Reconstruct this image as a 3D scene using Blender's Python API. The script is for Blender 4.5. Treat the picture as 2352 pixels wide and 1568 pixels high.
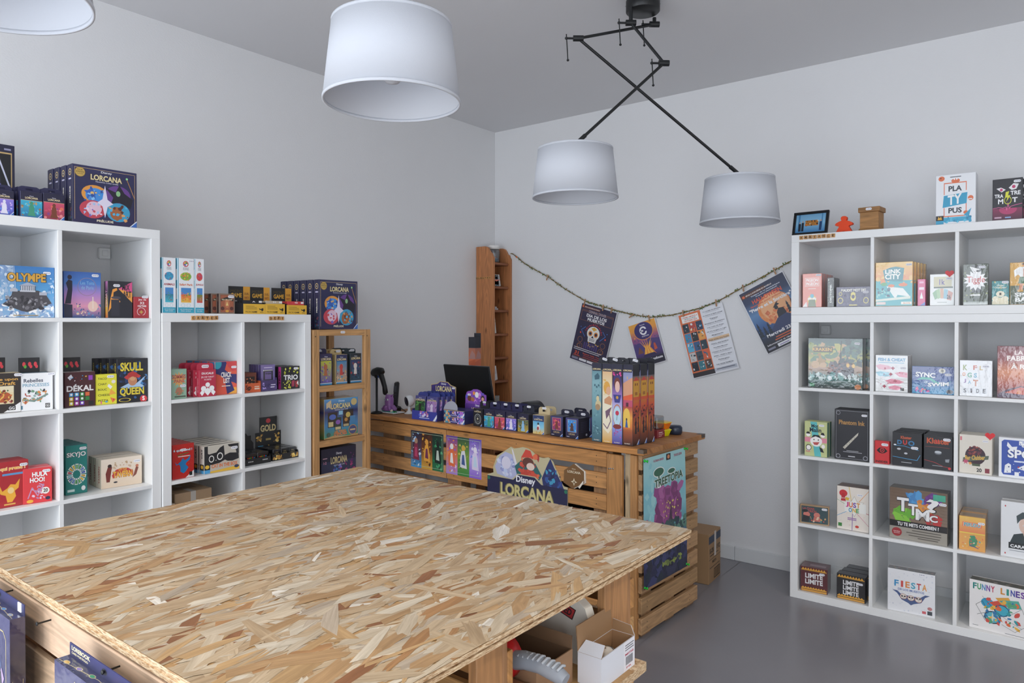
import bpy, math, random
from mathutils import Vector, Matrix, Euler
for o in list(bpy.data.objects): bpy.data.objects.remove(o)
S = bpy.context.scene; COL = S.collection; R = math.radians
# ---------------------------------------------------------------- camera, sky, exposure
cd = bpy.data.cameras.new('camera'); cam = bpy.data.objects.new('camera', cd); COL.objects.link(cam)
cd.sensor_width = 36; cd.lens = 1636.304*36/2352; cd.shift_y = -25.764/2352; cd.clip_start = .05
_F = Vector((-0.61434689, 0.788967, -0.01043919)); _R = Vector((0.78900766, 0.61438325, 0.00035515)); _U = Vector((-0.00669387, 0.00801841, 0.99994545))
cam.matrix_world = Matrix(((_R.x,_U.x,-_F.x,3.43078),(_R.y,_U.y,-_F.y,-4.19587),(_R.z,_U.z,-_F.z,1.42382),(0,0,0,1)))
S.camera = cam
w = bpy.data.worlds.new('sky'); S.world = w; w.use_nodes = True
bg = w.node_tree.nodes['Background']; bg.inputs[0].default_value = (.88,.915,1,1); bg.inputs[1].default_value = 4.6
S.view_settings.view_transform = 'Standard'; S.view_settings.look = 'None'; S.view_settings.gamma = 1
S.view_settings.use_curve_mapping = False; S.view_settings.exposure = 0.0
XR, YF, HC = 5.4, -5.5, 2.865       # room: x 0..XR, y YF..0, ceiling height
WINS = [(0.12,2.8,.06,2.72),(3.0,5.2,.04,2.72)]   # shop windows in the front wall
def portal(name, loc, rot, sx, sy):
    l = bpy.data.lights.new(name,'AREA'); l.shape='RECTANGLE'; l.size=sx; l.size_y=sy; l.cycles.is_portal=True; l.energy=1
    o = bpy.data.objects.new(name,l); o.location=loc; o.rotation_euler=rot; COL.objects.link(o)
for a,b,c,d in WINS: portal('window_portal',((a+b)/2,YF-.02,(c+d)/2),(R(90),0,0),b-a,d-c)
def added_fill_light(x,y,e=20):  # added warm fill lamps near the ceiling to brighten the room, no fixture
    l=bpy.data.lights.new('added_warm_fill','AREA'); l.shape='DISK'; l.size=.16; l.energy=e; l.color=(1,.9,.76); l.spread=R(150)
    o=bpy.data.objects.new('added_warm_fill',l); o.location=(x,y,HC-.03); COL.objects.link(o)
for x,y in ((3.9,-4.9),(1.2,-4.9),(4.9,-2.4)): added_fill_light(x,y)
# ---------------------------------------------------------------- materials
def lin(c):
    if isinstance(c,str):
        c=c.lstrip('#'); c=[int(c[i:i+2],16)/255 for i in (0,2,4)]
    return tuple((x/12.92 if x<=.04045 else ((x+.055)/1.055)**2.4) for x in c[:3])+(1,)
class NT:
    def __init__(s,name):
        s.m=bpy.data.materials.new(name); s.m.use_nodes=True; s.t=s.m.node_tree; s.b=s.t.nodes['Principled BSDF']; s.out=s.t.nodes['Material Output']
    def n(s,ty,**k):
        nd=s.t.nodes.new(ty)
        for a,v in k.items():
            if a.startswith('i_'):
                key=a[2:]; key=int(key) if key.isdigit() else key.replace('_',' '); nd.inputs[key].default_value=v
            else: setattr(nd,a,v)
        return nd
    def l(s,a,b): s.t.links.new(a,b)
    def math(s,op,a,b=None):
        nd=s.n('ShaderNodeMath',operation=op)
        for i,v in enumerate((a,b)):
            if v is None: continue
            if isinstance(v,(int,float)): nd.inputs[i].default_value=v
            else: s.l(v,nd.inputs[i])
        return nd.outputs[0]
    def mix(s,fac,a,b,bt='MIX'):
        nd=s.n('ShaderNodeMix',data_type='RGBA',blend_type=bt)
        for i,v in ((0,fac),(6,a),(7,b)):
            if hasattr(v,'is_output') or hasattr(v,'links'): s.l(v,nd.inputs[i])
            else: nd.inputs[i].default_value=v
        return nd.outputs[2]
def simple(name,col,rough=.5,metal=0,bump=None,**k):
    t=NT(name); t.b.inputs['Base Color'].default_value=lin(col); t.b.inputs['Roughness'].default_value=rough; t.b.inputs['Metallic'].default_value=metal
    if bump:
        sc,st,dist=bump; c=t.n('ShaderNodeTexCoord'); n=t.n('ShaderNodeTexNoise',i_Scale=sc,i_Detail=3.0); t.l(c.outputs['Object'],n.inputs['Vector'])
        b=t.n('ShaderNodeBump',i_Strength=st,i_Distance=dist); t.l(n.outputs[0],b.inputs['Height']); t.l(b.outputs[0],t.b.inputs['Normal'])
    for a,v in k.items(): t.b.inputs[a.replace('_',' ')].default_value=v
    return t.m
def attr_mat(name,rough,coat=0,bump=None,metal=0):
    t=NT(name); a=t.n('ShaderNodeAttribute',attribute_name='Col')
    if name in ('printed_card','shrink_wrapped_print'):
        hs=t.n('ShaderNodeHueSaturation',i_Saturation=.96); t.l(a.outputs['Color'],hs.inputs['Color']); t.l(t.mix(.035,hs.outputs[0],(.42,.42,.46,1)),t.b.inputs['Base Color'])  # a little grey blended into the print colours stands in for haze
    else: t.l(a.outputs['Color'],t.b.inputs['Base Color'])
    t.b.inputs['Roughness'].default_value=rough; t.b.inputs['Coat Weight'].default_value=coat; t.b.inputs['Coat Roughness'].default_value=.06; t.b.inputs['Coat IOR'].default_value=1.75; t.b.inputs['Metallic'].default_value=metal
    if bump:
        c=t.n('ShaderNodeTexCoord'); n=t.n('ShaderNodeTexNoise',i_Scale=bump[0],i_Detail=2.0); t.l(c.outputs['Object'],n.inputs['Vector'])
        b=t.n('ShaderNodeBump',i_Strength=bump[1],i_Distance=.004); t.l(n.outputs[0],b.inputs['Height'])
        t.l(b.outputs[0],t.b.inputs['Coat Normal']); t.l(b.outputs[0],t.b.inputs['Normal'])
    return t.m
M={}
def wall_mat(name,col,st=.35):
    t=NT(name); c=t.n('ShaderNodeTexCoord'); mp=t.n('ShaderNodeMapping'); mp.inputs['Scale'].default_value=(1,1,2.4); t.l(c.outputs['Object'],mp.inputs[0])
    n=t.n('ShaderNodeTexNoise',i_Scale=95.0,i_Detail=4.0,i_Roughness=.6); t.l(mp.outputs[0],n.inputs['Vector'])
    n2=t.n('ShaderNodeTexNoise',i_Scale=1.3,i_Detail=2.0); t.l(c.outputs['Object'],n2.inputs['Vector'])
    cc=lin(col); t.l(t.mix(n2.outputs[0],cc,tuple(x*.95 for x in cc[:3])+(1,)),t.b.inputs['Base Color']); t.b.inputs['Roughness'].default_value=.75
    b=t.n('ShaderNodeBump',i_Strength=st,i_Distance=.003); t.l(n.outputs[0],b.inputs['Height']); t.l(b.outputs[0],t.b.inputs['Normal']); return t.m
M['wall']=wall_mat('painted_woodchip_wallpaper','#eaeaeb'); M['ceil']=wall_mat('ceiling_paint','#e2e2e4',.1)
t=NT('vinyl_floor'); c=t.n('ShaderNodeTexCoord'); n=t.n('ShaderNodeTexNoise',i_Scale=1.1,i_Detail=5.0); t.l(c.outputs['Object'],n.inputs['Vector'])
n2=t.n('ShaderNodeTexNoise',i_Scale=160.0,i_Detail=3.0); t.l(c.outputs['Object'],n2.inputs['Vector'])
t.l(t.mix(n.outputs[0],lin('#8f8d92'),lin('#7e7d84')),t.b.inputs['Base Color'])
t.b.inputs['Roughness'].default_value=.27
b=t.n('ShaderNodeBump',i_Strength=.12,i_Distance=.002); t.l(n2.outputs[0],b.inputs['Height']); t.l(b.outputs[0],t.b.inputs['Normal']); M['floor']=t.m
M['white']=simple('white_melamine','#eff0f0',.38,bump=(40,.03,.001))
M['trim']=simple('white_trim_paint','#dfe1e2',.45)
M['black']=simple('black_powder_coat','#16181a',.42); M['steel']=simple('brushed_steel','#a9adb2',.3,1)
M['print']=attr_mat('printed_card',.42); M['gloss']=attr_mat('shrink_wrapped_print',.35,.9,(38,.22)); M['plain']=attr_mat('matte_coloured',.62); M['shiny']=attr_mat('smooth_plastic',.28)
M['foil']=attr_mat('tin_lacquer',.3,.4,None,.4)
def wood_mat():
    t=NT('planed_wood'); a=t.n('ShaderNodeAttribute',attribute_name='Col'); uv=t.n('ShaderNodeUVMap',uv_map='UVMap')
    mp=t.n('ShaderNodeMapping'); mp.inputs['Scale'].default_value=(2.2,38,1); t.l(uv.outputs[0],mp.inputs[0])
    n=t.n('ShaderNodeTexNoise',i_Scale=1.6,i_Detail=6.0,i_Roughness=.65,i_Distortion=.6); t.l(mp.outputs[0],n.inputs['Vector'])
    mp2=t.n('ShaderNodeMapping'); mp2.inputs['Scale'].default_value=(1.1,9,1); t.l(uv.outputs[0],mp2.inputs[0])
    n2=t.n('ShaderNodeTexNoise',i_Scale=1.5,i_Detail=2.0,i_Distortion=.4); t.l(mp2.outputs[0],n2.inputs['Vector'])
    wv=t.math('SINE',t.math('MULTIPLY',n2.outputs[0],70.0)); rings=t.math('MULTIPLY',t.math('ADD',wv,1.0),.5)
    mp3=t.n('ShaderNodeMapping'); mp3.inputs['Scale'].default_value=(4.2,11,1); t.l(uv.outputs[0],mp3.inputs[0])
    v=t.n('ShaderNodeTexVoronoi',i_Scale=1.0); t.l(mp3.outputs[0],v.inputs['Vector'])
    knot=t.n('ShaderNodeMapRange'); knot.inputs[1].default_value=.03; knot.inputs[2].default_value=.13; knot.inputs[3].default_value=.35; knot.inputs[4].default_value=1; t.l(v.outputs['Distance'],knot.inputs[0])
    r=t.n('ShaderNodeMapRange'); r.inputs[1].default_value=.3; r.inputs[2].default_value=.7; r.inputs[3].default_value=.82; r.inputs[4].default_value=1.26; t.l(n.outputs[0],r.inputs[0])
    r2=t.n('ShaderNodeMapRange'); r2.inputs[3].default_value=.86; r2.inputs[4].default_value=1.06; t.l(rings,r2.inputs[0])
    k=t.math('MULTIPLY',t.math('MULTIPLY',r.outputs[0],r2.outputs[0]),knot.outputs[0])
    vv=t.n('ShaderNodeCombineXYZ'); [t.l(k,vv.inputs[i]) for i in range(3)]
    t.l(t.mix(1.0,t.mix(1.0,a.outputs['Color'],(1.0,.93,.93,1),'MULTIPLY'),vv.outputs[0],'MULTIPLY'),t.b.inputs['Base Color']); t.b.inputs['Roughness'].default_value=.55
    b=t.n('ShaderNodeBump',i_Strength=.25,i_Distance=.001); t.l(n.outputs[0],b.inputs['Height']); t.l(b.outputs[0],t.b.inputs['Normal']); return t.m
M['wood']=wood_mat()
def strand_mat():
    t=NT('wood_strands'); a=t.n('ShaderNodeAttribute',attribute_name='Col'); uv=t.n('ShaderNodeUVMap',uv_map='UVMap')
    mp=t.n('ShaderNodeMapping'); mp.inputs['Scale'].default_value=(14,260,1); t.l(uv.outputs[0],mp.inputs[0])
    n=t.n('ShaderNodeTexNoise',i_Scale=1.0,i_Detail=4.0,i_Roughness=.6,i_Distortion=.4); t.l(mp.outputs[0],n.inputs['Vector'])
    mp2=t.n('ShaderNodeMapping'); mp2.inputs['Scale'].default_value=(9,60,1); t.l(uv.outputs[0],mp2.inputs[0])
    n2=t.n('ShaderNodeTexNoise',i_Scale=1.0,i_Detail=2.0); t.l(mp2.outputs[0],n2.inputs['Vector'])
    r=t.n('ShaderNodeMapRange'); r.inputs[1].default_value=.25; r.inputs[2].default_value=.75; r.inputs[3].default_value=.80; r.inputs[4].default_value=1.14; t.l(n.outputs[0],r.inputs[0])
    r2=t.n('ShaderNodeMapRange'); r2.inputs[1].default_value=.3; r2.inputs[2].default_value=.7; r2.inputs[3].default_value=.84; r2.inputs[4].default_value=1.1; t.l(n2.outputs[0],r2.inputs[0])
    k=t.math('MULTIPLY',r.outputs[0],r2.outputs[0])
    vv=t.n('ShaderNodeCombineXYZ'); t.l(k,vv.inputs[0]); t.l(t.math('POWER',k,1.12),vv.inputs[1]); t.l(t.math('POWER',k,1.3),vv.inputs[2])
    t.l(t.mix(1.0,a.outputs['Color'],vv.outputs[0],'MULTIPLY'),t.b.inputs['Base Color']); t.b.inputs['Roughness'].default_value=.5
    b=t.n('ShaderNodeBump',i_Strength=.3,i_Distance=.0006); t.l(n.outputs[0],b.inputs['Height']); t.l(b.outputs[0],t.b.inputs['Normal']); return t.m
M['strand']=strand_mat()
def osb_edge():
    t=NT('chipped_board_edge'); c=t.n('ShaderNodeTexCoord'); mp=t.n('ShaderNodeMapping'); mp.inputs['Scale'].default_value=(60,60,420); t.l(c.outputs['Object'],mp.inputs[0])
    n=t.n('ShaderNodeTexNoise',i_Scale=1.0,i_Detail=4.0,i_Roughness=.7); t.l(mp.outputs[0],n.inputs['Vector'])
    cr=t.n('ShaderNodeValToRGB'); cr.color_ramp.elements[0].position=.36; cr.color_ramp.elements[0].color=lin('#a0754a'); cr.color_ramp.elements[1].position=.6; cr.color_ramp.elements[1].color=lin('#e8d0ac'); t.l(n.outputs[0],cr.inputs[0])
    t.l(cr.outputs[0],t.b.inputs['Base Color']); t.b.inputs['Roughness'].default_value=.8
    b=t.n('ShaderNodeBump',i_Strength=.7,i_Distance=.003); t.l(n.outputs[0],b.inputs['Height']); t.l(b.outputs[0],t.b.inputs['Normal']); return t.m
M['osb_edge']=osb_edge()
def shade_mat():
    t=NT('white_linen_shade'); nt=t.t; c=t.n('ShaderNodeTexCoord'); mp=t.n('ShaderNodeMapping'); mp.inputs['Scale'].default_value=(900,900,900); t.l(c.outputs['Object'],mp.inputs[0])
    n=t.n('ShaderNodeTexNoise',i_Scale=.5,i_Detail=2.0); t.l(mp.outputs[0],n.inputs['Vector']); b=t.n('ShaderNodeBump',i_Strength=.25,i_Distance=.0008); t.l(n.outputs[0],b.inputs['Height'])
    d=t.n('ShaderNodeBsdfDiffuse'); d.inputs[0].default_value=lin('#d6d9e0'); tr=t.n('ShaderNodeBsdfTranslucent'); tr.inputs[0].default_value=lin('#d6d9e0'); t.l(b.outputs[0],d.inputs['Normal'])
    m=t.n('ShaderNodeMixShader'); m.inputs[0].default_value=.1; t.l(d.outputs[0],m.inputs[1]); t.l(tr.outputs[0],m.inputs[2]); t.l(m.outputs[0],t.out.inputs[0]); return t.m
M['shade']=shade_mat()
def glassy(name,tint,gl,rough=.05,alpha=.0):
    t=NT(name); tr=t.n('ShaderNodeBsdfTransparent'); tr.inputs[0].default_value=lin(tint); g=t.n('ShaderNodeBsdfGlossy'); g.inputs['Roughness'].default_value=rough
    m=t.n('ShaderNodeMixShader'); m.inputs[0].default_value=gl; t.l(tr.outputs[0],m.inputs[1]); t.l(g.outputs[0],m.inputs[2]); t.l(m.outputs[0],t.out.inputs[0]); return t.m
M['pane']=glassy('window_glass','#fafcfc',.06,.02); M['clear']=glassy('clear_plastic','#dfe3e6',.16,.12); M['film']=glassy('plastic_film','#e9ebee',.2,.22)
# ---------------------------------------------------------------- mesh builder
_tc={}
def text_geo(s,bold):
    k=(s,bold)
    if k not in _tc:
        cu=bpy.data.curves.new('t','FONT'); cu.body=s; cu.offset=bold; cu.resolution_u=3; ob=bpy.data.objects.new('t',cu); me=ob.to_mesh()
        vs=[(v.co.x,v.co.y) for v in me.vertices]; fs=[tuple(p.vertices) for p in me.polygons]; ob.to_mesh_clear(); bpy.data.objects.remove(ob); bpy.data.curves.remove(cu)
        x0=min(v[0] for v in vs);x1=max(v[0] for v in vs);y0=min(v[1] for v in vs);y1=max(v[1] for v in vs)
        _tc[k]=([((x-x0)/(x1-x0+1e-9),(y-y0)/(y1-y0+1e-9)) for x,y in vs],fs)
    return _tc[k]
class MB:
    def __init__(s,mats=('plain',)): s.v=[];s.f=[];s.c=[];s.u=[];s.m=[];s.sm=[];s.mats=list(mats)
    def face(s,pts,col,m=0,uv=None,smooth=False):
        i=len(s.v); s.v+=[tuple(p) for p in pts]; s.f.append(tuple(range(i,i+len(pts))))
        s.c.append(col); s.m.append(m); s.u.append(uv or [(0,0)]*len(pts)); s.sm.append(smooth)
    def geo(s,vs,fs,col,m=0,smooth=False):
        i=len(s.v); s.v+=[tuple(p) for p in vs]
        for f in fs: s.f.append(tuple(i+k for k in f)); s.c.append(col); s.m.append(m); s.u.append([(0,0)]*len(f)); s.sm.append(smooth)
    def box(s,x0,y0,z0,x1,y1,z1,col='#888888',m=0,bev=0,grain=False,mat=None):
        """chamfered box; grain=True lays wood uv along the longest side"""
        a=(x0,y0,z0);b=(x1,y1,z1); d=[b[i]-a[i] for i in range(3)]; bev=min(bev,min(d)*.45)
        c=lin(col) if isinstance(col,str) else col; ax=max(range(3),key=lambda i:d[i]); ou,ov=random.uniform(0,50),random.uniform(0,50)
        def P(q): return tuple(mat@Vector(q)) if mat else q
        def uvs(pts):
            if not grain: return None
            r=[]
            for q in pts:
                o=[q[i] for i in range(3) if i!=ax]; r.append((q[ax]+ou,o[0]+o[1]+ov))
            return r
        ce=[(a[i]+b[i])/2 for i in range(3)]
        def add(pts):
            n=(Vector(pts[1])-Vector(pts[0])).cross(Vector(pts[2])-Vector(pts[0])); mid=sum((Vector(p) for p in pts),Vector())/len(pts)-Vector(ce)
            if n.dot(mid)<0: pts=pts[::-1]
            s.face([P(q) for q in pts],c,m,uvs(pts))
        for i in range(3):
            j,k=(i+1)%3,(i+2)%3
            for sg in (0,1):
                pts=[]
                for (p,q) in ((0,0),(1,0),(1,1),(0,1)):
                    r=[0,0,0]; r[i]=(a,b)[sg][i]; r[j]=(b[j]-bev if p else a[j]+bev); r[k]=(b[k]-bev if q else a[k]+bev); pts.append(tuple(r))
                add(pts)
        if bev>0:
            for i in range(3):
                j,k=(i+1)%3,(i+2)%3
                for p in (0,1):
                    for q in (0,1):
                        e=lambda t,fj: tuple({i:(b[i]-bev if t else a[i]+bev),j:((b[j] if p else a[j]) if fj else (b[j]-bev if p else a[j]+bev)),k:((b[k]-bev if q else a[k]+bev) if fj else (b[k] if q else a[k]))}[n] for n in range(3))
                        add([e(0,1),e(1,1),e(1,0),e(0,0)])
            for p in (0,1):
                for q in (0,1):
                    for r in (0,1):
                        X=(b if p else a)[0];Y=(b if q else a)[1];Z=(b if r else a)[2]; sx=-bev if p else bev; sy=-bev if q else bev; sz=-bev if r else bev
                        add([(X,Y+sy,Z+sz),(X+sx,Y,Z+sz),(X+sx,Y+sy,Z)])
    def lathe(s,prof,seg=32,col='#888888',m=0,smooth=True,mat=None,close=False):
        c=lin(col) if isinstance(col,str) else col; vs=[];n=len(prof)
        for r,z in prof:
            for i in range(seg):
                a=2*math.pi*i/seg; q=(r*math.cos(a),r*math.sin(a),z); vs.append(tuple(mat@Vector(q)) if mat else q)
        fs=[]
        for k in range(n-1 if not close else n):
            k2=(k+1)%n
            for i in range(seg): j=(i+1)%seg; fs.append((k*seg+i,k*seg+j,k2*seg+j,k2*seg+i))
        s.geo(vs,fs,c,m,smooth)
    def tube(s,pts,r,col='#888888',m=0,seg=10,caps=True):
        c=lin(col) if isinstance(col,str) else col; pts=[Vector(p) for p in pts]; n=len(pts); rr=r if isinstance(r,(list,tuple)) else [r]*n; vs=[]; up=Vector((0,0,1))
        pn=None
        for i,p in enumerate(pts):
            d=(pts[min(i+1,n-1)]-pts[max(i-1,0)]).normalized()
            if pn is None: pn=d.cross(up if abs(d.z)<.95 else Vector((1,0,0))).normalized()
            else: pn=(pn-d*pn.dot(d)).normalized()
            b=d.cross(pn)
            for k in range(seg): a=2*math.pi*k/seg; vs.append(tuple(p+(pn*math.cos(a)+b*math.sin(a))*rr[i]))
        fs=[(k*seg+i,k*seg+(i+1)%seg,(k+1)*seg+(i+1)%seg,(k+1)*seg+i) for k in range(n-1) for i in range(seg)]
        s.geo(vs,fs,c,m,True)
        if caps: s.geo(vs[:seg],[tuple(range(seg))[::-1]],c,m); s.geo(vs[-seg:],[tuple(range(seg))],c,m)
    def prism(s,pts,y0,y1,col,m=0,colf=None,rnd=None):
        """outline in local xz extruded along y (front at y0)"""
        c=lin(col) if isinstance(col,str) else col; n=len(pts)
        s.face([(x,y0,z) for x,z in pts],colf and lin(colf) or c,m); s.face([(x,y1,z) for x,z in pts][::-1],c,m)
        for i in range(n): a=pts[i];b=pts[(i+1)%n]; s.face([(a[0],y0,a[1]),(a[0],y1,a[1]),(b[0],y1,b[1]),(b[0],y0,b[1])],c,m)
    # flat print on a face: O origin, X and Y edge vectors, N outward normal
    def art(s,O,X,Y,N,ops,m=0,step=3e-5):
        O,X,Y,N=map(Vector,(O,X,Y,N)); lay=[4e-5]
        cl=lambda t:min(1,max(0,t))
        def P(x,y): return tuple(O+X*cl(x)+Y*cl(y)+N*lay[0])
        asp=X.length/Y.length
        for op in ops:
            k=op[0]; lay[0]+=step
            if k=='r': _,x0,y0,x1,y1,c=op; s.face([P(x0,y0),P(x1,y0),P(x1,y1),P(x0,y1)],lin(c),m)
            elif k=='g':
                _,x0,y0,x1,y1,*cs=op; n=len(cs)-1
                for i in range(n):
                    a=y0+(y1-y0)*i/n;b=y0+(y1-y0)*(i+1)/n; s.face([P(x0,a),P(x1,a),P(x1,b),P(x0,b)],[lin(cs[i])]*2+[lin(cs[i+1])]*2,m)
            elif k=='e':
                _,cx,cy,rx,ry,c=op[:6]; n=op[6] if len(op)>6 else 22; s.face([P(cx+rx*math.cos(6.28318*i/n),cy+ry*math.sin(6.28318*i/n)) for i in range(n)],lin(c),m)
            elif k=='o':   # ring
                _,cx,cy,rx,ry,t,c=op; n=24
                for i in range(n):
                    a=6.28318*i/n;b=6.28318*(i+1)/n; q=1-t
                    s.face([P(cx+rx*math.cos(a),cy+ry*math.sin(a)),P(cx+rx*math.cos(b),cy+ry*math.sin(b)),P(cx+rx*q*math.cos(b),cy+ry*q*math.sin(b)),P(cx+rx*q*math.cos(a),cy+ry*q*math.sin(a))],lin(c),m)
            elif k=='p': s.face([P(x,y) for x,y in op[1]],lin(op[2]),m)
            elif k=='*':
                _,cx,cy,r1,r2,n,c=op; s.face([P(cx+(r1 if i%2==0 else r2)*math.sin(math.pi*i/n),cy+(r1 if i%2==0 else r2)*asp*math.cos(math.pi*i/n)) for i in range(2*n)],lin(c),m)
            elif k=='l':
                _,pts,wd,c=op
                for i in range(len(pts)-1):
                    a=Vector((pts[i][0]*asp,pts[i][1]));b=Vector((pts[i+1][0]*asp,pts[i+1][1])); d=(b-a)
                    if d.length<1e-6: continue
                    d.normalize(); nn=Vector((-d.y,d.x))*wd/2; e=d*wd*.2
                    s.face([P((q.x)/asp,q.y) for q in (a-nn-e,b-nn+e,b+nn+e,a+nn-e)],lin(c),m)
            elif k=='n':   # scatter of small irregular shapes
                _,seed,cnt,x0,y0,x1,y1,sz,cs=op; rd=random.Random(seed)
                for i in range(cnt):
                    lay[0]+=4e-6; cx,cy=rd.uniform(x0,x1),rd.uniform(y0,y1); a0=rd.uniform(0,6.28); q=sz*rd.uniform(.4,1.2); el=rd.uniform(.35,1); c=lin(rd.choice(cs)); nn=rd.choice((4,5,6,7))
                    pts=[]
                    for j in range(nn):
                        a=6.28318*j/nn; px,py=q*math.cos(a)*rd.uniform(.7,1.2),q*el*math.sin(a)*rd.uniform(.7,1.2)
                        pts.append((cx+(px*math.cos(a0)-py*math.sin(a0)),cy+(px*math.sin(a0)+py*math.cos(a0))*asp))
                    pts=[(min(x1+sz,max(x0-sz,a)),min(y1+sz,max(y0-sz,b))) for a,b in pts]
                    s.face([P(*a) for a in pts],c,m)
            elif k in 'tv':
                _,tx,x0,y0,x1,y1,c=op[:7]
                if tx in ('I','1','i') and k=='t' and (x1-x0)*asp>(y1-y0)*.4: mx=(x0+x1)/2; hw_=(y1-y0)/asp*.16; x0,x1=mx-hw_,mx+hw_
                bold=min(.034,op[7]) if len(op)>7 else .015; oc=op[8] if len(op)>8 else None; sl=op[9] if len(op)>9 else 0
                for pas in ((1,0) if oc else (0,)):
                    vs,fs=text_geo(tx,bold+(.04 if pas else 0)); g=(.02*(x1-x0),.04*(y1-y0)) if pas else (0,0)
                    if pas==0 and oc: lay[0]+=step
                    if k=='t': V=[P(x0-g[0]+(x1-x0+2*g[0])*x,y0-g[1]+(y1-y0+2*g[1])*y+sl*x) for x,y in vs]
                    else: V=[P(x1-(x1-x0)*y,y0+(y1-y0)*x) for x,y in vs]
                    s.geo(V,fs,lin(oc if pas else c),m)
    def build(s,name,parent=None,loc=None,rotz=0):
        me=bpy.data.meshes.new(name); me.from_pydata(s.v,[],s.f)
        for k in s.mats: me.materials.append(M[k])
        ca=me.color_attributes.new('Col','FLOAT_COLOR','CORNER'); uv=me.uv_layers.new(name='UVMap'); cols=[];uvs=[]
        for i,f in enumerate(s.f):
            c=s.c[i]; n=len(f)
            if isinstance(c,list): 
                for q in c: cols+=q
            else: cols+=list(c)*n
            for q in s.u[i]: uvs+=q
        ca.data.foreach_set('color',cols); uv.data.foreach_set('uv',uvs)
        me.polygons.foreach_set('material_index',s.m); me.polygons.foreach_set('use_smooth',s.sm); me.update()
        o=bpy.data.objects.new(name,me); COL.objects.link(o)
        if parent: o.parent=parent
        if loc is not None: o.location=loc
        if rotz: o.rotation_euler=(0,0,rotz)
        return o
def tag(o,label=None,cat=None,group=None,kind=None):
    for k,v in (('label',label),('category',cat),('group',group),('kind',kind)):
        if v: o[k]=v
    return o
def thing(name,label,cat,loc=(0,0,0),rotz=0,group=None):
    o=bpy.data.objects.new(name,None); o.empty_display_size=.05; COL.objects.link(o); o.location=loc; o.rotation_euler=(0,0,rotz); return tag(o,label,cat,group)
def dup(o,loc=None,label=None,kids=True):
    c=o.copy(); COL.objects.link(c)
    if loc is not None: c.location=loc
    if label: c['label']=label
    if kids:
        for ch in list(o.children):
            d=ch.copy(); COL.objects.link(d); d.parent=c
            for g in ch.children: e=g.copy(); COL.objects.link(e); e.parent=d
    return c
ORD=['','second','third','fourth','fifth','sixth','seventh','eighth','ninth','tenth']
T=.0385; CELL=.335; DV=.016
def row(k): return T+k*(CELL+DV)
# ---------------------------------------------------------------- room shell
def struct(name,mb,parent=None): return tag(mb.build(name,parent),kind='structure')
b=MB(['floor']); b.box(-.15,YF-.15,-.12,XR+.15,.15,0); struct('floor',b)
b=MB(['ceil']); b.box(-.15,YF-.15,HC,XR+.15,.15,HC+.12); struct('ceiling',b)
b=MB(['wall']); b.box(-.15,YF,0,0,0,HC); struct('wall_left',b)
b=MB(['wall']); b.box(-.15,0,0,XR+.15,.15,HC); struct('wall_back',b)
def wall_holes(name,fixed0,fixed1,lo,hi,holes,axis):
    b=MB(['wall']); xs=lo
    for a,c,z0,z1 in holes:
        segs=[(xs,a,0,HC),(a,c,0,z0),(a,c,z1,HC)]; xs=c
        for p,q,r,t in segs:
            if axis=='x': b.box(p,fixed0,r,q,fixed1,t)
            else: b.box(fixed0,p,r,fixed1,q,t)
    if axis=='x': b.box(xs,fixed0,0,hi,fixed1,HC)
    else: b.box(fixed0,xs,0,fixed1,hi,HC)
    struct(name,b)
wall_holes('wall_front',YF-.15,YF,-.15,XR+.15,WINS,'x')
wall_holes('wall_right',XR,XR+.15,YF,0,[],'y')
def window(name,a,c,z0,z1,axis,pos):
    e=tag(bpy.data.objects.new(name,None),kind='structure'); COL.objects.link(e)
    fr=MB(['trim']); w_=.05
    mid=(a+c)/2
    bars=[(a,z0,a+w_,z1),(c-w_,z0,c,z1),(a,z0,c,z0+w_),(a,z1-w_,c,z1),(mid-w_/2,z0,mid+w_/2,z1)]
    for p,q,r,t in bars:
        if axis=='x': fr.box(p,pos-.03,q,r,pos+.03,t,bev=.003)
        else: fr.box(pos-.03,p,q,pos+.03,r,t,bev=.003)
    fr.build('window_frame',e)
    pn=MB(['pane'])
    if axis=='x': pn.box(a+w_,pos-.003,z0+w_,c-w_,pos+.003,z1-w_)
    else: pn.box(pos-.003,a+w_,z0+w_,pos+.003,c-w_,z1-w_)
    pn.build('pane',e)
for i,(a,c,z0,z1) in enumerate(WINS): window('window_%d'%(i+1),a,c,z0,z1,'x',YF-.08)
b=MB(['trim']); b.box(0.014,-.014,0,1.865,-.0,.082,bev=.002); b.box(1.867,-.014,0,XR,-.0,.082,bev=.002); struct('baseboard_back',b)
b=MB(['trim']); b.box(0,YF+.01,0,.014,-.0,.082,bev=.002); struct('baseboard_left',b)
b=MB(['plain']); b.geo([(1.905,-.3,.0006),(1.9075,-.3,.0006),(2.05,-3.9,.0006),(2.0475,-3.9,.0006)],[(0,3,2,1)],lin('#6a686a')); b.geo([(1.905,-.0151,.0006),(1.9075,-.0151,.0006),(1.9075,-.3,.0006),(1.905,-.3,.0006)],[(0,3,2,1)],lin('#6a686a')); struct('trim_1',b)
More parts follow.
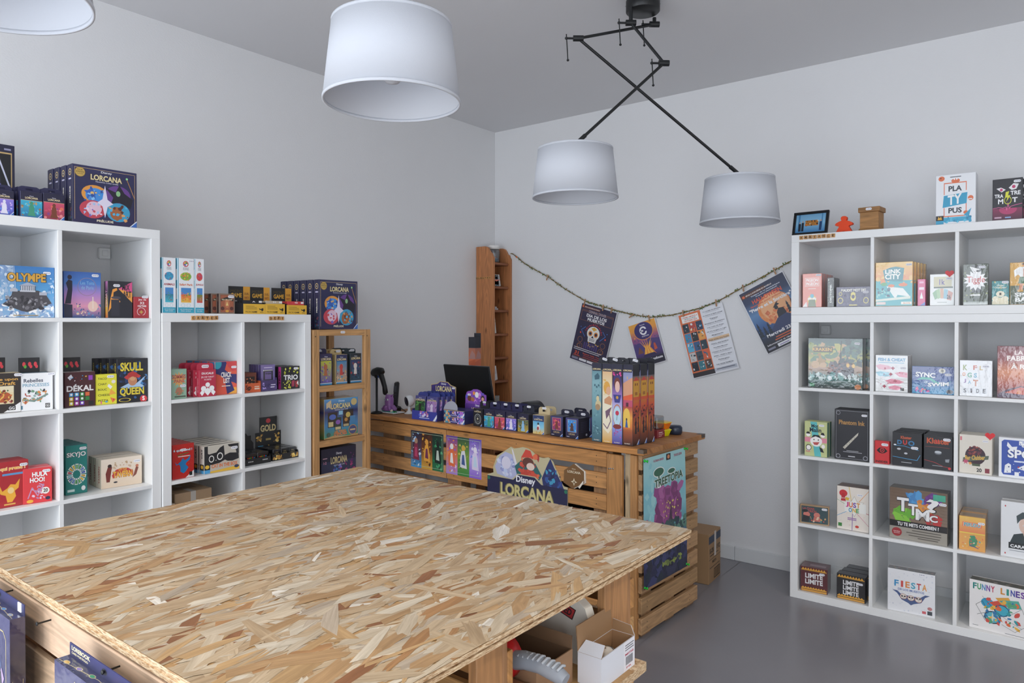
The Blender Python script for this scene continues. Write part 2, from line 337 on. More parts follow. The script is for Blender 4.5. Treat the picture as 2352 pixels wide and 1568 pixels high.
# ---------------------------------------------------------------- kallax style shelving
def shelf_unit(name,label,loc,rotz,cols,rows,cw=CELL,dep=.39,brackets=()):
    """front bottom left corner at loc, x along the front, y into the depth"""
    e=thing(name,label,'shelving unit',loc,rotz); W=2*T+cols*cw+(cols-1)*DV; H=2*T+rows*CELL+(rows-1)*DV
    def bx(n,*a,bev=.0012): m=MB(['white']); m.box(*a,bev=bev); return m.build(n,e)
    bx('top_panel',0,0,H-T,W,dep,H); bx('bottom_panel',0,0,0,W,dep,T)
    bx('side_panel',0,0,T,T,dep,H-T); bx('side_panel',W-T,0,T,W,dep,H-T)
    for r in range(1,rows): bx('shelf',T,.0008,row(r)-DV,W-T,dep,row(r))
    for c in range(1,cols):
        x=T+c*cw+(c-1)*DV
        for r in range(rows): bx('divider',x,.0008,row(r),x+DV,dep,row(r)+CELL)
    for (bxx,bz) in brackets:
        m=MB(['white']); m.box(bxx,dep-.022,bz,bxx+.05,dep-.002,bz+.05,bev=.004); m.box(bxx+.012,dep-.026,bz+.012,bxx+.038,dep-.022,bz+.038,bev=.002); m.build('bracket',e)
    return e
WA=2*T+5*CELL+4*DV
A_END=-2.7236
unitA=shelf_unit('shelving_unit','tall white open shelving unit, tallest one, at the left edge',(.39,A_END-WA,0),R(90),5,5,brackets=((WA-T-.055,1.71),))
WB=2*T+2*.3316+DV; BY0=A_END+.003
unitB=shelf_unit('shelving_unit','narrow white two-column shelving unit between taller unit and slim wooden rack',(.397,BY0,0),R(90),2,4,.3316)
CX=2.3019
unitD=shelf_unit('shelving_unit','wide white shelving unit on the floor along the right wall',(CX,-.39,0),0,4,4,brackets=((T+.012,1.36),))
unitD2=shelf_unit('shelving_unit','single-row white shelving unit set on top of the wide one',(CX,-.39,row(3)+CELL+T+.0005),0,4,1)
# ---------------------------------------------------------------- boxed games
P={
'top_frame_box':(0.22,-3.2566,1.816,90,0.114,0.2888),
'top_sleeve1':(0.37,-3.2797,1.816,90,0.0622,0.091),
'top_sleeve2':(0.375,-3.1943,1.816,90,0.0729,0.0962),
'top_sleeve3':(0.375,-3.1194,1.816,90,0.0727,0.0994),
'top_prelude':(0.378,-2.9356,1.816,90,0.244,0.2267),
'olympe':(0.36,-3.1989,1.4425,90,0.1835,0.1919),
'paris':(0.36,-3.0153,1.4425,90,0.1358,0.1815),
'mixart':(0.37,-2.8776,1.4425,90,0.0964,0.1504),
'jeu32':(0.37,-2.7937,1.4425,90,0.0612,0.0888),
'draft':(0.352,-3.262,1.0915,86,0.11,0.1457),
'rebelles':(0.3551,-3.1606,1.0915,85.9,0.1131,0.1416),
'dekal':(0.3558,-3.0246,1.0915,91.9,0.1123,0.1372),
'taco':(0.3522,-2.9261,1.0915,85.7,0.0792,0.1226),
'skull':(0.3562,-2.8182,1.0915,81.8,0.1221,0.1825),
'sixquiprend':(0.3468,-3.2544,0.7405,92.3,0.1063,0.169),
'hulahoo':(0.3568,-3.1514,0.7405,81.6,0.0925,0.1321),
'skyjo':(0.3184,-3.0256,0.7405,89.9,0.0791,0.1957),
'tavern':(0.3225,-2.8426,0.7405,77.8,0.1588,0.1207),
'smart1':(0.387,-2.6849,1.465,90,0.0597,0.2381),
'smart2':(0.387,-2.6108,1.465,90,0.0757,0.2403),
'smart3':(0.387,-2.5487,1.465,90,0.0441,0.2421),
'feu':(0.387,-2.417,1.465,90,0.0773,0.0921),
'micro1':(0.387,-2.2768,1.465,90,0.1136,0.0475),
'micro2':(0.387,-2.1643,1.465,90,0.1087,0.0499),
'micro3':(0.387,-2.0408,1.465,90,0.1163,0.0464),
'prelude_rack':(0.395,-1.7863,1.39,90,0.2522,0.2569),
'hommes':(0.377,-2.6384,1.0915,90,0.0693,0.1299),
'ducale':(0.377,-2.5068,1.0915,90,0.0799,0.1196),
'crack':(0.357,-2.3914,1.0915,90,0.1091,0.1527),
'sgp':(0.367,-2.2744,1.0915,90,0.0841,0.0435),
'expk':(0.367,-2.1856,1.0915,90,0.0857,0.0523),
'trio':(0.357,-2.0378,1.0915,90,0.1059,0.1131),
'sixtin':(0.3735,-2.6187,0.7405,85.7,0.0969,0.1508),
'cat':(0.3762,-2.4341,0.7405,87.5,0.1728,0.1255),
'punto':(0.3444,-2.2266,0.7405,92.4,0.1396,0.0313),
'gold':(0.3344,-2.066,0.7405,93.7,0.1542,0.031),
'carton_b':(0.357,-2.5576,0.3895,90,0.1642,0.3085),
'pack1':(0.385,-1.8619,1.097,90,0.0784,0.1645),
'pack2':(0.38,-1.7566,1.097,90,0.0751,0.1579),
'pack3':(0.375,-1.657,1.097,90,0.0768,0.1599),
'album':(0.385,-1.7556,0.811,90,0.2255,0.2112),
'rackbox':(0.37,-1.7678,0.5,90,0.2312,0.2761),
'pigeon':(2.3973,-0.36,1.5045,0,0.0942,0.1723),
'dicto':(2.4874,-0.36,1.5045,0,0.0331,0.1486),
'maudit':(2.5944,-0.37,1.5045,0,0.1564,0.0987),
'link':(2.7744,-0.37,1.5045,0,0.1603,0.2113),
'magenta':(2.8896,-0.36,1.5045,0,0.0327,0.1256),
'heartgame':(2.972,-0.35,1.5045,0,0.0986,0.1466),
'tiggle':(3.1036,-0.36,1.5045,0,0.0965,0.1863),
'order':(3.1968,-0.36,1.5045,0,0.0632,0.1063),
'speedback':(3.2978,-0.36,1.5045,0,0.1334,0.1845),
'frame':(2.3882,-0.36,1.877,0,0.1617,0.1179),
'meeple':(2.54,-0.33,1.877,0,0.0684,0.0826),
'woodbox':(2.6574,-0.34,1.877,0,0.1067,0.1197),
'platypus':(3.024,-0.36,1.877,0,0.1571,0.2306),
'traitre':(3.2202,-0.36,1.877,0,0.1101,0.185),
'kraken':(2.5083,-0.3578,1.0915,-6.3,0.2613,0.255),
'fish':(2.7658,-0.368,1.0915,-2.4,0.1402,0.1765),
'sync':(2.9396,-0.368,1.0915,1.5,0.1711,0.1285),
'kside':(3.1075,-0.368,1.0915,-0.7,0.1249,0.1627),
'fabrique':(3.2748,-0.368,1.0915,0.6,0.1737,0.2307),
'malin':(2.4208,-0.368,0.7405,-3.6,0.1119,0.1777),
'phantom':(2.5908,-0.368,0.7405,-3.6,0.1603,0.2515),
'insider':(2.7267,-0.368,0.7405,-3.6,0.065,0.1097),
'kduo':(2.8344,-0.368,0.7405,-1.4,0.1242,0.1609),
'kluster':(2.9642,-0.368,0.7405,-3.6,0.1176,0.1581),
'barca':(3.1082,-0.368,0.7405,-3.6,0.1254,0.1754),
'spot':(3.2758,-0.368,0.7405,-3.6,0.1616,0.1763),
'lichar':(2.4158,-0.3634,0.3895,8.3,0.1379,0.0969),
'justone':(2.5964,-0.3639,0.3895,-1.8,0.1491,0.2174),
'ttmc':(2.8818,-0.368,0.3895,-1.7,0.2423,0.2446),
'perudo':(3.093,-0.368,0.3895,2.7,0.1012,0.1539),
'carac':(3.2836,-0.368,0.3895,-3.6,0.1573,0.2454),
'limite2':(2.4085,-0.3658,0.0385,4.3,0.13,0.1273),
'limite3':(2.6036,-0.3664,0.0385,-1.2,0.1327,0.1268),
'fiesta':(2.854,-0.363,0.0385,2.4,0.1985,0.2025),
'funny':(3.2114,-0.368,0.0385,-5.4,0.2475,0.2192),
'dispA':(0.5108,-1.2696,0.862,2,0.2036,0.0442),
'boosterA':(0.735,-1.262,0.862,-2.5,0.165,0.053),
'deck1':(0.9128,-1.2646,0.862,-9.9,0.0894,0.0974),
'deck2':(0.9942,-1.2675,0.862,4.4,0.0699,0.0933),
'deck3':(1.0722,-1.2732,0.862,-1.6,0.0739,0.0945),
'deck4':(1.1502,-1.275,0.862,-2.4,0.0802,0.0966),
'deck5':(1.2354,-1.2848,0.862,-2.8,0.077,0.0987),
'deck6':(1.3344,-1.2868,0.862,4.9,0.0731,0.0983),
'dbox1':(1.4436,-1.2848,0.862,-9.7,0.0837,0.0998),
'dbox2':(1.5408,-1.2957,0.862,-8.2,0.0867,0.1023),
'mat1':(1.6798,-1.2942,0.862,-2.1,0.0572,0.371),
'mat2':(1.7422,-1.3039,0.862,-5.3,0.0562,0.3689),
'mat3':(1.7971,-1.3078,0.862,-2.7,0.0539,0.3711),
'mat4':(1.8487,-1.3048,0.862,-5.7,0.0575,0.3704),
'glass':(1.8626,-1.0403,0.862,79.9,0.076,0.0458),
'yel':(1.8762,-0.9663,0.862,38.1,0.0428,0.0394)}
P['draft']=(.352,-3.281,row(3),88,.11,.1457); P['gold']=(.345,-2.080,row(2),90,.148,.031); P['punto']=(.352,-2.2385,row(2),90,.138,.0313); P['rackbox']=(.37,-1.7678,.5255,90,.2312,.235)
def sticker(parent,w,h,x,z,y=-.0009,sw=.026):
    m=MB(['print']); sh=sw*.42; r=sh*.45; pts=[]
    for cx,cz,a0 in ((x+sw/2-r,z+sh/2-r,0),(x-sw/2+r,z+sh/2-r,90),(x-sw/2+r,z-sh/2+r,180),(x+sw/2-r,z-sh/2+r,270)):
        for k in range(4): a=R(a0+30*k); pts.append((cx+r*math.cos(a),cz+r*math.sin(a)))
    m.prism(pts[::-1],y-.0004,y,'#f4f4f8')
    m.art((x-sw/2,y-.0004,z-sh/2),(sw,0,0),(0,0,sh),(0,-1,0),[('t','\u20ac',.14,.25,.3,.75,'#8d90a8'),('r',.36,.35,.46,.7,'#9a9db2'),('r',.5,.35,.6,.7,'#9a9db2'),('r',.68,.35,.78,.7,'#9a9db2'),('r',.82,.35,.9,.7,'#9a9db2')])
    return m.build('price_sticker',parent)
def fit(x,y,z,w,rot,Dt=0,sh0=0):
    """keep a thing inside its shelf cell"""
    left=x<.46 and y<-1.96 and ((y<A_END and z<1.8) or (y>=A_END and z<1.45)); right=y>-.5 and x>2.3 and z<1.87
    if not (left or right): return x,y,rot
    base=90 if left else 0; dev=rot-base
    if Dt>.1: dev*=.35
    sh=-math.sin(R(dev))*Dt+sh0; lo_e=w/2+max(0,-sh)+.0015; hi_e=w/2+max(0,sh)+.0015; v=y if left else x
    lo0,cw,n=(CX,CELL,4) if right else (A_END-WA,CELL,5) if y<A_END else (BY0,.3316,2)
    for i in range(n):
        lo=lo0+T+i*(cw+DV); hi=lo+cw
        if lo-.03<=v<=hi+.03: v=min(hi-hi_e,max(lo+lo_e,v)) if hi-lo>lo_e+hi_e else (lo+hi)/2; break
    return (x,v,base+dev) if left else (v,y,base+dev)
def gbox(id,label,cat,d,base,front=(),left=(),top=(),right=(),n=0,pitch=None,st=None,mat='print',name='game_box',side=None,grp=None,hang=0,dx=0,behind='box in that stack',lid=True):
    x,y,z,rot,w,h=P[id][:6]; x,y,rot=fit(x,y,z,w,rot,d+n*(pitch or d+.0015),dx*n); P[id]=(x,y,z,rot,w,h)
    m=MB([mat]); sd=side or base
    if lid and d>.02:
        m.box(-w/2,0,0,w/2,d*.8,h,sd,bev=.0012); m.box(-w/2+.0008,d*.8,.0008,w/2-.0008,d,h-.0008,sd,bev=.001)
        dd=d*.8
    else: m.box(-w/2,0,0,w/2,d,h,sd,bev=.0008); dd=d
    e=.0014
    m.art((-w/2+e,0,e),(w-2*e,0,0),(0,0,h-2*e),(0,-1,0),[('r',0,0,1,1,base)]+list(front))
    if left: m.art((-w/2,dd-e,e),(0,-(dd-2*e),0),(0,0,h-2*e),(-1,0,0),list(left))
    if right: m.art((w/2,e,e),(0,dd-2*e,0),(0,0,h-2*e),(1,0,0),list(right))
    if top: m.art((-w/2+e,e,h),(w-2*e,0,0),(0,dd-2*e,0),(0,0,1),list(top))
    if hang:   # hang tab with euro hole
        c=lin(sd); tz=h+hang; q=.004; hw=w*.16
        for a in ((-w/2,h,w/2,h+hang*.35),(-w/2,h+hang*.35,-hw,h+hang*.65),(hw,h+hang*.35,w/2,h+hang*.65)): m.box(a[0],dd-.0012,a[1],a[2],dd,a[3],sd)
        m.prism([(-w/2,h+hang*.65),(w/2,h+hang*.65),(w/2-q,tz-q),(w/2-3*q,tz),(-w/2+3*q,tz),(-w/2+q,tz-q)],dd-.0012,dd,sd)
    o=m.build(name,None,(x,y,z+.0004),R(rot)); tag(o,label,cat,grp)
    if st: 
        zz=st[1]*h; yy=-.0009
        if hang and st[1]>1: zz=h+hang*(st[1]-1)*1.0; yy=dd-.0016
        sticker(o,w,h,(st[0]-.5)*w,zz,yy,st[2] if len(st)>2 else .026)
    p=pitch or d+.0015; c,s_=math.cos(R(rot)),math.sin(R(rot))
    for k in range(1,n+1):
        ly=p*k; lx=dx*k
        dup(o,(x+c*lx-s_*ly,y+s_*lx+c*ly,z+.0004),'%s, %s from front'%(label.split(',')[0],ORD[k]),kids=False)
    return o
NAVY='#1e1c4a'; GOLD='#d9b97c'; BLUE='#2d6cc4'
def corner(c=BLUE): return [('p',[(.78,0),(1,0),(1,.16)],'#e8eef8'),('p',[(.82,0),(1,0),(1,.13)],c)]
def logo(y0=.78,y1=.9,x0=.15,x1=.85,dis=True):
    r=[('t','LORCANA',x0,y0,x1,y1,'#ead9a0',.03,'#3a2f60')]
    if dis: r.append(('t','Disney',(x0+x1)/2-.13*(x1-x0)*1.2,y1+.012,(x0+x1)/2+.13*(x1-x0)*1.2,y1+.055,'#f4f2ff',.01))
    return r
# --- top of tall unit
gbox('top_frame_box','large dark box with gold-lined window, behind card packs at left edge','game box',.06,'#1b1a3c',
 [('r',.0,.06,.93,.9,'#c9a96a'),('r',.0,.075,.9,.88,'#0d0d14'),('l',[(.55,.8),(.85,.45)],.02,'#cdd0e8'),('l',[(.5,.6),(.75,.2)],.012,'#7b77c9'),('p',[(.3,.1),(.6,.5),(.5,.9),(.2,.9)],'#26243c'),('r',.7,.93,.9,.955,'#9a98b8')],n=1,pitch=.07)
def sleeve_art(seed,bgc,cols,fig):
    return [('g',0,0,1,.68,bgc,cols[0]),('n',seed,26,.05,.05,.95,.62,.09,cols),('e',.5,.3,.13,.22,fig),('e',.5,.55,.08,.07,fig),('p',[(.3,.05),(.7,.05),(.56,.35),(.44,.35)],fig),('r',0,.66,1,1,'#1a173a'),('r',0,.655,1,.67,GOLD)]+logo(.72,.8,.2,.8)+corner()
SL=dict(purple=sleeve_art(1,'#3a4fb8',['#8f7be0','#c9a7f0','#5c8be8','#e3c7f4'],'#e9e6f8'),green=sleeve_art(2,'#1672a8',['#2bb6d8','#a87838','#5ad0e6','#c29a5a'],'#3a9a78'),red=sleeve_art(3,'#a02a4a',['#d8466a','#e86a4a','#8a3a8a','#f08a8a'],'#7c3a1c'))
gbox('top_sleeve1','dark hanging card pack with pale purple picture, leftmost in front of windowed box','card pack',.03,NAVY,SL['purple'],hang=.022,n=2,st=None,name='card_pack',behind='pack')
gbox('top_sleeve2','dark hanging card pack with blue-green figure picture on tall left unit','card pack',.03,NAVY,SL['green'],hang=.022,n=3,name='card_pack',dx=-.004,behind='pack')
gbox('top_sleeve3','dark hanging card pack with red-orange picture beside big navy boxes','card pack',.03,NAVY,SL['red'],hang=.022,n=1,name='card_pack',behind='pack')
def prelude_front(sd):
    return [('g',0,0,1,1,'#2a2250','#20234e','#2b2a58'),
    ('l',[(.03,.05),(.03,.96),(.97,.96),(.97,.05)],.006,GOLD),('n',sd,30,.15,.1,.85,.6,.05,['#3a2a6a','#2c3c86','#5a2a6a']),
    ('e',.33,.52,.2,.16,'#e89a2c'),('e',.34,.5,.15,.13,'#2f8fe0'),('*',.28,.53,.12,.06,5,'#1f5fc0'),('n',sd+1,22,.18,.4,.46,.62,.035,['#2f8fe0','#1b52a8','#f0c060','#8ac8f8']),
    ('e',.7,.55,.2,.17,'#6a3a90'),('p',[(.5,.66),(.62,.5),(.58,.38),(.72,.42),(.9,.33),(.94,.5),(.8,.6),(.72,.74),(.66,.6)],'#191426'),('e',.7,.58,.035,.05,'#8fc48a'),
    ('e',.3,.25,.2,.16,'#c8354a'),('e',.32,.27,.12,.12,'#e8c4d8'),('n',sd+2,20,.15,.12,.45,.35,.03,['#f4d8ea','#a8c8f0','#d84a5a','#7a5ac0']),
    ('e',.7,.24,.19,.17,'#2aa0cc'),('e',.67,.22,.1,.12,'#a8602c'),('n',sd+3,22,.55,.1,.85,.36,.035,['#a8602c','#e8a45a','#3ab8e8','#5a2c1c']),
    ('p',[(.49,.7),(.53,.45),(.62,.38),(.53,.32),(.49,.12),(.45,.32),(.37,.38),(.45,.45)],'#e9e2f6'),
    ('l',[(.84,.86),(.97,.52)],.012,'#c08a4a'),('e',.84,.87,.018,.02,'#a8f0a0'),
    ('e',.11,.88,.08,.085,'#cba84e'),('o',.11,.88,.08,.085,.08,'#8a6a28'),('t','POUR',.07,.905,.15,.93,'#5a4014',.01),('t','APPRENDRE',.045,.87,.175,.893,'#5a4014',.01),('t','À JOUER',.06,.835,.16,.858,'#5a4014',.01),
    ('t','LORCANA',.27,.77,.76,.87,'#ecdca6',.035,'#4a3a20'),('t','Disney',.43,.895,.6,.945,'#ffffff',.01),('t','TRADING CARD GAME',.34,.735,.7,.755,'#e8e6f4',.01),
    ('t','PRÉLUDE',.36,.035,.62,.085,'#f0e6c8',.03)]+[('p',[(.88,0),(1,0),(1,.12)],'#e8eef8'),('p',[(.9,0),(1,0),(1,.1)],BLUE)]
PSP=[('g',0,0,1,1,'#16243e','#232048','#1f1c44'),('n',7,14,.1,.04,.9,.25,.2,['#2a5a7a','#3a2a6a','#7a3a4a']),('e',.5,.87,.34,.06,GOLD),('e',.5,.87,.26,.045,'#1a1a38'),('*',.5,.87,.16,.05,4,'#f0e8c8'),('r',.2,.74,.8,.765,'#c9c4e0'),('v','PRÉLUDE',.34,.33,.66,.62,'#eee8d8',.03)]
gbox('top_prelude','large navy game box with gold title on top of tall left unit','game box',.052,NAVY,prelude_front(11),PSP,n=3,side='#1e1b42',pitch=.056,dx=-.003)
gbox('prelude_rack','large navy game box with gold title on top of slim wooden rack','game box',.05,NAVY,prelude_front(31),PSP,n=5,side='#1e1b42',pitch=.056,dx=-.001)
# --- tall unit, eye level row
O=[('g',0,0,1,1,'#8db6dc','#4d9fd4','#2b78c0'),('n',3,80,0,.0,1,.28,.06,['#eef4fa','#c3d6ea','#9db8da','#ffffff','#6f93c4']),('n',4,50,0,.3,.25,1,.05,['#dbe8f4','#8fb4da','#5f97cf']),('n',5,30,.75,.3,1,.9,.04,['#dbe8f4','#8fb4da','#3c86c6'])]
O+=[('l',[(.05+.02*i,1),(.02*i*1.4,.35)],.006,'#dceaf6') for i in range(12)]
O+=[('p',[(.06,.25),(.2,.36),(.24,.5),(.4,.53),(.7,.53),(.84,.46),(.95,.28),(.75,.2),(.5,.1),(.4,.12),(.25,.18)],'#4c4a50'),('n',6,60,.12,.17,.9,.4,.045,['#2e2d33','#77757c','#9b9aa0','#56545a','#3c3b42']),('r',.37,.5,.65,.53,'#c8ccd4'),('p',[(.35,.62),(.68,.62),(.515,.69)],'#aab2c4'),('r',.38,.53,.65,.62,'#5a6072')]
O+=[('r',.39+.032*i,.53,.405+.032*i,.615,'#e2e6ee') for i in range(8)]+[('p',[(.2,.5),(.33,.5),(.33,.55),(.265,.58),(.2,.55)],'#b9bfcc'),('r',.72,.44,.86,.5,'#b4bac8'),('t','OLYMPE',.15,.7,.84,.87,'#d9a22a',.05,'#4a3a22'),('r',.25,.03,.7,.045,'#b89858')]
gbox('olympe','square blue sky game box with temple on grey rock picture','game box',.07,'#3d8ac8',O,n=1,st=(.86,.88))
gbox('paris','game box with dusk city picture and dark standing figure','game box',.05,'#3a6cc0',[('g',0,0,1,1,'#2f5a94','#e89ab8','#b98ad0','#3f7fd0','#2f62b4'),('n',8,40,.25,.0,1,.3,.04,['#3a6aa4','#2c4a80','#6a9ac8','#f0d2b0']),('e',.78,.25,.14,.12,'#f6cfc0'),('l',[(.78,.2),(.78,.46)],.02,'#fbe8d8'),('p',[(0,0),(.22,0),(.22,.28),(0,.3)],'#30334e'),('p',[(.02,.3),(.1,.62),(.05,.75),(.12,.83),(.22,.8),(.22,.6),(.18,.3)],'#22233c'),('e',.15,.88,.06,.05,'#2a2440'),('o',.62,.68,.26,.2,.05,'#a08a9a'),('t','Les Toits',.44,.73,.82,.8,'#8fc4e8',.0),('t','de Paris',.46,.62,.8,.7,'#8fc4e8',.0)],n=0,st=(.84,.93))
gbox('mixart','dark game box with orange spray-painting hand and pink corner','game box',.036,'#25252f',[('p',[(.42,.8),(1,1),(1,.42)],'#e04a8a'),('p',[(.42,.8),(1,.7),(1,.42)],'#f0a030'),('t','MIX',.58,.76,.9,.93,'#25252f',.05),('t','ART',.6,.56,.96,.74,'#25252f',.05),('p',[(.0,.15),(.1,.55),(.18,.78),(.35,.82),(.38,.76),(.22,.7),(.2,.55),(.45,.5),(.5,.44),(.4,.4),(.2,.38),(.1,.25)],'#f5a02e'),('e',.32,.55,.2,.04,'#4c4c5a'),('r',.12,.05,.46,.5,'#32323e')],[('r',0,0,1,1,'#25252f'),('g',.1,.0,1,1,'#e8742a','#f6c83a','#2a2a33','#c878b0'),('v','MIXART',.2,.3,.8,.75,'#f4b8d0',.02)],st=(.35,.88),n=0)
gbox('jeu32','small red card box with white lettering beside dark spray-paint box','card box',.025,'#b3202e',[('r',.08,.06,.92,.08,'#f0dada'),('t','Jeu de',.3,.82,.85,.93,'#ffffff'),('t','32',.4,.66,.72,.78,'#ffffff'),('t','cartes',.25,.53,.85,.63,'#ffffff'),('o',.5,.3,.3,.2,.12,'#f0dada'),('*',.5,.28,.16,.08,4,'#c8a04a'),('r',.08,.04,.92,.13,'#a81c2a')],st=(.75,1.0),name='card_box')
# --- tall unit second row
gbox('draft','dark brown game box with cream card picture at left edge','game box',.1,'#2e2622',[('r',.12,.22,.8,.68,'#e5d4a8'),('r',.12,.52,.8,.68,'#e8dcb8'),('e',.45,.4,.28,.14,'#b8501c'),('n',9,24,.2,.25,.75,.6,.08,['#d8782c','#7a2c1c','#3c6a3c','#c44a5a','#e8b84c']),('t','Once upon',.05,.8,.92,.89,'#e8b048',.02),('t','a Draft',.2,.7,.85,.79,'#e8b048',.02),('p',[(.5,0),(1,.25),(1,0)],'#f0f0f0'),('r',.62,.05,.85,.16,'#222222'),('t','GG',.65,.07,.82,.14,'#ffffff')],left=None,top=[('r',0,0,1,1,'#e8d8b0'),('t','Once upon a Draft',.05,.3,.95,.6,'#3a2c20')],st=(.92,.95))
gbox('rebelles','white game box with title in black and grey-blue, character group','game box',.1,'#f2f3f5',[('t','Rebelles',.15,.76,.72,.86,'#23304a',.02),('t','PRINCESSES',.12,.64,.9,.73,'#7aa8c0',.02),('n',12,46,.15,.22,.85,.55,.055,['#6f9a7c','#d88a3a','#2c3440','#b8483a','#8fb0a8','#e8d2a0']),('l',[(.12,.3),(.45,.25),(.85,.42)],.05,'#7f9a90'),('o',.2,.27,.09,.07,.2,'#d8a030'),('r',.05,.04,.12,.14,'#5a8aa0'),('r',.78,.05,.92,.17,'#1c1c1c'),('t','GG',.8,.07,.9,.15,'#ffffff')],top=[('g',0,0,1,1,'#3a4450','#4a5664'),('t','Rebelles Princesses',.1,.3,.9,.6,'#8fd0e8')],st=(.95,.96))
gbox('dekal','dark maroon game box with white title and rows of coloured dice','game box',.1,'#4c1c22',[('t','DÉKAL',.05,.45,.95,.66,'#f4f2f2',.06),('p',[(.08,.86),(.2,.95),(.26,.86),(.16,.78)],'#e8e8f0'),('r',.78,.76,.92,.9,'#9a3ac0'),('n',13,8,.1,.75,.7,.9,.03,['#e83a3a','#2aa0d8','#e8b02a','#f0f0f0'])]+[('r',.13+.18*i,.04+.13*j,.27+.18*i,.15+.13*j,c) for j,rw in enumerate((['#d8c020','#b83ab0','#7a3ac8'],['#e0b818','#8a3ac0','#2c8a3c','#2c8a3c'],['#2a9ad8','#3ab0e8','#2ca04a','#e86a2a'])) for i,c in enumerate(rw)]+[('e',.2+.18*i,.1+.13*j,.04,.035,'#ffffff') for j in range(3) for i in range(3)]+[('r',.78,.02,.95,.14,'#1c1c1c')],top=[('r',0,0,1,1,'#e8e4e2'),('t','DÉKAL',.15,.25,.85,.7,'#7a2430',.05)])
def display_flaps(label,x,y,z,n,rot=90):
    m=MB(['print'])
    m.box(-.034,0,0,.034,.012,.055,'#1a1a1e',bev=.0008)
    for k in range(3): m.art((-.034,0,0),(.068,0,0),(0,0,.055),(0,-1,0),[('e',.22+.28*k,.55,.08,.16,'#e0283a'),('e',.28+.28*k,.38,.07,.12,'#e0283a' if k else '#58b030')])
    return tag(m.build('card_box',None,(x,y,z),R(rot)),label,'card box',None)
x,y,z,_,w,h=P['rebelles']; display_flaps('small black card box with red cherries lying above the white princess box',x-.06,y-.0,z+h+.0015,1)
x,y,z,_,w,h=P['draft']; display_flaps('small black card box with red cherries above brown box at left edge',x-.06,y-.01,z+h+.0015,1)
x,y,z,_,w,h=P['dekal']; display_flaps('small black card box with red cherries above maroon dice box',x-.06,y-.01,z+h+.0015,1)
TC=[('t',s_,.1,.83-.185*i,.1+.08*len(s_)+.1,.9-.185*i,'#3a3c10',.015) for i,s_ in enumerate(('TACO','CHAT','BOUC','CHEESE','PIZZA'))]+[('p',[(.55,.6),(.7,.5),(.8,.58),(.62,.68)],'#f4f2ee'),('e',.85,.75,.1,.06,'#efe6dc'),('p',[(.72,.5),(.98,.34),(.62,.3)],'#f0a82a'),('p',[(.68,.22),(.98,.15),(.8,.03)],'#e8722a'),('e',.85,.14,.03,.03,'#c8281c'),('e',.5,.08,.07,.03,'#4aa8d0'),('e',.25,.06,.03,.05,'#e8489a')]
gbox('taco','bright yellow card game box with five dark words listed','card game box',.04,'#e6e01c',TC,st=(.7,.92),name='card_game_box')
SK=[('n',14,60,.05,.1,.95,.9,.1,['#14386a','#1c5a9a','#0f2448','#2a78b8','#0c1a30']),('p',[(.1,.35),(.4,.45),(.6,.42),(.95,.6),(.75,.42),(.9,.35),(.5,.3)],'#a8c8e8'),('e',.5,.5,.15,.12,'#c8845a'),('p',[(.22,.58),(.5,.72),(.78,.6),(.7,.55),(.5,.62),(.32,.52)],'#c8281c'),('e',.5,.63,.17,.07,'#b82018'),('e',.5,.54,.09,.05,'#d8a070'),('t','SKULL',.1,.72,.85,.92,'#e6d02a',.06,'#201808'),('t','QUEEN',.08,.14,.88,.34,'#e6d02a',.06,'#201808'),('o',.24,.06,.2,.045,.2,'#d8c030'),('e',.86,.06,.12,.08,'#d8202a'),('t','S',.82,.02,.9,.12,'#ffffff',.06)]
gbox('skull','dark blue pirate game box with yellow lettering','game box',.04,'#12121c',SK,left=[('r',0,0,1,1,'#14141c'),('v','SKULL QUEEN',.3,.3,.7,.9,'#e0c428',.03)],n=3,dx=-.013)
# --- tall unit third row
gbox('sixquiprend','red game box with yellow bull head at left edge','game box',.05,'#b5121e',[('t','6 qui prend !',.02,.8,.9,.9,'#f6b830',.04,'#fff2d0'),('r',.2,.7,.9,.745,'#5a9ad0'),('p',[(.12,.5),(.2,.36),(.35,.42),(.45,.5),(.6,.48),(.74,.6),(.7,.4),(.58,.34),(.62,.22),(.5,.1),(.35,.1),(.3,.26),(.15,.3),(.08,.4)],'#f5b21c'),('e',.46,.36,.1,.07,'#f8d890'),('r',.25,.04,.6,.075,'#e8b050')],n=1,st=(.85,.9))
gbox('hulahoo','bright red card game box with pale pink squiggles','card game box',.045,'#e0242e',[('t','HULA',.3,.76,.85,.9,'#ffffff',.05,'#a01018'),('t','HOO!',.22,.6,.75,.74,'#ffffff',.05,'#a01018'),('n',15,30,.2,.12,.75,.5,.06,['#d8a8c8','#e8c8e0','#b888b0','#f0dce8']),('l',[(.15,.15),(.3,.45),(.5,.2),(.7,.5),(.55,.55)],.03,'#c890b8'),('e',.78,.33,.14,.1,'#f4f0e8'),('t','20',.7,.28,.86,.39,'#3a3a3a',.04),('e',.22,.06,.12,.05,'#f0b020'),('e',.86,.1,.09,.05,'#2a2a4a')],n=1,st=(.8,.9),top=[('r',0,0,1,1,'#e87a80')])
W_=[]
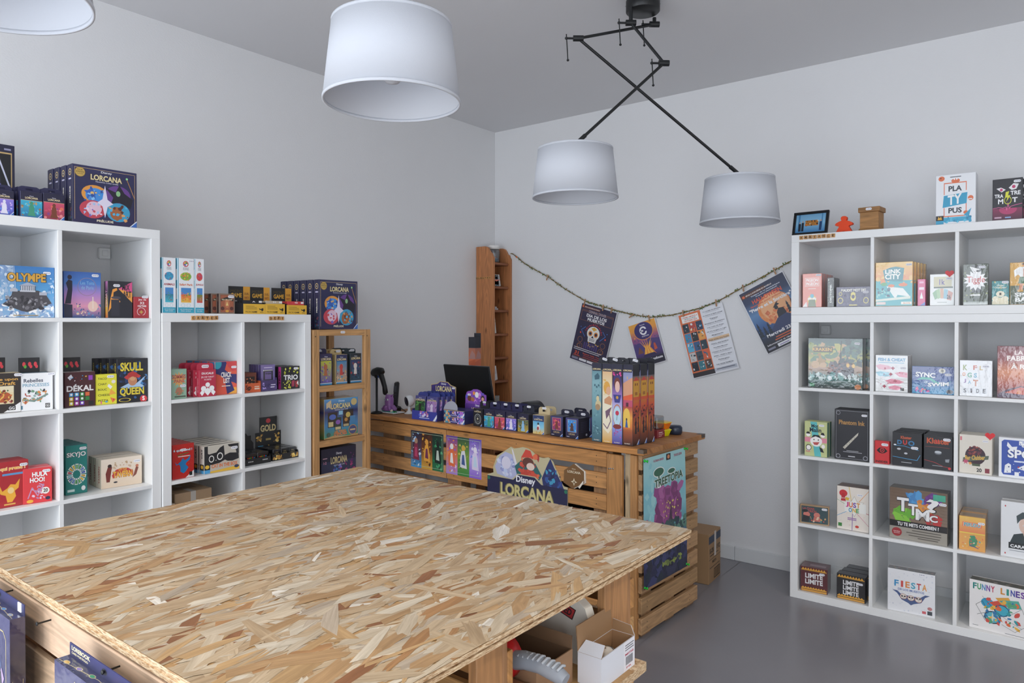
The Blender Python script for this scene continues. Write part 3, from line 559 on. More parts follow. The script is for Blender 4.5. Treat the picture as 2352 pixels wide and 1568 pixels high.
for i in range(14):
    a=i*6.283/14; c=['#3a62b8','#5a82c8','#3c9a4a','#58b058','#e0c030','#d8a828','#c84a5a','#8ad0d8'][i%8]
    W_+=[('p',[(.5+.47*math.cos(a),.4+.22*math.sin(a)),(.5+.47*math.cos(a+.34),.4+.22*math.sin(a+.34)),(.5+.18*math.cos(a+.34),.4+.085*math.sin(a+.34)),(.5+.18*math.cos(a),.4+.085*math.sin(a))],'#f2f4f2'),('p',[(.5+.42*math.cos(a+.05),.4+.2*math.sin(a+.05)),(.5+.42*math.cos(a+.29),.4+.2*math.sin(a+.29)),(.5+.24*math.cos(a+.29),.4+.115*math.sin(a+.29)),(.5+.24*math.cos(a+.05),.4+.115*math.sin(a+.05))],c)]
gbox('skyjo','teal card game box with wheel of coloured cards','card game box',.032,'#15877f',[('t','SKYJO',.04,.74,.95,.86,'#f4f6f4',.03,'#3a2c3a')]+W_+[('r',.06,.05,.4,.1,'#d8f0ec'),('e',.82,.1,.1,.05,'#f4f6f4')],n=5,st=(.8,.92),top=[('r',0,0,1,1,'#3a7078')])
TV=[('g',0,0,1,1,'#e8d2b8','#f0e2d0'),('p',[(.25,.42),(.35,.6),(.5,.65),(.65,.62),(.78,.5),(.78,.35),(.6,.48),(.4,.46),(.28,.3)],'#c8322a'),('t','LITTLE',.42,.56,.62,.64,'#f0c040',.03),('t','TAVERN',.28,.32,.76,.54,'#f0b430',.06,'#a02a1c'),('p',[(.12,.2),(.2,.2),(.24,.6),(.26,.72),(.16,.75),(.1,.5)],'#7a2c20'),('e',.2,.76,.05,.06,'#3a241c'),('p',[(.76,.25),(.86,.35),(.92,.6),(.85,.62),(.8,.4)],'#8a4a3a'),('e',.88,.66,.04,.05,'#c87858'),('n',16,18,.3,.66,.75,.85,.035,['#d8b898','#c8a880']),('e',.34,.17,.05,.03,'#3a3a40')]
gbox('tavern','cream game box with curved red and yellow tavern banner','game box',.05,'#ecdcc6',TV,left=[('r',0,0,1,1,'#e8d8c0'),('v','TAVERN',.2,.15,.6,.75,'#b03a28',.04)],n=2,side='#e3d4c0',st=(.87,.82))
# --- top of middle unit
def smart(c1,c2,ttl,cc,seed):
    return [('r',.0,.0,1,.1,'#1aa6c4'),('r',0,0,.05,1,'#1aa6c4'),('o',.5,.9,.17,.055,.3,'#d83a3a'),('p',[(.36,.9),(.5,.95),(.5,.9)],'#e8b030'),('p',[(.5,.95),(.64,.9),(.5,.9)],'#3aa04a'),('p',[(.36,.9),(.5,.85),(.5,.9)],'#2a5ab8'),('t','SMART',.33,.81,.69,.835,'#5a5a66',.0),('t','GAMES',.33,.785,.69,.808,'#5a5a66',.0),('e',.5,.67,.34,.075,c1),('n',seed,24,.2,.6,.8,.74,.06,c2),('t',ttl,.1,.5,.92,.54,cc,.03),('r',.2,.19,.82,.46,'#3a8ad0'),('g',.2,.19,.82,.34,c2[0],c2[1]),('n',seed+1,28,.25,.22,.78,.38,.06,c2),('o',.32,.14,.12,.035,.1,'#8ac8d8'),('o',.66,.14,.12,.035,.1,'#8ac8d8'),('t','JEU DE RÉFLEXION',.15,.055,.9,.075,'#ffffff',.01),('t','POUR 1 JOUEUR',.2,.022,.8,.042,'#ffffff',.01)]
LT=[('r',0,0,1,1,'#1aa6c4'),('r',0,.25,1,.45,'#f0f4f6'),('r',0,.6,1,.8,'#f0f4f6')]
gbox('smart1','tall white puzzle box with turquoise sea board and island scene','puzzle box',.058,'#f1f4f8',smart('#2a98c8',['#3ac0d8','#2a7a98','#c8302a','#58a878'],'ANIMALS','#b03040',21),LT,name='puzzle_box')
gbox('smart2','tall white puzzle box with green playground and giraffe scene','puzzle box',.058,'#f1f4f8',smart('#8ab83a',['#f0c030','#e85a2a','#58a83a','#f08a2a'],'Safari Park','#e0702a',23),LT,st=(.82,.95),name='puzzle_box')
gbox('smart3','tall white puzzle box with red caterpillar picture, narrowest of three','puzzle box',.058,'#f1f4f8',smart('#d83040',['#d8303a','#58983a','#e8b030','#2a8ac8'],'JUNGLE','#b82838',25),LT,name='puzzle_box')
FE=[('r',.06,.05,.94,.95,'#8a4a30'),('r',.1,.08,.9,.92,'#a85a38'),('e',.5,.5,.16,.22,'#c87848'),('p',[(.42,.4),(.5,.62),(.58,.4)],'#f0d080'),('p',[(.1,.62),(.5,.72),(.9,.62),(.9,.74),(.5,.84),(.1,.74)],'#1c1614'),('t','FEU DE CAMP',.15,.67,.86,.74,'#e8d8b0',.03),('e',.2,.25,.12,.1,'#5a2c22'),('e',.8,.25,.12,.1,'#5a2c22'),('e',.5,.12,.12,.06,'#e0a030')]
gbox('feu','small brown card box with campfire picture','card box',.028,'#8a7462',FE,left=[('r',0,0,1,1,'#2c1e1a'),('r',.35,.6,.65,.85,'#7a5a4a')],n=4,dx=-.021,pitch=.032,name='card_box',st=(.75,.85,.03))
def micro(id,label,cardcol,cardlab,k):
    x,y,z,rot,w,h=P[id]; t=thing('display_box',label,'display box',(x,y,z+.0004),R(rot)); D=.13
    m=MB(['print']); Yc='#e9b60c'
    m.box(-w/2,0,0,w/2,.003,h,Yc,bev=.0006); m.art((-w/2,0,0),(w,0,0),(0,0,h),(0,-1,0),[('t','MICRO',.08,.12,.38,.3,'#2a2206',.0),('t','GAME',.39,.12,.62,.3,'#1a1404',.05),('r',.1,.62,.6,.66,'#6a5408'),('r',.1,.48,.62,.52,'#6a5408'),('r',.1,.76,.5,.8,'#6a5408'),('p',[(.7,.6),(.78,.5),(.9,.62),(.92,.4),(.85,.25),(.8,.42),(.74,.4)],'#1c1608'),('t','Matagot',.76,.12,.92,.22,'#1c1608',.01)])
    m.box(-w/2,.003,0,-w/2+.003,D,h*1.1,'#1d1d20'); m.box(w/2-.003,.003,0,w/2,D,h*1.1,'#1d1d20'); m.box(-w/2,.003,0,w/2,D,.003,'#1d1d20'); m.build('tray',t)
    m=MB(['print']); hh=.135; m.box(-w/2,D,0,w/2,D+.003,hh,'#1b1b1d',bev=.0006)
    m.art((-w/2,D,0),(w,0,0),(0,0,hh),(0,-1,0),[('r',.68,.35,1,1,'#e8a30c'),('t','MICRO',.1,.78,.62,.88,'#5a4a10',.0),('t','GAME',.1,.6,.62,.76,'#eeb21a',.06),('t','DUEL',.74,.7,.95,.78,'#7a3a08',.02),('t','PARTY',.74,.56,.95,.64,'#a03008',.02),('r',.3,.46,.55,.5,'#a8a8a8')]); m.build('header_card',t)
    for j in range(6):
        cb=MB(['print']); a=w*.82; cb.box(-a/2,.0,0,a/2,.011,.058+.004*math.sin(j*2+k),cardcol,bev=.0006)
        if j==0: cb.art((-a/2,0,0),(a,0,0),(0,0,.06),(0,-1,0),[('r',.02,.03,.98,.95,cardcol),('t',{'#d4242c':'G','#c9b79a':'M','#1f2024':'A'}[cardcol],.42,.86,.6,.97,'#f4f0f0',.04),('r',.8,.84,.97,.99,'#f6f6f6')])
        o=cb.build('card_pack',None,(x-.008-.014*j,y+.0,z+.004),R(rot)); tag(o,'%s small card pack, %s standing in %s yellow-fronted tray'%(cardlab,('front one' if j==0 else ORD[j]+' from front'),('left','middle','right')[k]),'card pack','small card packs in the yellow trays')
micro('micro1','yellow and black card display with black packs, leftmost of three trays','#1f2024','black',0)
micro('micro2','yellow and black card display with beige packs, middle of three trays','#c9b79a','beige',1)
micro('micro3','yellow and black card display with red packs, rightmost of three trays','#d4242c','red',2)
# --- middle unit first row
gbox('hommes','pale green card game box with orange burst lettering','card game box',.04,'#8fb89c',[('*',.5,.66,.5,.3,12,'#e8a23c'),('t','SOMMES',.04,.68,.96,.82,'#b83a28',.05),('t','PAINS',.2,.54,.86,.66,'#b83a28',.05),('e',.5,.25,.22,.14,'#b86a3a'),('n',41,16,.15,.12,.85,.42,.06,['#7a9a58','#c8783a','#5a8a5a']),('r',.2,.04,.95,.09,'#3a4a30')],st=(.75,.43),n=2,mat='gloss',name='card_game_box')
DU=[('t','DUCALE',.14,.84,.86,.92,'#ffffff',.04),('t','JEU DE TAROT',.1,.69,.9,.77,'#f8e0e6',.02),('t','78 CARTES',.28,.61,.72,.67,'#f8e0e6',.02),('e',.5,.44,.14,.09,'#ffffff'),('e',.25,.3,.16,.1,'#ffffff'),('e',.75,.3,.16,.1,'#ffffff'),('p',[(.5,.34),(.72,.18),(.5,.02),(.28,.18)],'#ffffff'),('p',[(.02,.14),(.2,.28),(.3,.14),(.15,.02)],'#ffffff'),('p',[(.98,.14),(.8,.28),(.7,.14),(.85,.02)],'#ffffff')]
gbox('ducale','crimson tarot card box with white suit symbols','card box',.028,'#c4123e',DU,left=[('r',0,0,1,1,'#c4123e'),('v','JEU DE TAROT',.35,.15,.62,.7,'#f8e0e6',.02)],n=3,dx=-.012,hang=.03,st=(.5,1.5,.034),name='card_box')
gbox('crack','square orange and blue party game box with white title','game box',.06,'#e4502e',[('p',[(.2,1),(.55,1),(.45,.75),(.7,.62),(1,.6),(1,.3),(.85,.35),(.55,.42),(.2,.6),(.0,.65),(0,.8)],'#2c2c70'),('e',.1,.95,.2,.17,'#1c9cb0'),('p',[(.0,0),(.0,.6),(.25,.5),(.4,.2),(.6,0)],'#e84e30'),('p',[(.5,1),(1,1),(1,.72),(.8,.7),(.6,.85)],'#d8343a'),('e',.9,.0,.25,.2,'#f0a828'),('p',[(.45,.42),(.7,.45),(.9,.1),(.55,.0)],'#2c2c70'),('t','CRACK',.27,.52,.76,.68,'#fdf6ee',.05),('t','LIST',.38,.34,.68,.5,'#fdf6ee',.05),('r',.3,.24,.7,.265,'#fdf0e0')],left=[('r',0,0,1,1,'#2a90c8'),('r',.2,.3,.6,.9,'#7ac0e8')],top=[('r',0,0,1,1,'#3aa0c8')],n=3,st=(.86,.82),dx=-.003)
x,y,z,rot,w,h=P['ducale']; 
def tray_display(id,label,col,ttl,packcol,packs,plabel,hpack,D=.12,head=None):
    x,y,z,rot,w,h=P[id]; x,y,rot=fit(x,y,z,w,rot,D); t=thing('display_box',label,'display box',(x,y,z+.0004),R(rot)); m=MB(['print'])
    m.box(-w/2,0,0,w/2,.002,h,col,bev=.0005); m.box(-w/2,.002,0,-w/2+.002,D,h*1.2,col); m.box(w/2-.002,.002,0,w/2,D,h*1.2,col); m.box(-w/2,.002,0,w/2,D,.002,col)
    m.art((-w/2,0,0),(w,0,0),(0,0,h),(0,-1,0),ttl); m.build('tray',t)
    if head:
        hh,ops,shape=head; m=MB(['print']); m.prism([(a*w,b*hh) for a,b in shape],D,D+.002,col); m.art((-w/2,D,0),(w,0,0),(0,0,hh),(0,-1,0),ops); m.build('header_card',t)
    return t,(x,y,z,rot,w,h,D)
t_,g=tray_display('sgp','orange card display tray at left of lower middle-unit cell','#e2601c',[('t','Sgp',.06,.2,.4,.8,'#2a1208',.04),('r',.6,.3,.92,.45,'#f8e0c8'),('r',.6,.55,.9,.65,'#f8e0c8')],None,0,'',0)
x,y,z,rot,w,h,D=g
for j in range(4):
    m=MB(['print']); m.box(-.033,0,0,.033,.02,.09,'#7a3a22',bev=.001); m.art((-.033,0,0),(.066,0,0),(0,0,.09),(0,-1,0),[('r',.15,.2,.85,.8,'#2a1a14'),('n',50,14,.2,.25,.8,.75,.08,['#d87a3a','#b85a2a','#f0b078'])])
    tag(m.build('card_pack',None,(x-.012-.024*j,y-.006,z+.003),R(rot)),'brown-orange sleeve pack, %s in orange tray'%('front one' if j==0 else ORD[j]+' from front'),'card pack','sleeve packs in the orange tray')
t_,g=tray_display('expk','purple card display tray beside the orange one','#4a3a70',[('t','Ex',.08,.2,.3,.8,'#b8a0e8',.04),('r',.55,.3,.95,.4,'#e0d8f4'),('r',.55,.52,.9,.6,'#e0d8f4'),('n',51,8,.0,.0,1,1,.12,['#5a4a88','#3a2c60'])],None,0,'',0)
x,y,z,rot,w,h,D=g
for j in range(5):
    m=MB(['gloss']); m.box(-.038,0,0,.038,.018,.125,'#5a4686',bev=.001)
    ops=[('g',0,0,1,1,'#6a58a0','#8070b0'),('r',.15,.35,.85,.8,'#1c1830'),('r',.27,.43,.73,.72,'#6a5698')]+[('r',.15+.1*i,.755,.2+.1*i,.8,'#f4f4f8') for i in range(7)]+[('r',.15+.1*i,.35,.2+.1*i,.395,'#f4f4f8') for i in range(7)]+[('t','Arcane',.3,.62,.7,.7,'#1c1830',.03),('r',.2,.87,.8,.9,'#d8d0f0')]
    m.art((-.038,0,0),(.076,0,0),(0,0,.125),(0,-1,0),ops)
    tag(m.build('card_pack',None,(x-.01-.022*j,y,z+.003),R(rot)),'purple sleeve pack, %s in purple tray'%('front one' if j==0 else ORD[j]+' from front'),'card pack','sleeve packs in the purple tray')
gbox('trio','small square game box with yellow ornaments on black','game box',.042,'#17171a',[('n',52,40,.05,.1,.95,.95,.07,['#d8dc28','#b8c020','#17171a','#e8e860']),('r',.0,.0,.45,.36,'#17171a'),('n',53,30,.05,.02,.5,.35,.05,['#d8dc28','#17171a','#e8e860']),('r',.5,.0,.95,.4,'#1b1b1e'),('p',[(.55,.35),(.72,.38),(.7,.1),(.55,.08)],'#a82a4a'),('p',[(.75,.32),(.92,.36),(.9,.05),(.77,.04)],'#a01c24'),('t','4',.84,.15,.94,.34,'#ffffff',.04),('r',.04,.38,.96,.65,'#17171a'),('t','TRIO',.1,.4,.9,.63,'#f4f4f4',.06)],left=[('r',0,0,1,1,'#17171a'),('r',.15,0,.85,1,'#e0289a'),('v','TRIO',.3,.2,.7,.8,'#2a0a1c',.05)],n=2,pitch=.05,st=(.78,.9),dx=-.003,top=[('r',0,0,1,1,'#2c2c2e')])
# --- middle unit second row
gbox('sixtin','red tin with blue bull head','game tin',.028,'#d1251c',[('n',54,60,.05,.1,.95,.95,.02,['#e8602c','#b81a14']),('t','6 qui prend !',.04,.78,.92,.87,'#f4f6fa',.05,'#1c2c5a'),('l',[(.22,.68),(.75,.74)],.02,'#2c8a3a'),('r',.25,.63,.8,.66,'#f4d8d0'),('p',[(.12,.5),(.2,.42),(.38,.5),(.48,.6),(.56,.52),(.7,.56),(.84,.66),(.8,.52),(.66,.46),(.6,.4),(.74,.3),(.6,.18),(.5,.14),(.36,.2),(.36,.34),(.3,.42),(.16,.4)],'#1f86c8'),('p',[(.6,0),(1,.2),(1,0)],'#f4f4f4'),('r',.78,.05,.92,.16,'#1c1c1c')],n=6,mat='foil',pitch=.031,name='game_tin',st=(.5,.83))
CT=[('g',0,0,1,1,'#c8bfb0','#cfc8ba'),('p',[(.06,.32),(.06,.78),(.13,.7),(.34,.74),(.44,.9),(.55,.97),(.57,.68),(.58,.42),(.42,.33),(.2,.3)],'#17171a'),('p',[(.56,.44),(.58,.6),(.72,.66),(.98,.62),(.99,.4),(.8,.34),(.66,.36)],'#17171a'),('p',[(.66,.98),(.98,.98),(.99,.6),(.92,.62),(.88,.84),(.7,.9)],'#17171a'),('o',.2,.52,.075,.13,.28,'#f0eee8'),('o',.44,.58,.085,.14,.28,'#f0eee8'),('r',.31,.44,.34,.46,'#f0eee8'),('r',0,0,.1,1,'#1e1e1e'),('r',.0,.0,.16,.13,'#3aa0d8'),('r',.0,.13,.16,.34,'#1c1a16'),('e',.08,.24,.06,.07,'#f0c020'),('t','CAT IN THE BOX',.2,.17,.95,.31,'#e8762c',.04),('p',[(.16,0),(.16,.06),(1,.14),(1,0)],'#e8b818'),('e',.92,.12,.07,.06,'#2a3a5a')]
gbox('cat','beige game box with black cat and round white eyes','game box',.046,'#cbc3b5',CT,left=[('r',0,0,1,1,'#d8d2c6'),('r',0,0,1,.12,'#3aa0d8'),('r',0,.12,1,.34,'#1c1a16'),('e',.5,.24,.3,.07,'#f0c020'),('v','CAT',.3,.55,.7,.9,'#1c1a16',.04)],top=[('r',0,0,1,1,'#d8cfc0'),('p',[(.1,.2),(.9,.5),(.9,.8),(.2,.6)],'#3a3632')],n=5,st=(.85,.82,.032),side='#d2cabc',dx=-.004)
def tin_display(id,label,cols,ttl,head,tin,tlabel,nx,ny):
    t_,g=tray_display(id,label,'#131415',ttl,None,0,'',0,D=.15,head=head); x,y,z,rot,w,h,D=g
    cw=(w-.012)/nx; 
    for i in range(nx):
        for j in range(ny):
            m=MB(['foil']); m.box(-cw/2+.0015,0,0,cw/2-.0015,.042,.05,'#202226',bev=.004); m.box(-cw/2+.0008,-.0007,.036,cw/2-.0008,.0427,.051,'#2c2e33',bev=.002)
            m.art((-cw/2+.004,-.0008,.004),(cw-.008,0,0),(0,0,.044),(0,-1,0),tin)
            lx=-w/2+.006+cw*(i+.5); ly=.008+.046*j; c,s_=math.cos(R(rot)),math.sin(R(rot))
            tag(m.build('game_tin',None,(x+c*lx-s_*ly,y+s_*lx+c*ly,z+.0035),R(rot)),'%s, %s column, row %s'%(tlabel,('left','right')[i] if nx==2 else ('left','middle','right')[i],('at front','second from front','at back')[j]),'game tin','small tins in the black tray of '+('gold' if 'gold' in tlabel else 'bright')+' letters')
NUG=lambda s,a,b,c,d: ('n',s,16,a,b,c,d,.06,['#e0b040','#b8862a','#f0d070','#8a6420'])
hd=(.2,[('r',0,0,1,.62,'#141516'),('r',.18,.62,.82,1,'#141516'),('e',.5,.9,.09,.06,'#c8242c'),('t','GOLD',.2,.63,.8,.8,'#d8c488',.05),NUG(60,.03,.4,.25,.55),NUG(61,.72,.35,.95,.55),NUG(62,.45,.1,.7,.25),('r',.4,.4,.6,.45,'#a89048'),('r',.1,.25,.3,.28,'#3aa0d0')],[(-.5,0),(.5,0),(.5,.62),(.34,.62),(.34,1),(-.34,1),(-.34,.62),(-.5,.62)])
tin_display('gold','black card display with tall header and gold nugget pictures',None,[NUG(63,.02,.2,.4,.8),NUG(64,.7,.2,.98,.8)],hd,[('t','GOLD',.15,.25,.85,.6,'#c8b070',.04),('r',.3,.72,.7,.8,'#8a7a50')],'small black tin with gold letters',3,3)
hd=(.13,[('r',.1,.3,.9,.9,'#17181a'),('r',.2,.5,.5,.6,'#2a8ac0')],[(-.5,0),(.5,0),(.5,.6),(.2,1),(-.5,1)])
tin_display('punto','low black card tray beside the one with gold nuggets',None,[('r',.12+.035*i,.45,.14+.035*i,.6,'#e8e8e8') for i in range(6)]+[('r',.68+.035*i,.5,.7+.035*i,.65,'#e8e8e8') for i in range(6)],hd,[('t','p',.1,.3,.24,.65,'#e02a2a',.05),('t','u',.25,.35,.4,.65,'#e8b020',.05),('t','n',.41,.35,.56,.65,'#3aa04a',.05),('t','t',.57,.35,.68,.75,'#e02a2a',.05),('t','o',.7,.35,.86,.65,'#2a8ae0',.05)],'small black tin with bright letters',2,3)
for id_,sx in (('gold',.5),('punto',.52)):
    x,y,z,rot,w,h=P[id_]
# cartons on the lowest visible shelf
def carton(label,loc,rotz,w,d,h,col='#8d7358',tape='#a8a29a',ops=()):
    m=MB(['plain']); m.box(-w/2,0,0,w/2,d,h,col,bev=.002)
    if tape: m.art((-w/2,0,0),(w,0,0),(0,0,h),(0,-1,0),[('r',.42,.0,.56,1,tape)]+list(ops)); m.art((-w/2,0,h),(w,0,0),(0,d,0),(0,0,1),[('r',.42,0,.56,1,tape),('r',.2,.3,.8,.5,'#7a6450')])
    return tag(m.build('carton',None,loc,rotz),label,'carton')
x,y,z,rot,w,h=P['carton_b']; carton('brown taped carton in lowest visible cell of middle unit',(.375,-2.573,row(1)+.001),R(90),.17,.24,.286,'#9a8064')
carton('small pale carton beside the brown taped carton',(.385,-2.678+.0075,row(1)+.001),R(90),.017,.2,.25,'#b8a896',None)
# --- right unit, single row
G='gloss'
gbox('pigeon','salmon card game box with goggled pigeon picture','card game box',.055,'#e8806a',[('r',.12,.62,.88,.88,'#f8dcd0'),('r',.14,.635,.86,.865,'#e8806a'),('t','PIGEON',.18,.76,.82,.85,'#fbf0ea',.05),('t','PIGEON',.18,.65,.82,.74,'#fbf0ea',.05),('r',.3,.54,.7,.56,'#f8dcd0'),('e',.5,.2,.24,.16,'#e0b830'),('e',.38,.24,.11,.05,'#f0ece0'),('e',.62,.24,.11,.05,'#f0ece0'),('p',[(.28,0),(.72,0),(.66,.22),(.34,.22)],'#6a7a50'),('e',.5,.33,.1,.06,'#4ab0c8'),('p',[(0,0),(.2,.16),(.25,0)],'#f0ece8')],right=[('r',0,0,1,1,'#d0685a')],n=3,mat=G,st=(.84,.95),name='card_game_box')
gbox('dicto','narrow green and black patterned game box with vertical title','card game box',.11,'#18201a',[('n',70,26,.05,.02,.95,.98,.14,['#5a7a5c','#8aa68a','#2c3a2e','#c8d4c4']),('r',.3,.1,.7,.82,'#18201a'),('v','DICTOPIK',.36,.14,.64,.78,'#f0f4ee',.05)],mat=G,n=0,name='card_game_box')
gbox('maudit','wide dark purple game box with gold cat figure','card game box',.07,'#4a4668',[('t','MAUDIT MOT DIT',.14,.76,.88,.9,'#f4f0e0',.04),('n',71,26,.05,.05,.95,.7,.045,['#5a5678','#3a3658','#645f84']),('e',.5,.46,.08,.18,'#e8d868'),('e',.5,.62,.07,.12,'#e8d868'),('e',.5,.5,.05,.1,'#4a4668'),('o',.12,.3,.08,.16,.25,'#e0d060'),('o',.88,.3,.08,.16,.25,'#e0d060'),('o',.12,.65,.05,.1,.3,'#e0d060'),('r',.38,.04,.62,.09,'#e0d060')],mat=G,st=(.87,.72),name='card_game_box')
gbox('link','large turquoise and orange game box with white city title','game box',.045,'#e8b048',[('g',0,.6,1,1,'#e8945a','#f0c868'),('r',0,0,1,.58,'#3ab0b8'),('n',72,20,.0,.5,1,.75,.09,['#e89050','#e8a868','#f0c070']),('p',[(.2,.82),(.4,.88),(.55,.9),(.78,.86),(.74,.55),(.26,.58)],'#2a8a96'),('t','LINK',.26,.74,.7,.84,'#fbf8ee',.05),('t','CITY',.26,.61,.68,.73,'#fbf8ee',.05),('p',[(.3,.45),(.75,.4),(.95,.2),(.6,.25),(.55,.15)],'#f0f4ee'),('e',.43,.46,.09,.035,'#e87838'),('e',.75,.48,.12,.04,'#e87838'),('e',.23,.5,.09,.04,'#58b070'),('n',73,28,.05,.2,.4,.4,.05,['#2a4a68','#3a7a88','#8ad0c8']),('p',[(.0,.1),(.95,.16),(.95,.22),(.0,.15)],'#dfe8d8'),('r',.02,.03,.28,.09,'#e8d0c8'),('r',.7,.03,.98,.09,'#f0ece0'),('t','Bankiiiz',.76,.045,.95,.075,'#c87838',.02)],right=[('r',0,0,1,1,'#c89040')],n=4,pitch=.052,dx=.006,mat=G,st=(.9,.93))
gbox('magenta','narrow magenta card box standing beside turquoise city box','card box',.09,'#d82a7c',[('r',.15,.6,.85,.7,'#f4dce8'),('p',[(.3,.3),(.7,.3),(.5,.52)],'#f4f4f4'),('r',.3,.26,.7,.3,'#f4f4f4'),('p',[(.3,0),(1,0),(1,.14)],BLUE),('r',.2,.85,.8,.92,'#f0a8cc')],mat=G,name='card_box')
def heart(label,parent_loc,rotz=0,r=.018):
    m=MB(['shiny']); pts=[]
    for i in range(30):
        a=6.28318*i/30; pts.append((r*math.sin(a)**3,r*(.8125*math.cos(a)-.3125*math.cos(2*a)-.125*math.cos(3*a)-.0625*math.cos(4*a))))
    m.prism(pts,-.0015,0,'#d8101c'); return tag(m.build('heart_marker',None,parent_loc,rotz),label,'heart')
gbox('heartgame','white card game box with fan of pale cards, red heart above','card game box',.03,'#eef0ec',[('r',.15,.6,.9,.92,'#cfc8a0'),('t','1k',.38,.66,.62,.84,'#6a58a0',.05),('r',.15,.55,.95,.6,'#4a5a48'),('p',[(.1,.4),(.25,.5),(.35,.25),(.2,.18)],'#8ab88a'),('p',[(.25,.5),(.4,.54),(.45,.25),(.32,.2)],'#a8cc9a'),('p',[(.42,.54),(.56,.54),(.58,.22),(.44,.22)],'#d8a888'),('p',[(.58,.53),(.74,.5),(.72,.2),(.56,.22)],'#8ac0d0'),('p',[(.76,.48),(.95,.4),(.88,.15),(.7,.18)],'#d89888'),('t','26',.7,.2,.86,.34,'#2a2a2a',.04),('r',.3,.08,.7,.11,'#c0c4c0')],mat=G,st=(.78,.85))
x,y,z,_,w,h=P['heartgame']; heart('red plastic heart marker on the white box with card fan',(x+w*.3,y-.0012,z+h+.002))
gbox('tiggle','dark green game box with white spiky burst','card game box',.05,'#3c4a34',[('n',75,70,.02,.05,.98,.98,.05,['#4a5c34','#6a7c3c','#2c3828','#8a9450','#26302c']),('r',.35,.3,.75,.98,'#383c3c'),('*',.5,.6,.5,.34,14,'#f4f4f2'),('p',[(.25,.95),(.7,.87),(.4,.82),(.68,.8),(.5,.7)],'#f4f4f2'),('t','Tiggle',.15,.5,.88,.7,'#c8322a',.01),('r',.3,.22,.7,.26,'#e8e8e4'),('g',.0,.0,1,.08,'#dfe4e0','#8a948a')],mat=G,st=(.76,.92))
gbox('order','small teal card box with stacked cream ovals','card box',.04,'#238f92',[('n',76,24,.0,.2,1,1,.1,['#1a6a74','#35a8a8','#14585e','#c8b868']),('t','Order',.28,.78,.7,.86,'#f4f0dc',.02),('t','Overload',.14,.69,.86,.77,'#f4f0dc',.02),('e',.5,.45,.26,.13,'#f4ecd0'),('e',.22,.24,.22,.12,'#f4ecd0'),('e',.78,.24,.22,.12,'#f4ecd0'),('e',.5,.18,.25,.12,'#efe6c4'),('r',.44,.4,.56,.5,'#3a3028'),('g',0,0,1,.16,'#e8e0c0','#efe6c8')],mat=G,st=(.78,.94),name='card_box')
gbox('speedback','yellow game box with sun-tanned figure in white coat','game box',.05,'#e0a82c',[('g',0,0,1,.45,'#3c4a2c','#4a5a34'),('p',[(.1,.82),(.25,.9),(.6,.9),(.75,.8),(.7,.65),(.6,.72),(.55,.66),(.28,.66),(.22,.72),(.12,.66)],'#f4f4f0'),('r',.36,.66,.48,.86,'#d8885a'),('e',.42,.93,.07,.04,'#d8885a'),('e',.42,.97,.12,.02,'#3a2c1c'),('p',[(.26,.66),(.58,.66),(.6,.5),(.22,.5)],'#3c6a34'),('p',[(.26,.5),(.36,.5),(.34,.34),(.24,.34)],'#d8885a'),('p',[(.48,.5),(.58,.5),(.62,.32),(.52,.32)],'#d8885a'),('r',.2,.3,.36,.35,'#d8a02c'),('t','SPEED',.12,.18,.86,.28,'#f4f6f4',.05),('t','BACK',.14,.06,.84,.17,'#f4f6f4',.06)],mat=G,st=(.6,.94))
# --- right unit, upper rows
KR=[('g',0,0,1,1,'#142a2c','#2c6a62','#b08a70','#a8a848','#3a6a5c','#2c4a48'),('n',80,70,.05,.4,.7,.85,.08,['#b8b458','#8a9a4c','#c8a070','#5c8060','#a8803c']),('n',81,50,.6,.5,1,1,.07,['#2c4c4a','#4c7468','#1c3434']),('p',[(.35,.3),(.5,.5),(.6,.45),(.7,.55),(.85,.5),(.85,.25),(.7,.2)],'#3a3a44'),('n',82,50,.4,.22,.88,.52,.05,['#4a4450','#6a5458','#2c2c38','#8a5a4c']),('e',.74,.47,.03,.04,'#e8b848'),('e',.84,.46,.03,.04,'#e8b848'),('n',83,70,.0,.15,1,.3,.05,['#3a8a88','#88b8b4','#dce8e8','#24605e','#c8dcd8']),('l',[(.6,.6),(.62,.95)],.012,'#2a1c14'),('g',.1,.72,.46,.83,'#4a3a20','#3a3424'),('t','KRAKEN',.08,.745,.44,.81,'#e0b048',.04),('t','LA LÉGENDE DU',.1,.83,.42,.86,'#c8c090',.01),('r',.12,.7,.4,.715,'#8aa848'),('t','Edition Essentielle',.36,.12,.62,.145,'#d8dcd8',.0),('e',.92,.05,.06,.05,'#c8742c'),('r',.03,.02,.12,.09,'#2c8a5a')]
gbox('kraken','largest dark sea-monster game box with stormy waves and ship','game box',.06,'#17211f',KR,right=[('r',0,0,1,1,'#1a1614')],n=1,pitch=.063,dx=.018,mat=G,st=(.9,.9))
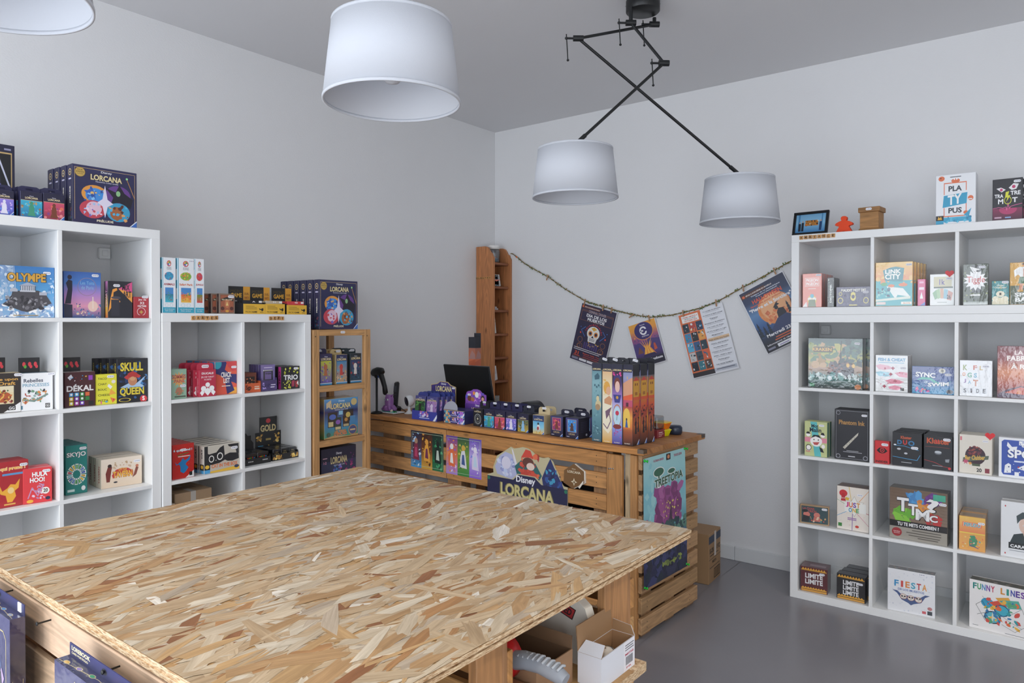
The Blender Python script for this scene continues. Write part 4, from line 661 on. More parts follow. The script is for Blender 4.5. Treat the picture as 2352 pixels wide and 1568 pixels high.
fish=[('p',[(.0,y0+.05),(.15,y0+.09),(.4,y0+.06),(.55,y0+.0),(.5,y0-.03),(.3,y0-.06),(.1,y0-.05)],c) for y0,c in ((.66,'#f0b8c8'),(.47,'#a8dcec'))]+[('p',[(.3,.3),(.5,.36),(.75,.33),(.9,.28),(.75,.22),(.45,.22)],'#e8829c'),('p',[(.4,.13),(.6,.18),(.8,.15),(.85,.1),(.7,.05),(.45,.07)],'#ec90a8'),('p',[(.6,.52),(.8,.56),(1,.54),(1,.4),(.75,.42)],'#ec9ab0'),('*',.55,.65,.07,.04,4,'#a83050'),('*',.48,.48,.07,.04,4,'#b83a58'),('*',.62,.3,.07,.04,4,'#b83a58'),('*',.28,.14,.07,.04,4,'#b83a58'),('e',.3,.64,.03,.03,'#b83a58'),('n',84,26,.1,.05,.95,.7,.025,['#f8d0dc','#f4e0e8','#d84a70'])]
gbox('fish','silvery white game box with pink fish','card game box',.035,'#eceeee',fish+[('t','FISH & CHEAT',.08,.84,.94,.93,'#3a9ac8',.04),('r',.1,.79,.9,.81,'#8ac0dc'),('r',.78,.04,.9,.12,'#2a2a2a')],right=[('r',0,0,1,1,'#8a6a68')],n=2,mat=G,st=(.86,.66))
gbox('sync','blue game box with white curved title, fish and swimmers','game box',.045,'#1c6ca8',[('g',0,0,1,1,'#2a9ac8','#2a58a0','#28408a'),('p',[(.1,.5),(.25,.62),(.45,.6),(.6,.45),(.8,.4),(.95,.5),(.8,.32),(.6,.34),(.42,.52),(.28,.52)],'#3ab8a8'),('t','SYNC',.08,.62,.56,.8,'#f8fafa',.05,'#1c3c7a',-.03),('t','OR',.3,.38,.38,.47,'#e0f0f4',.02),('t','SWIM',.38,.26,.88,.4,'#f8fafa',.05,'#1c3c7a',.06),('n',85,20,.04,.04,.4,.3,.04,['#b84ab0','#e8703a','#5a3aa0','#e8489a']),('e',.72,.86,.08,.09,'#d8d4c4'),('t','20',.68,.81,.76,.91,'#3a3a3a',.04),('e',.9,.1,.08,.08,'#2a2a3a')],n=0,mat=G,st=(.86,.72))
gbox('kside','white game box strewn with coloured capital letters, letter cubes at bottom','game box',.1,'#eceef0',[('t','K',.1,.72,.24,.88,'#8a9a50',.05),('t','F',.42,.74,.54,.87,'#c85a40',.05),('t','L',.62,.74,.72,.86,'#c8a858',.05),('t','O',.08,.56,.18,.66,'#e08848',.05),('t','G',.24,.52,.38,.66,'#58a888',.05),('t','S',.44,.52,.54,.65,'#58a8c8',.05),('t','T',.42,.28,.58,.46,'#c87850',.05),('t','A',.26,.34,.36,.44,'#78a8c0',.05),('t','J',.12,.36,.2,.48,'#9a78b0',.05),('n',86,30,.05,.25,.95,.9,.014,['#a8a8b0','#c8a898','#a8c0c8'])]+[('r',.08+.2*i,.07,.25+.2*i,.23,'#dfe3e8') for i in range(4)]+[('t',c,.12+.2*i,.09,.21+.2*i,.21,'#4a4a52',.05) for i,c in enumerate('SIDE')],top=[('r',0,0,1,1,'#d4d6da')],n=0,mat=G,st=(.8,.84))
gbox('fabrique','dark red game box with desert mountains, large pale lettering','game box',.06,'#7c3038',[('g',0,0,1,1,'#3c2840','#b04a38','#e08a58','#9a4448','#7c3038'),('p',[(0,.06),(.2,.16),(.5,.24),(.8,.16),(1,.2),(1,0),(0,0)],'#4a2a4c'),('p',[(.15,.1),(.5,.22),(.9,.12),(.7,.06)],'#c8482c'),('e',.45,.12,.05,.04,'#d87838'),('t','LA',.36,.84,.54,.92,'#f4e4dc',.02),('t','FABRIQUE',.2,.7,.98,.82,'#f8ece4',.05),('t','À RÊVES',.28,.56,.96,.68,'#f8ece4',.05),('*',.9,.4,.05,.02,5,'#3a5a8a')],n=0,mat=G)
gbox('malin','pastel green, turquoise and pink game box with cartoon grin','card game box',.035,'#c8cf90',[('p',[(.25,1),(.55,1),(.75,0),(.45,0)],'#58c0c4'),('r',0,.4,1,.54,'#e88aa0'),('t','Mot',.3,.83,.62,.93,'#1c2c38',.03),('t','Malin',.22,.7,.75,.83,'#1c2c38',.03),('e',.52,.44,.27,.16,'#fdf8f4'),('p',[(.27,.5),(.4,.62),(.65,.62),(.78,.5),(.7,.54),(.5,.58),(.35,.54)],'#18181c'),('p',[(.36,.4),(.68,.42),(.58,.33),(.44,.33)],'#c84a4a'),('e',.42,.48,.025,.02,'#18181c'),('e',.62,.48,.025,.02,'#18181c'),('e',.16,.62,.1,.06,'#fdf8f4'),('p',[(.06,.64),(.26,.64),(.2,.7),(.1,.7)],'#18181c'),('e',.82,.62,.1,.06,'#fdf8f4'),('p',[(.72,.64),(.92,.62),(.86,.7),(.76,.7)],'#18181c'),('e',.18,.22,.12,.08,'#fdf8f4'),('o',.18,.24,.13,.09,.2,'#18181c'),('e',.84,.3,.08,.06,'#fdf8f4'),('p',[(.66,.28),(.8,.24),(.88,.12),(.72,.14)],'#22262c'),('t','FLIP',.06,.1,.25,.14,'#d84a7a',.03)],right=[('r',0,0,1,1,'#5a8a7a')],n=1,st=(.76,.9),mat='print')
PH=[('r',.03,.02,.97,.98,'#8a8c92'),('r',.04,.028,.96,.972,'#26272d'),('o',.1,.93,.06,.04,.2,'#9a9ca4'),('o',.9,.06,.07,.045,.3,'#9a9ca4'),('o',.1,.06,.07,.045,.3,'#9a9ca4'),('t','Phantom Ink',.12,.7,.88,.79,'#b5843c',.03),('p',[(.24,.24),(.3,.21),(.68,.5),(.7,.56),(.65,.53)],'#c8c4b4'),('r',.35,.175,.7,.185,'#b8bac0'),('r',.25,.15,.8,.16,'#b8bac0'),('r',.4,.06,.6,.08,'#c8cad0')]+[('l',[(.27+.07*i,.27+.05*i),(.31+.07*i,.235+.05*i)],.006,'#6a685c') for i in range(5)]
gbox('phantom','tall black game box with drawn quill pen and bronze lettering','game box',.05,'#1e1f24',PH,n=1,st=(.86,.9),mat='print',side='#22232a')
gbox('insider','small red card box with black eye','card box',.03,'#d1131c',[('p',[(.12,.58),(.3,.7),(.5,.73),(.7,.7),(.9,.58),(.7,.48),(.5,.45),(.3,.48)],'#120c0c'),('e',.52,.6,.17,.11,'#d1131c'),('e',.52,.6,.11,.07,'#120c0c'),('e',.52,.6,.05,.03,'#d1131c'),('t','INSIDER',.06,.03,.94,.13,'#120c0c',.06)],mat='print',st=(.7,.85,.03),name='card_box')
gbox('kduo','black game box with blue cord and grey magnets, two-line title','game box',.055,'#202226',[('t','Kluster',.28,.81,.66,.9,'#c8501c',.04),('t','D',.16,.64,.32,.77,'#2a7ab0',.06),('t','U',.36,.64,.5,.78,'#d8241c',.06),('t','O',.54,.62,.76,.77,'#2a7ab0',.06),('l',[(.05,.6),(.4,.6),(.9,.5)],.012,'#3aa0d8'),('l',[(.0,.26),(.5,.22),(.85,.2),(.95,.36)],.014,'#3aa0d8'),('e',.22,.5,.07,.03,'#c8ccd2'),('e',.46,.38,.06,.03,'#c8ccd2'),('e',.08,.62,.05,.02,'#e8eaec'),('r',.3,.1,.66,.115,'#c8ccd0')],n=2,pitch=.06,dx=.004,mat='print',st=(.76,.56,.03))
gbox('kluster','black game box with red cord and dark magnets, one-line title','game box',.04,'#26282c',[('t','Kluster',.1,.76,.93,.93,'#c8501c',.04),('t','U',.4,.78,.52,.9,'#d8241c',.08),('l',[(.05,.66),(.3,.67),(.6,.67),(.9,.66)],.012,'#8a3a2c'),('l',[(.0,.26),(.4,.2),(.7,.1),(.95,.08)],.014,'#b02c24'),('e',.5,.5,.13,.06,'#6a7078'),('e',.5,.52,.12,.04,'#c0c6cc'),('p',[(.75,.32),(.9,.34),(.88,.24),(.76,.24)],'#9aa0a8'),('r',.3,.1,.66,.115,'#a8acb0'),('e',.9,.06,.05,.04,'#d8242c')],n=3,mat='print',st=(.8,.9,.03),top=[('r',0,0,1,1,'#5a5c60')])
gbox('barca','cream game box with round dark red emblem, red heart above','game box',.028,'#e4ddd0',[('e',.5,.47,.32,.24,'#3c2430'),('n',88,30,.3,.5,.75,.7,.06,['#7a2c34','#a04a3c','#58283a']),('p',[(.1,.28),(.9,.4),(.92,.5),(.12,.4)],'#5c6a58'),('t','Bar Clubber',.18,.34,.8,.46,'#e0b03c',.03,None,.04),('*',.2,.3,.12,.05,7,'#c84a70'),('*',.34,.26,.08,.03,7,'#e8a03c'),('r',.4,.2,.65,.26,'#4c5a40'),('t','20',.54,.05,.7,.15,'#222222',.04),('r',.8,.04,.94,.16,'#8a2c3c'),('r',.02,.85,.08,.95,'#d8707c')],n=3,pitch=.03,mat='print',st=(.8,.86,.022),top=[('r',0,0,1,1,'#cfcac0')])
x,y,z,_,w,h=P['barca']; heart('red plastic heart marker on the cream box with round emblem',(x+w*.44,y-.0012,z+h*1.0+.002),0,.019)
gbox('spot','white and blue game box with cartoon dogs and dice','game box',.05,'#f0f2f6',[('p',[(.1,.06),(.06,.12),(.06,.9),(.12,.95),(1,.95),(1,.06)],'#2c50b0'),('t','SPOT',.2,.5,.98,.72,'#fafcff',.07,'#1c3480'),('r',.35,.4,.95,.44,'#dfe6f8'),('p',[(.2,.9),(.3,.78),(.42,.8),(.4,.7),(.25,.72),(.18,.8)],'#f4f6fa'),('r',.46,.84,.58,.94,'#f4f6fa'),('e',.49,.87,.012,.014,'#2c50b0'),('e',.55,.91,.012,.014,'#2c50b0'),('p',[(.12,.1),(.14,.3),(.22,.36),(.28,.32),(.28,.12)],'#f4f6fa'),('r',.36,.06,.46,.15,'#f4f6fa'),('p',[(.42,.25),(.6,.36),(.9,.4),(.98,.3),(.6,.2)],'#f4f6fa'),('e',.45,.28,.02,.02,'#c8242c'),('n',89,14,.12,.1,.95,.4,.02,['#f4f6fa','#1c3480'])],mat='print',st=(.6,.82))
# --- right unit, lower rows
gbox('lichar','small wooden-framed box with two pigs on dark green','card game box',.03,'#b08a5c',[('r',.03,.05,.97,.95,'#27474c'),('t','LA CHAR',.08,.76,.5,.88,'#b83a38',.03),('t','TRICH',.26,.62,.56,.74,'#b83a38',.03),('e',.22,.5,.12,.14,'#d87868'),('e',.16,.68,.1,.08,'#16181c'),('p',[(.05,.1),(.3,.1),(.32,.4),(.1,.45)],'#1a1c22'),('e',.58,.5,.11,.14,'#d87868'),('p',[(.44,.15),(.72,.15),(.68,.4),(.48,.4)],'#c86858'),('n',90,16,.35,.12,.95,.4,.05,['#c85a4a','#3a8a8c','#e8c8a8','#d8a03c'])],st=(.84,.84),mat=G)
JO=[('l',[(.5,.5),(.0,.68)],.01,'#3aa060'),('l',[(.5,.5),(1,.95)],.014,'#e8942c'),('l',[(.5,.5),(1,.42)],.012,'#c83a58'),('l',[(.5,.5),(.0,.3)],.012,'#48a8d8'),('l',[(.5,.5),(.48,.0)],.012,'#7a48b0'),('l',[(.5,.5),(1,.15)],.01,'#d84a8a'),('l',[(.5,.5),(.38,1)],.012,'#e8c030'),('n',91,22,.05,.05,.95,.95,.03,['#f4e4d8','#efe0d0']),('*',.55,.56,.36,.2,6,'#cfc8b8'),('*',.55,.56,.33,.18,6,'#fbfaf4'),('r',.24,.42,.92,.64,'#fbfaf4'),('t','J',.28,.53,.37,.65,'#d8308a',.05),('t','U',.38,.53,.5,.65,'#e86a28',.05),('t','S',.51,.53,.61,.65,'#7a48b0',.05),('t','T',.62,.53,.73,.65,'#e8982c',.05),('t','O',.37,.42,.48,.52,'#2a98c8',.05),('t','N',.49,.42,.6,.52,'#e8b828',.05),('t','E',.61,.42,.7,.52,'#3aa048',.05),('e',.2,.84,.13,.08,'#d81c28'),('p',[(.12,.66),(.28,.66),(.24,.84),(.16,.84)],'#c81824'),('t','2019',.12,.71,.26,.74,'#f8d8d8',.02),('p',[(.28,.76),(.4,.74),(.36,.68),(.26,.7)],'#e8c030'),('r',.04,.06,.16,.14,'#3a8a3c'),('e',.64,.1,.06,.03,'#d83a28'),('r',.34,.27,.62,.29,'#a878b8'),('r',.34,.235,.62,.255,'#a878b8')]
gbox('justone','white game box with coloured rays, star emblem and red award badge','game box',.045,'#f6ede2',JO,mat=G,n=1,st=(.72,.83),side='#6a4a38')
TT=[('g',0,.34,1,1,'#8a7462','#75604e')]+[('r',0,.36+.06*i,1,.363+.06*i,'#5c4a3c') for i in range(11)]+[('r',0,0,1,.34,'#a8a296'),('n',92,24,.3,.7,.6,.92,.09,['#3a88c8','#4aa0dc']),('n',93,24,.08,.35,.4,.62,.09,['#6ab82c','#8ad03c']),('n',94,24,.5,.6,.75,.8,.08,['#e8982c','#d8802c']),('n',95,24,.62,.75,.86,.95,.08,['#6a2c8a','#7c3a9a']),('n',96,20,.65,.35,.9,.55,.08,['#c82c28','#a82020']),('t','T',.13,.55,.34,.82,'#fafafa',.07,'#17171a'),('t','T',.33,.5,.5,.72,'#fafafa',.07,'#17171a'),('t','M',.46,.42,.7,.64,'#fafafa',.07,'#17171a'),('t','C',.7,.42,.84,.55,'#fafafa',.06,'#17171a'),('t','?',.64,.6,.86,.86,'#fafafa',.07,'#17171a'),('r',0,.24,1,.36,'#1b1b1d'),('t','TU TE METS COMBIEN ?',.14,.265,.86,.335,'#f4f4f4',.05),('r',.4,.19,.9,.205,'#5a544c'),('r',.3,.14,.9,.155,'#5a544c'),('r',.34,.09,.88,.105,'#5a544c'),('r',.5,.05,.85,.065,'#5a544c'),('e',.13,.13,.09,.085,'#a82028'),('t','NOUVELLE',.07,.13,.19,.15,'#f4d8d8',.02),('t','ÉDITION',.08,.1,.18,.12,'#f4d8d8',.02),('r',.76,.84,.97,.96,'#38b090')]
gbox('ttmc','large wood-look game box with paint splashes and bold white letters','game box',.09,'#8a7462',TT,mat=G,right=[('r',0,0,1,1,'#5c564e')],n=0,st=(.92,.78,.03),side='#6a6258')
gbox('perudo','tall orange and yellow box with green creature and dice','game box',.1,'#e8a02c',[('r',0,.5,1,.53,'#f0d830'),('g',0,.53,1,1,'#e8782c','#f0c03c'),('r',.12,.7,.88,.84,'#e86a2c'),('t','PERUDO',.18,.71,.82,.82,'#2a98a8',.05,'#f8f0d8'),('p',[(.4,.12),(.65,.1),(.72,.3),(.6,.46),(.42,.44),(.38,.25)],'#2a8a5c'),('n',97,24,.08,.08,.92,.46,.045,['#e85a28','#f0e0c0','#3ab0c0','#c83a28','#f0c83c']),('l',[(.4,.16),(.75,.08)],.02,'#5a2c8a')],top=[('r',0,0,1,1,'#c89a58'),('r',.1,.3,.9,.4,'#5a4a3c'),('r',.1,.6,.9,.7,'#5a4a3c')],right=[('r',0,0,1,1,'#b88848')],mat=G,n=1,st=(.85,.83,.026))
gbox('carac','white game box with photo of surprised dark-haired person','game box',.05,'#e9ebee',[('p',[(.2,.25),(.3,.42),(.5,.46),(.8,.44),(1,.3),(1,.2),(.2,.2)],'#2c3a3c'),('e',.62,.6,.2,.17,'#e0bfae'),('p',[(.5,.5),(.75,.5),(.72,.4),(.54,.4)],'#d8b4a2'),('p',[(.38,.62),(.36,.76),(.5,.84),(.75,.84),(.88,.74),(.86,.6),(.8,.72),(.6,.75),(.46,.7)],'#3c4a4e'),('e',.54,.6,.03,.012,'#ffffff'),('e',.54,.6,.012,.01,'#2c2c30'),('e',.7,.6,.03,.012,'#ffffff'),('e',.7,.6,.012,.01,'#2c2c30'),('e',.62,.48,.035,.045,'#5a1c1c'),('r',.18,.16,1,.27,'#1c2224'),('t','CARACTÈRES',.22,.18,1,.25,'#f8fafa',.06),('r',.2,.12,.8,.13,'#8a9298'),('p',[(.08,.92),(.1,.94),(.12,.92),(.1,.9)],'#c8242c'),('p',[(.08,.06),(.1,.08),(.12,.06),(.1,.04)],'#c8242c')],mat='print',n=1,pitch=.054)
def limite(bc,n):
    r=[('r',0,0,1,1,bc)]+[('p',[(.04+.1*i,.9),(.09+.1*i,.985),(.14+.1*i,.9)],'#e8a818') for i in range(9)]+[('r',.02,.86,.98,.9,'#e8a818'),('r',.02,.87,.98,.88,'#1c1414'),('r',.02,.1,.98,.14,'#e8a818'),('g',.02,.0,.98,.08,'#c88a18','#e8a818')]+[('p',[(.04+.1*i,.14),(.09+.1*i,.2),(.14+.1*i,.14)],'#e8a818') for i in range(9)]
    if n==2: r+=[('t','LIMITE',.17,.56,.84,.76,'#f4f4f6',.06),('t','LIMITE',.17,.32,.84,.52,'#f4f4f6',.06)]
    else: r+=[('t','LIMITE',.22,.6,.78,.78,'#f4f4f6',.06),('t','LIMITE',.22,.4,.78,.57,'#f4f4f6',.06),('t','LIMITE',.22,.2,.78,.37,'#f4f4f6',.06)]
    return r
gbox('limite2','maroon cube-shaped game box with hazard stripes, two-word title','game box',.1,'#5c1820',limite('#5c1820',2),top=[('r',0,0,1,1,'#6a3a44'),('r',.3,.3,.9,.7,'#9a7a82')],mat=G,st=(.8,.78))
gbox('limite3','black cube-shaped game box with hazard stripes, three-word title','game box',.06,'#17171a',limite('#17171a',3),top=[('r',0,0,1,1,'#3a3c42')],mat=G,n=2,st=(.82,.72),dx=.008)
FI=[('n',98,90,.03,.03,.97,.97,.02,['#dfe3ee','#d4d8e6','#e6e9f2']),('r',.0,.0,1,1,'#f1f2f6')][1:]+[('n',98,90,.03,.03,.97,.97,.02,['#dde1ec','#d4d8e6','#e6e9f2'])]
for i,(c,cc) in enumerate(zip('FIESTA',('#2a98d0','#d83a2c','#e88a28','#3aa8c8','#c82c30','#e8982c'))): FI.append(('t',c,.14+.12*i,.6,.235+.12*i,.75,cc,.03))
FI+=[('t','DE LOS MUERTOS',.22,.52,.78,.57,'#5a78b8',.02),('p',[(.1,.5),(.2,.44),(.3,.3),(.45,.24),(.5,.2),(.56,.24),(.72,.3),(.8,.44),(.9,.5),(.8,.5),(.7,.42),(.3,.42),(.2,.5)],'#38548c')]
for i in range(3): FI+=[('e',.34+.16*i,.38-.01*i,.078,.065,'#a85a3c'),('e',.34+.16*i,.38-.01*i,.068,.056,'#f0e6dc'),('e',.31+.16*i,.385,.022,.02,'#3a2428'),('e',.37+.16*i,.385,.022,.02,'#3a2428'),('p',[(.33+.16*i,.355),(.35+.16*i,.355),(.34+.16*i,.375)],'#3a2428'),('r',.315+.16*i,.335,.365+.16*i,.34,'#3a2428')]
FI+=[('e',.9,.2,.05,.04,'#c87878'),('r',.85,.05,.95,.14,'#26303a'),('r',.74,.06,.82,.12,'#d8505a')]
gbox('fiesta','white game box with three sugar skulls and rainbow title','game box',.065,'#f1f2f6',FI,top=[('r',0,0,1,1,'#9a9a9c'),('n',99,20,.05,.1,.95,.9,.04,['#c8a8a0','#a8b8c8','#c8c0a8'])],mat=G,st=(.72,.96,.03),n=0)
FU=[]
for i,(c,cc) in enumerate(zip('FUNNY',('#1c8a84','#2a9a5c','#3a8ac0','#7a48a8','#c82c50'))): FU.append(('t',c,.05+.07*i,.82,.11+.07*i,.95,cc,.05))
for i,(c,cc) in enumerate(zip('LINES',('#d88a1c','#2a9a8c','#3a4aa8','#5a3a98','#7a48a8'))): FU.append(('t',c,.48+.075*i,.82,.545+.075*i,.95,cc,.05))
FU+=[('e',.28,.58,.1,.1,'#2aa0c8'),('p',[(.3,.6),(.5,.7),(.6,.6),(.45,.5)],'#d8482c'),('p',[(.4,.72),(.6,.78),(.66,.66),(.5,.6)],'#e8a838'),('p',[(.5,.7),(.75,.75),(.8,.6),(.6,.55)],'#58b0a0'),('e',.5,.48,.12,.12,'#1c5a78'),('e',.5,.48,.1,.1,'#3ab0c8'),('e',.36,.3,.13,.13,'#2c3a48'),('e',.36,.3,.11,.11,'#58b8c8'),('*',.36,.3,.11,.02,4,'#e8e0c8'),('n',100,46,.2,.15,.75,.7,.05,['#2aa0a8','#e86a2c','#f0b838','#2a7ab0','#d84a3c','#58a878']),('l',[(.12,.3),(.3,.4),(.2,.6),(.1,.5),(.25,.2)],.006,'#222630'),('l',[(.5,.2),(.7,.1),(.9,.3),(.8,.6),(.6,.4)],.005,'#222630'),('l',[(.2,.7),(.4,.45),(.6,.3),(.8,.2)],.005,'#222630'),('r',.05,.06,.14,.07,'#8a8a90'),('r',.55,.03,.9,.04,'#8a8a90')]
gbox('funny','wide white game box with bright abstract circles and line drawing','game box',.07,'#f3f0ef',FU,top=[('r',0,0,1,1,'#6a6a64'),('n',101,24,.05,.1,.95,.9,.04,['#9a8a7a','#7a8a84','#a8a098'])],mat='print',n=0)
# --- on top of the right unit
PL=[('r',0,0,1,1,'#f3f5f8'),('r',.2,.6,.22,.84,'#e8703a'),('r',.2,.82,.76,.84,'#e8703a'),('r',.76,.66,.78,.84,'#e8703a'),('r',.2,.16,.22,.34,'#e8703a'),('r',.2,.15,.76,.17,'#e8703a'),('r',.76,.2,.78,.4,'#e8703a'),('t','PLA',.32,.66,.66,.77,'#3a4048',.06),('p',[(.17,.34),(.2,.58),(.8,.62),(.78,.4)],'#28a4cc'),('t','TY',.3,.38,.66,.58,'#fafafa',.07,None,.03),('t','PUS',.32,.22,.66,.33,'#3a4048',.06),('g',.2,.05,.9,.14,'#28a4cc','#3ab4d8'),('n',110,26,.2,.04,.9,.15,.05,['#28a4cc','#1c88b0','#58c4e0']),('e',.5,.87,.11,.045,'#e8703a'),('e',.47,.9,.02,.015,'#ffffff'),('e',.53,.9,.02,.015,'#ffffff'),('e',.14,.93,.08,.05,'#e8703a'),('e',.12,.94,.015,.012,'#1c1c1c'),('e',.88,.5,.07,.05,'#e8703a'),('r',.82,.47,.92,.49,'#f3f5f8'),('e',.76,.22,.06,.035,'#e8703a'),('p',[(.7,.16),(.9,.3),(.84,.14)],'#28a4cc'),('r',0,0,.2,.08,'#28a4cc'),('r',0,.08,.2,.18,'#222222'),('p',[(.04,.1),(.07,.17),(.1,.13),(.13,.17),(.16,.1)],'#e8b020'),('r',.36,.94,.64,.955,'#5a6068')]
gbox('platypus','white game box with three-line title and turquoise pond','game box',.05,'#f3f5f8',PL,mat='print',n=1,pitch=.054,side='#e4e6ea')
TR=[('r',0,0,1,1,'#26262c'),('g',0,0,1,.3,'#4a1c34','#8a2050'),('e',.52,.26,.3,.12,'#b82a68'),('r',0,.29,1,.5,'#26262c'),('l',[(0,.3),(.2,.32),(.35,.3),(.45,.32),(.48,.24),(.52,.42),(.56,.28),(.62,.33),(.8,.36),(1,.38)],.012,'#e0589a'),('p',[(.12,.78),(.28,.8),(.44,.74),(.3,.68)],'#f0eef0'),('e',.29,.74,.05,.035,'#c8286a'),('p',[(.54,.78),(.7,.88),(.88,.86),(.8,.74),(.64,.72)],'#f0eef0'),('e',.71,.8,.06,.04,'#c8286a'),('t','TRA',.06,.55,.36,.64,'#f4f4f6',.07),('t','TRE',.6,.6,.94,.7,'#f4f4f6',.07),('t','M',.18,.4,.36,.52,'#f4f4f6',.07),('t','T',.66,.42,.84,.54,'#f4f4f6',.07),('o',.51,.48,.13,.1,.2,'#c8cc28'),('p',[(.44,.68),(.56,.7),(.52,.6),(.6,.6),(.46,.44),(.5,.55),(.42,.55)],'#e0e020'),('r',.06,.05,.3,.09,'#c8a0b4'),('r',.42,.05,.62,.08,'#8ab0e0')]
gbox('traitre','black and magenta game box with two eyes','game box',.045,'#26262c',TR,n=1,dx=.02,mat='print',st=(.82,.92))
x,y,z,_,w,h=P['frame']; t=thing('picture_frame','black photo frame leaning back on top of right unit','picture frame',(x-.004,y-.012,z+.0005),R(-3))
m=MB(['shiny']); L_=R(-16); mt=Matrix.Rotation(L_,4,'X'); q=.014; W2,H2=.088,.128
for a in ((-W2,0,W2,q),(-W2,H2-q,W2,H2),(-W2,q,-W2+q,H2-q),(W2-q,q,W2,H2-q)): m.box(a[0],0,a[1],a[2],.014,a[3],'#17181b',bev=.0015,mat=mt)
m.build('frame',t); m=MB(['shiny']); m.box(-W2+q,.005,q,W2-q,.009,H2-q,'#6aa0c8',mat=mt)
O_=mt@Vector((-W2+q,.005,q)); m.art(O_,(2*(W2-q),0,0),mt@Vector((0,0,H2-2*q)),mt@Vector((0,-1,0)),[('g',0,0,1,1,'#3a78b0','#8ac0e0','#7ab0d8'),('r',.08,.0,.14,1,'#4a88b8'),('r',.86,.2,.9,1,'#4a88b8'),('r',.32,.36,.76,.66,'#b07838'),('n',111,26,.33,.38,.75,.64,.03,['#22262c','#e88030','#d8d8d0','#1c1c20']),('r',.1,.08,.18,.5,'#1c2430'),('r',.2,.08,.28,.55,'#222c38'),('e',.14,.55,.025,.04,'#c89a80'),('e',.24,.6,.025,.04,'#c89a80'),('r',.8,.08,.88,.56,'#24406a'),('e',.84,.62,.028,.045,'#c89a80')]); m.build('photo',t)
m=MB(['wood']); m.box(.01,.045,0,.05,.055,.05,'#6a4a30',grain=True); m.build('stand',t)
# meeple figure
pts=[(0,1),(.09,.99),(.16,.93),(.17,.84),(.13,.74),(.3,.68),(.45,.6),(.5,.52),(.46,.46),(.3,.42),(.27,.38),(.42,.12),(.47,.0),(.14,0),(.1,.07),(0,.12)]
pts=[(-a,b) for a,b in pts[::-1]]+pts[1:-1]
x,y,z,_,w,h=P['meeple']; m=MB(['plain']); m.prism([(a*.085,b*.085) for a,b in pts],0,.022,'#ee4a1a'); o=m.build('meeple_figure',None,(x,y,z+.0005),R(-4)); o.modifiers.new('bevel','BEVEL').width=.0022; tag(o,'orange-red game pawn figure with round head and spread arms','figure')
x,y,z,_,w,h=P['woodbox']; t=thing('wooden_box','small square wooden box with overhanging lid','box',(x,y,z+.0005),R(-5))
m=MB(['wood']); m.box(-.048,0,0,.048,.096,.014,'#9a7444',bev=.003,grain=True); m.box(-.043,.005,.014,.043,.091,.094,'#a87e4a',bev=.001,grain=True); m.build('body',t)
m=MB(['wood']); m.box(-.05,-.002,.094,.05,.098,.118,'#9a7242',bev=.002,grain=True); m.build('lid',t); sticker(t,w,h,0,.108,-.0028,.028)
# letter tiles
def tiles(word,org,dx,rotz,where,nrm,tilt=0):
    n=len(word)
    for i,c in enumerate(word):
        s_=abs(dx)*.86 if dx else .02
        m=MB(['wood']); m.box(-s_/2,-.004,0,s_/2,0,s_,'#c99a5c',bev=.0012,grain=True); m.art((-s_/2,-.004,0),(s_,0,0),(0,0,s_),(0,-1,0),[('t',c,.24 if c!='I' else .42,.2,.76 if c!='I' else .58,.8,'#2a1c10',.03)])
        a=math.cos(rotz);b_=math.sin(rotz); pre={0:'first',n-1:'last'}.get(i,ORD[i+0] if i else ''); pos='first letter' if i==0 else 'last letter' if i==n-1 else ORD[i]+' letter'
        o=m.build('letter_tile',None,(org[0]+a*dx*i,org[1]+b_*dx*i,org[2]+.0006*((i*7)%3)),rotz); o.rotation_euler=(0,R(((i*37)%5-2)*1.2),rotz); tag(o,'wooden letter tile %s, %s, %s'%(c,pos,where),'letter tile','wooden letter tiles '+where)
tiles('CARTES',(.3975,-2.5845,1.4355),.0214,R(90),'on the middle unit edge at left',0)
tiles('DEFI',(.3975,-2.198,1.436),.0214,R(90),'on the middle unit edge at right',0)
tiles('AMBIANCE',(CX+T+.012,-.3905,1.8515),.0218,0,'on the right unit top edge',0)
# ---------------------------------------------------------------- slim wooden rack
RX0,RX1,RY0,RY1=.06,.40,-1.954,-1.574; BW='#c39a66'
t=thing('wooden_rack','slim light wooden rack with open frame beside the white units','rack',(RX1,RY0,0),R(90)); W_R=RY1-RY0; DR=RX1-RX0
for a in (0,W_R-.04):
    for b_ in (0,DR-.025): m=MB(['wood']); m.box(a,b_,0,a+.04,b_+.025,1.388,BW,bev=.002,grain=True); m.box(a+.012,b_-.001,1.35,a+.018,b_,1.356,'#5a4a3a'); m.build('post',t)
for zt in (1.388,1.097,.811,.525,.12):
    m=MB(['wood']); m.box(.04,.001,zt-.032,W_R-.04,.02,zt,BW,bev=.0015,grain=True); m.box(.04,DR-.021,zt-.032,W_R-.04,DR-.002,zt,BW,bev=.0015,grain=True)
    for k in range(6):
        if zt<1.3: m.box(.03,.024+k*.05,zt-.016,W_R-.03,.024+k*.05+.04,zt-.002,'#bb9260',bev=.001,grain=True)
        else: m.box(.0+.0405,.022+k*.05,zt-.016,W_R-.0405,.022+k*.05+.04,zt-.0005,'#bb9260',bev=.001,grain=True)
    m.build('shelf',t)
sticker(t,1,1,.19,1.374,.0009,.03)
PK=lambda s,bgc,cs,f:[('r',0,0,1,1,bgc),('g',.05,.08,.95,.78,cs[0],cs[1]),('n',s,36,.08,.1,.92,.72,.09,cs),('e',.45,.58,.16,.1,f),('p',[(.3,.3),(.6,.3),(.56,.5),(.36,.5)],f),('r',0,0,1,.07,'#e8eef8'),('r',0,0,1,.05,'#2a8ac0')]+logo(.8,.88,.08,.92)
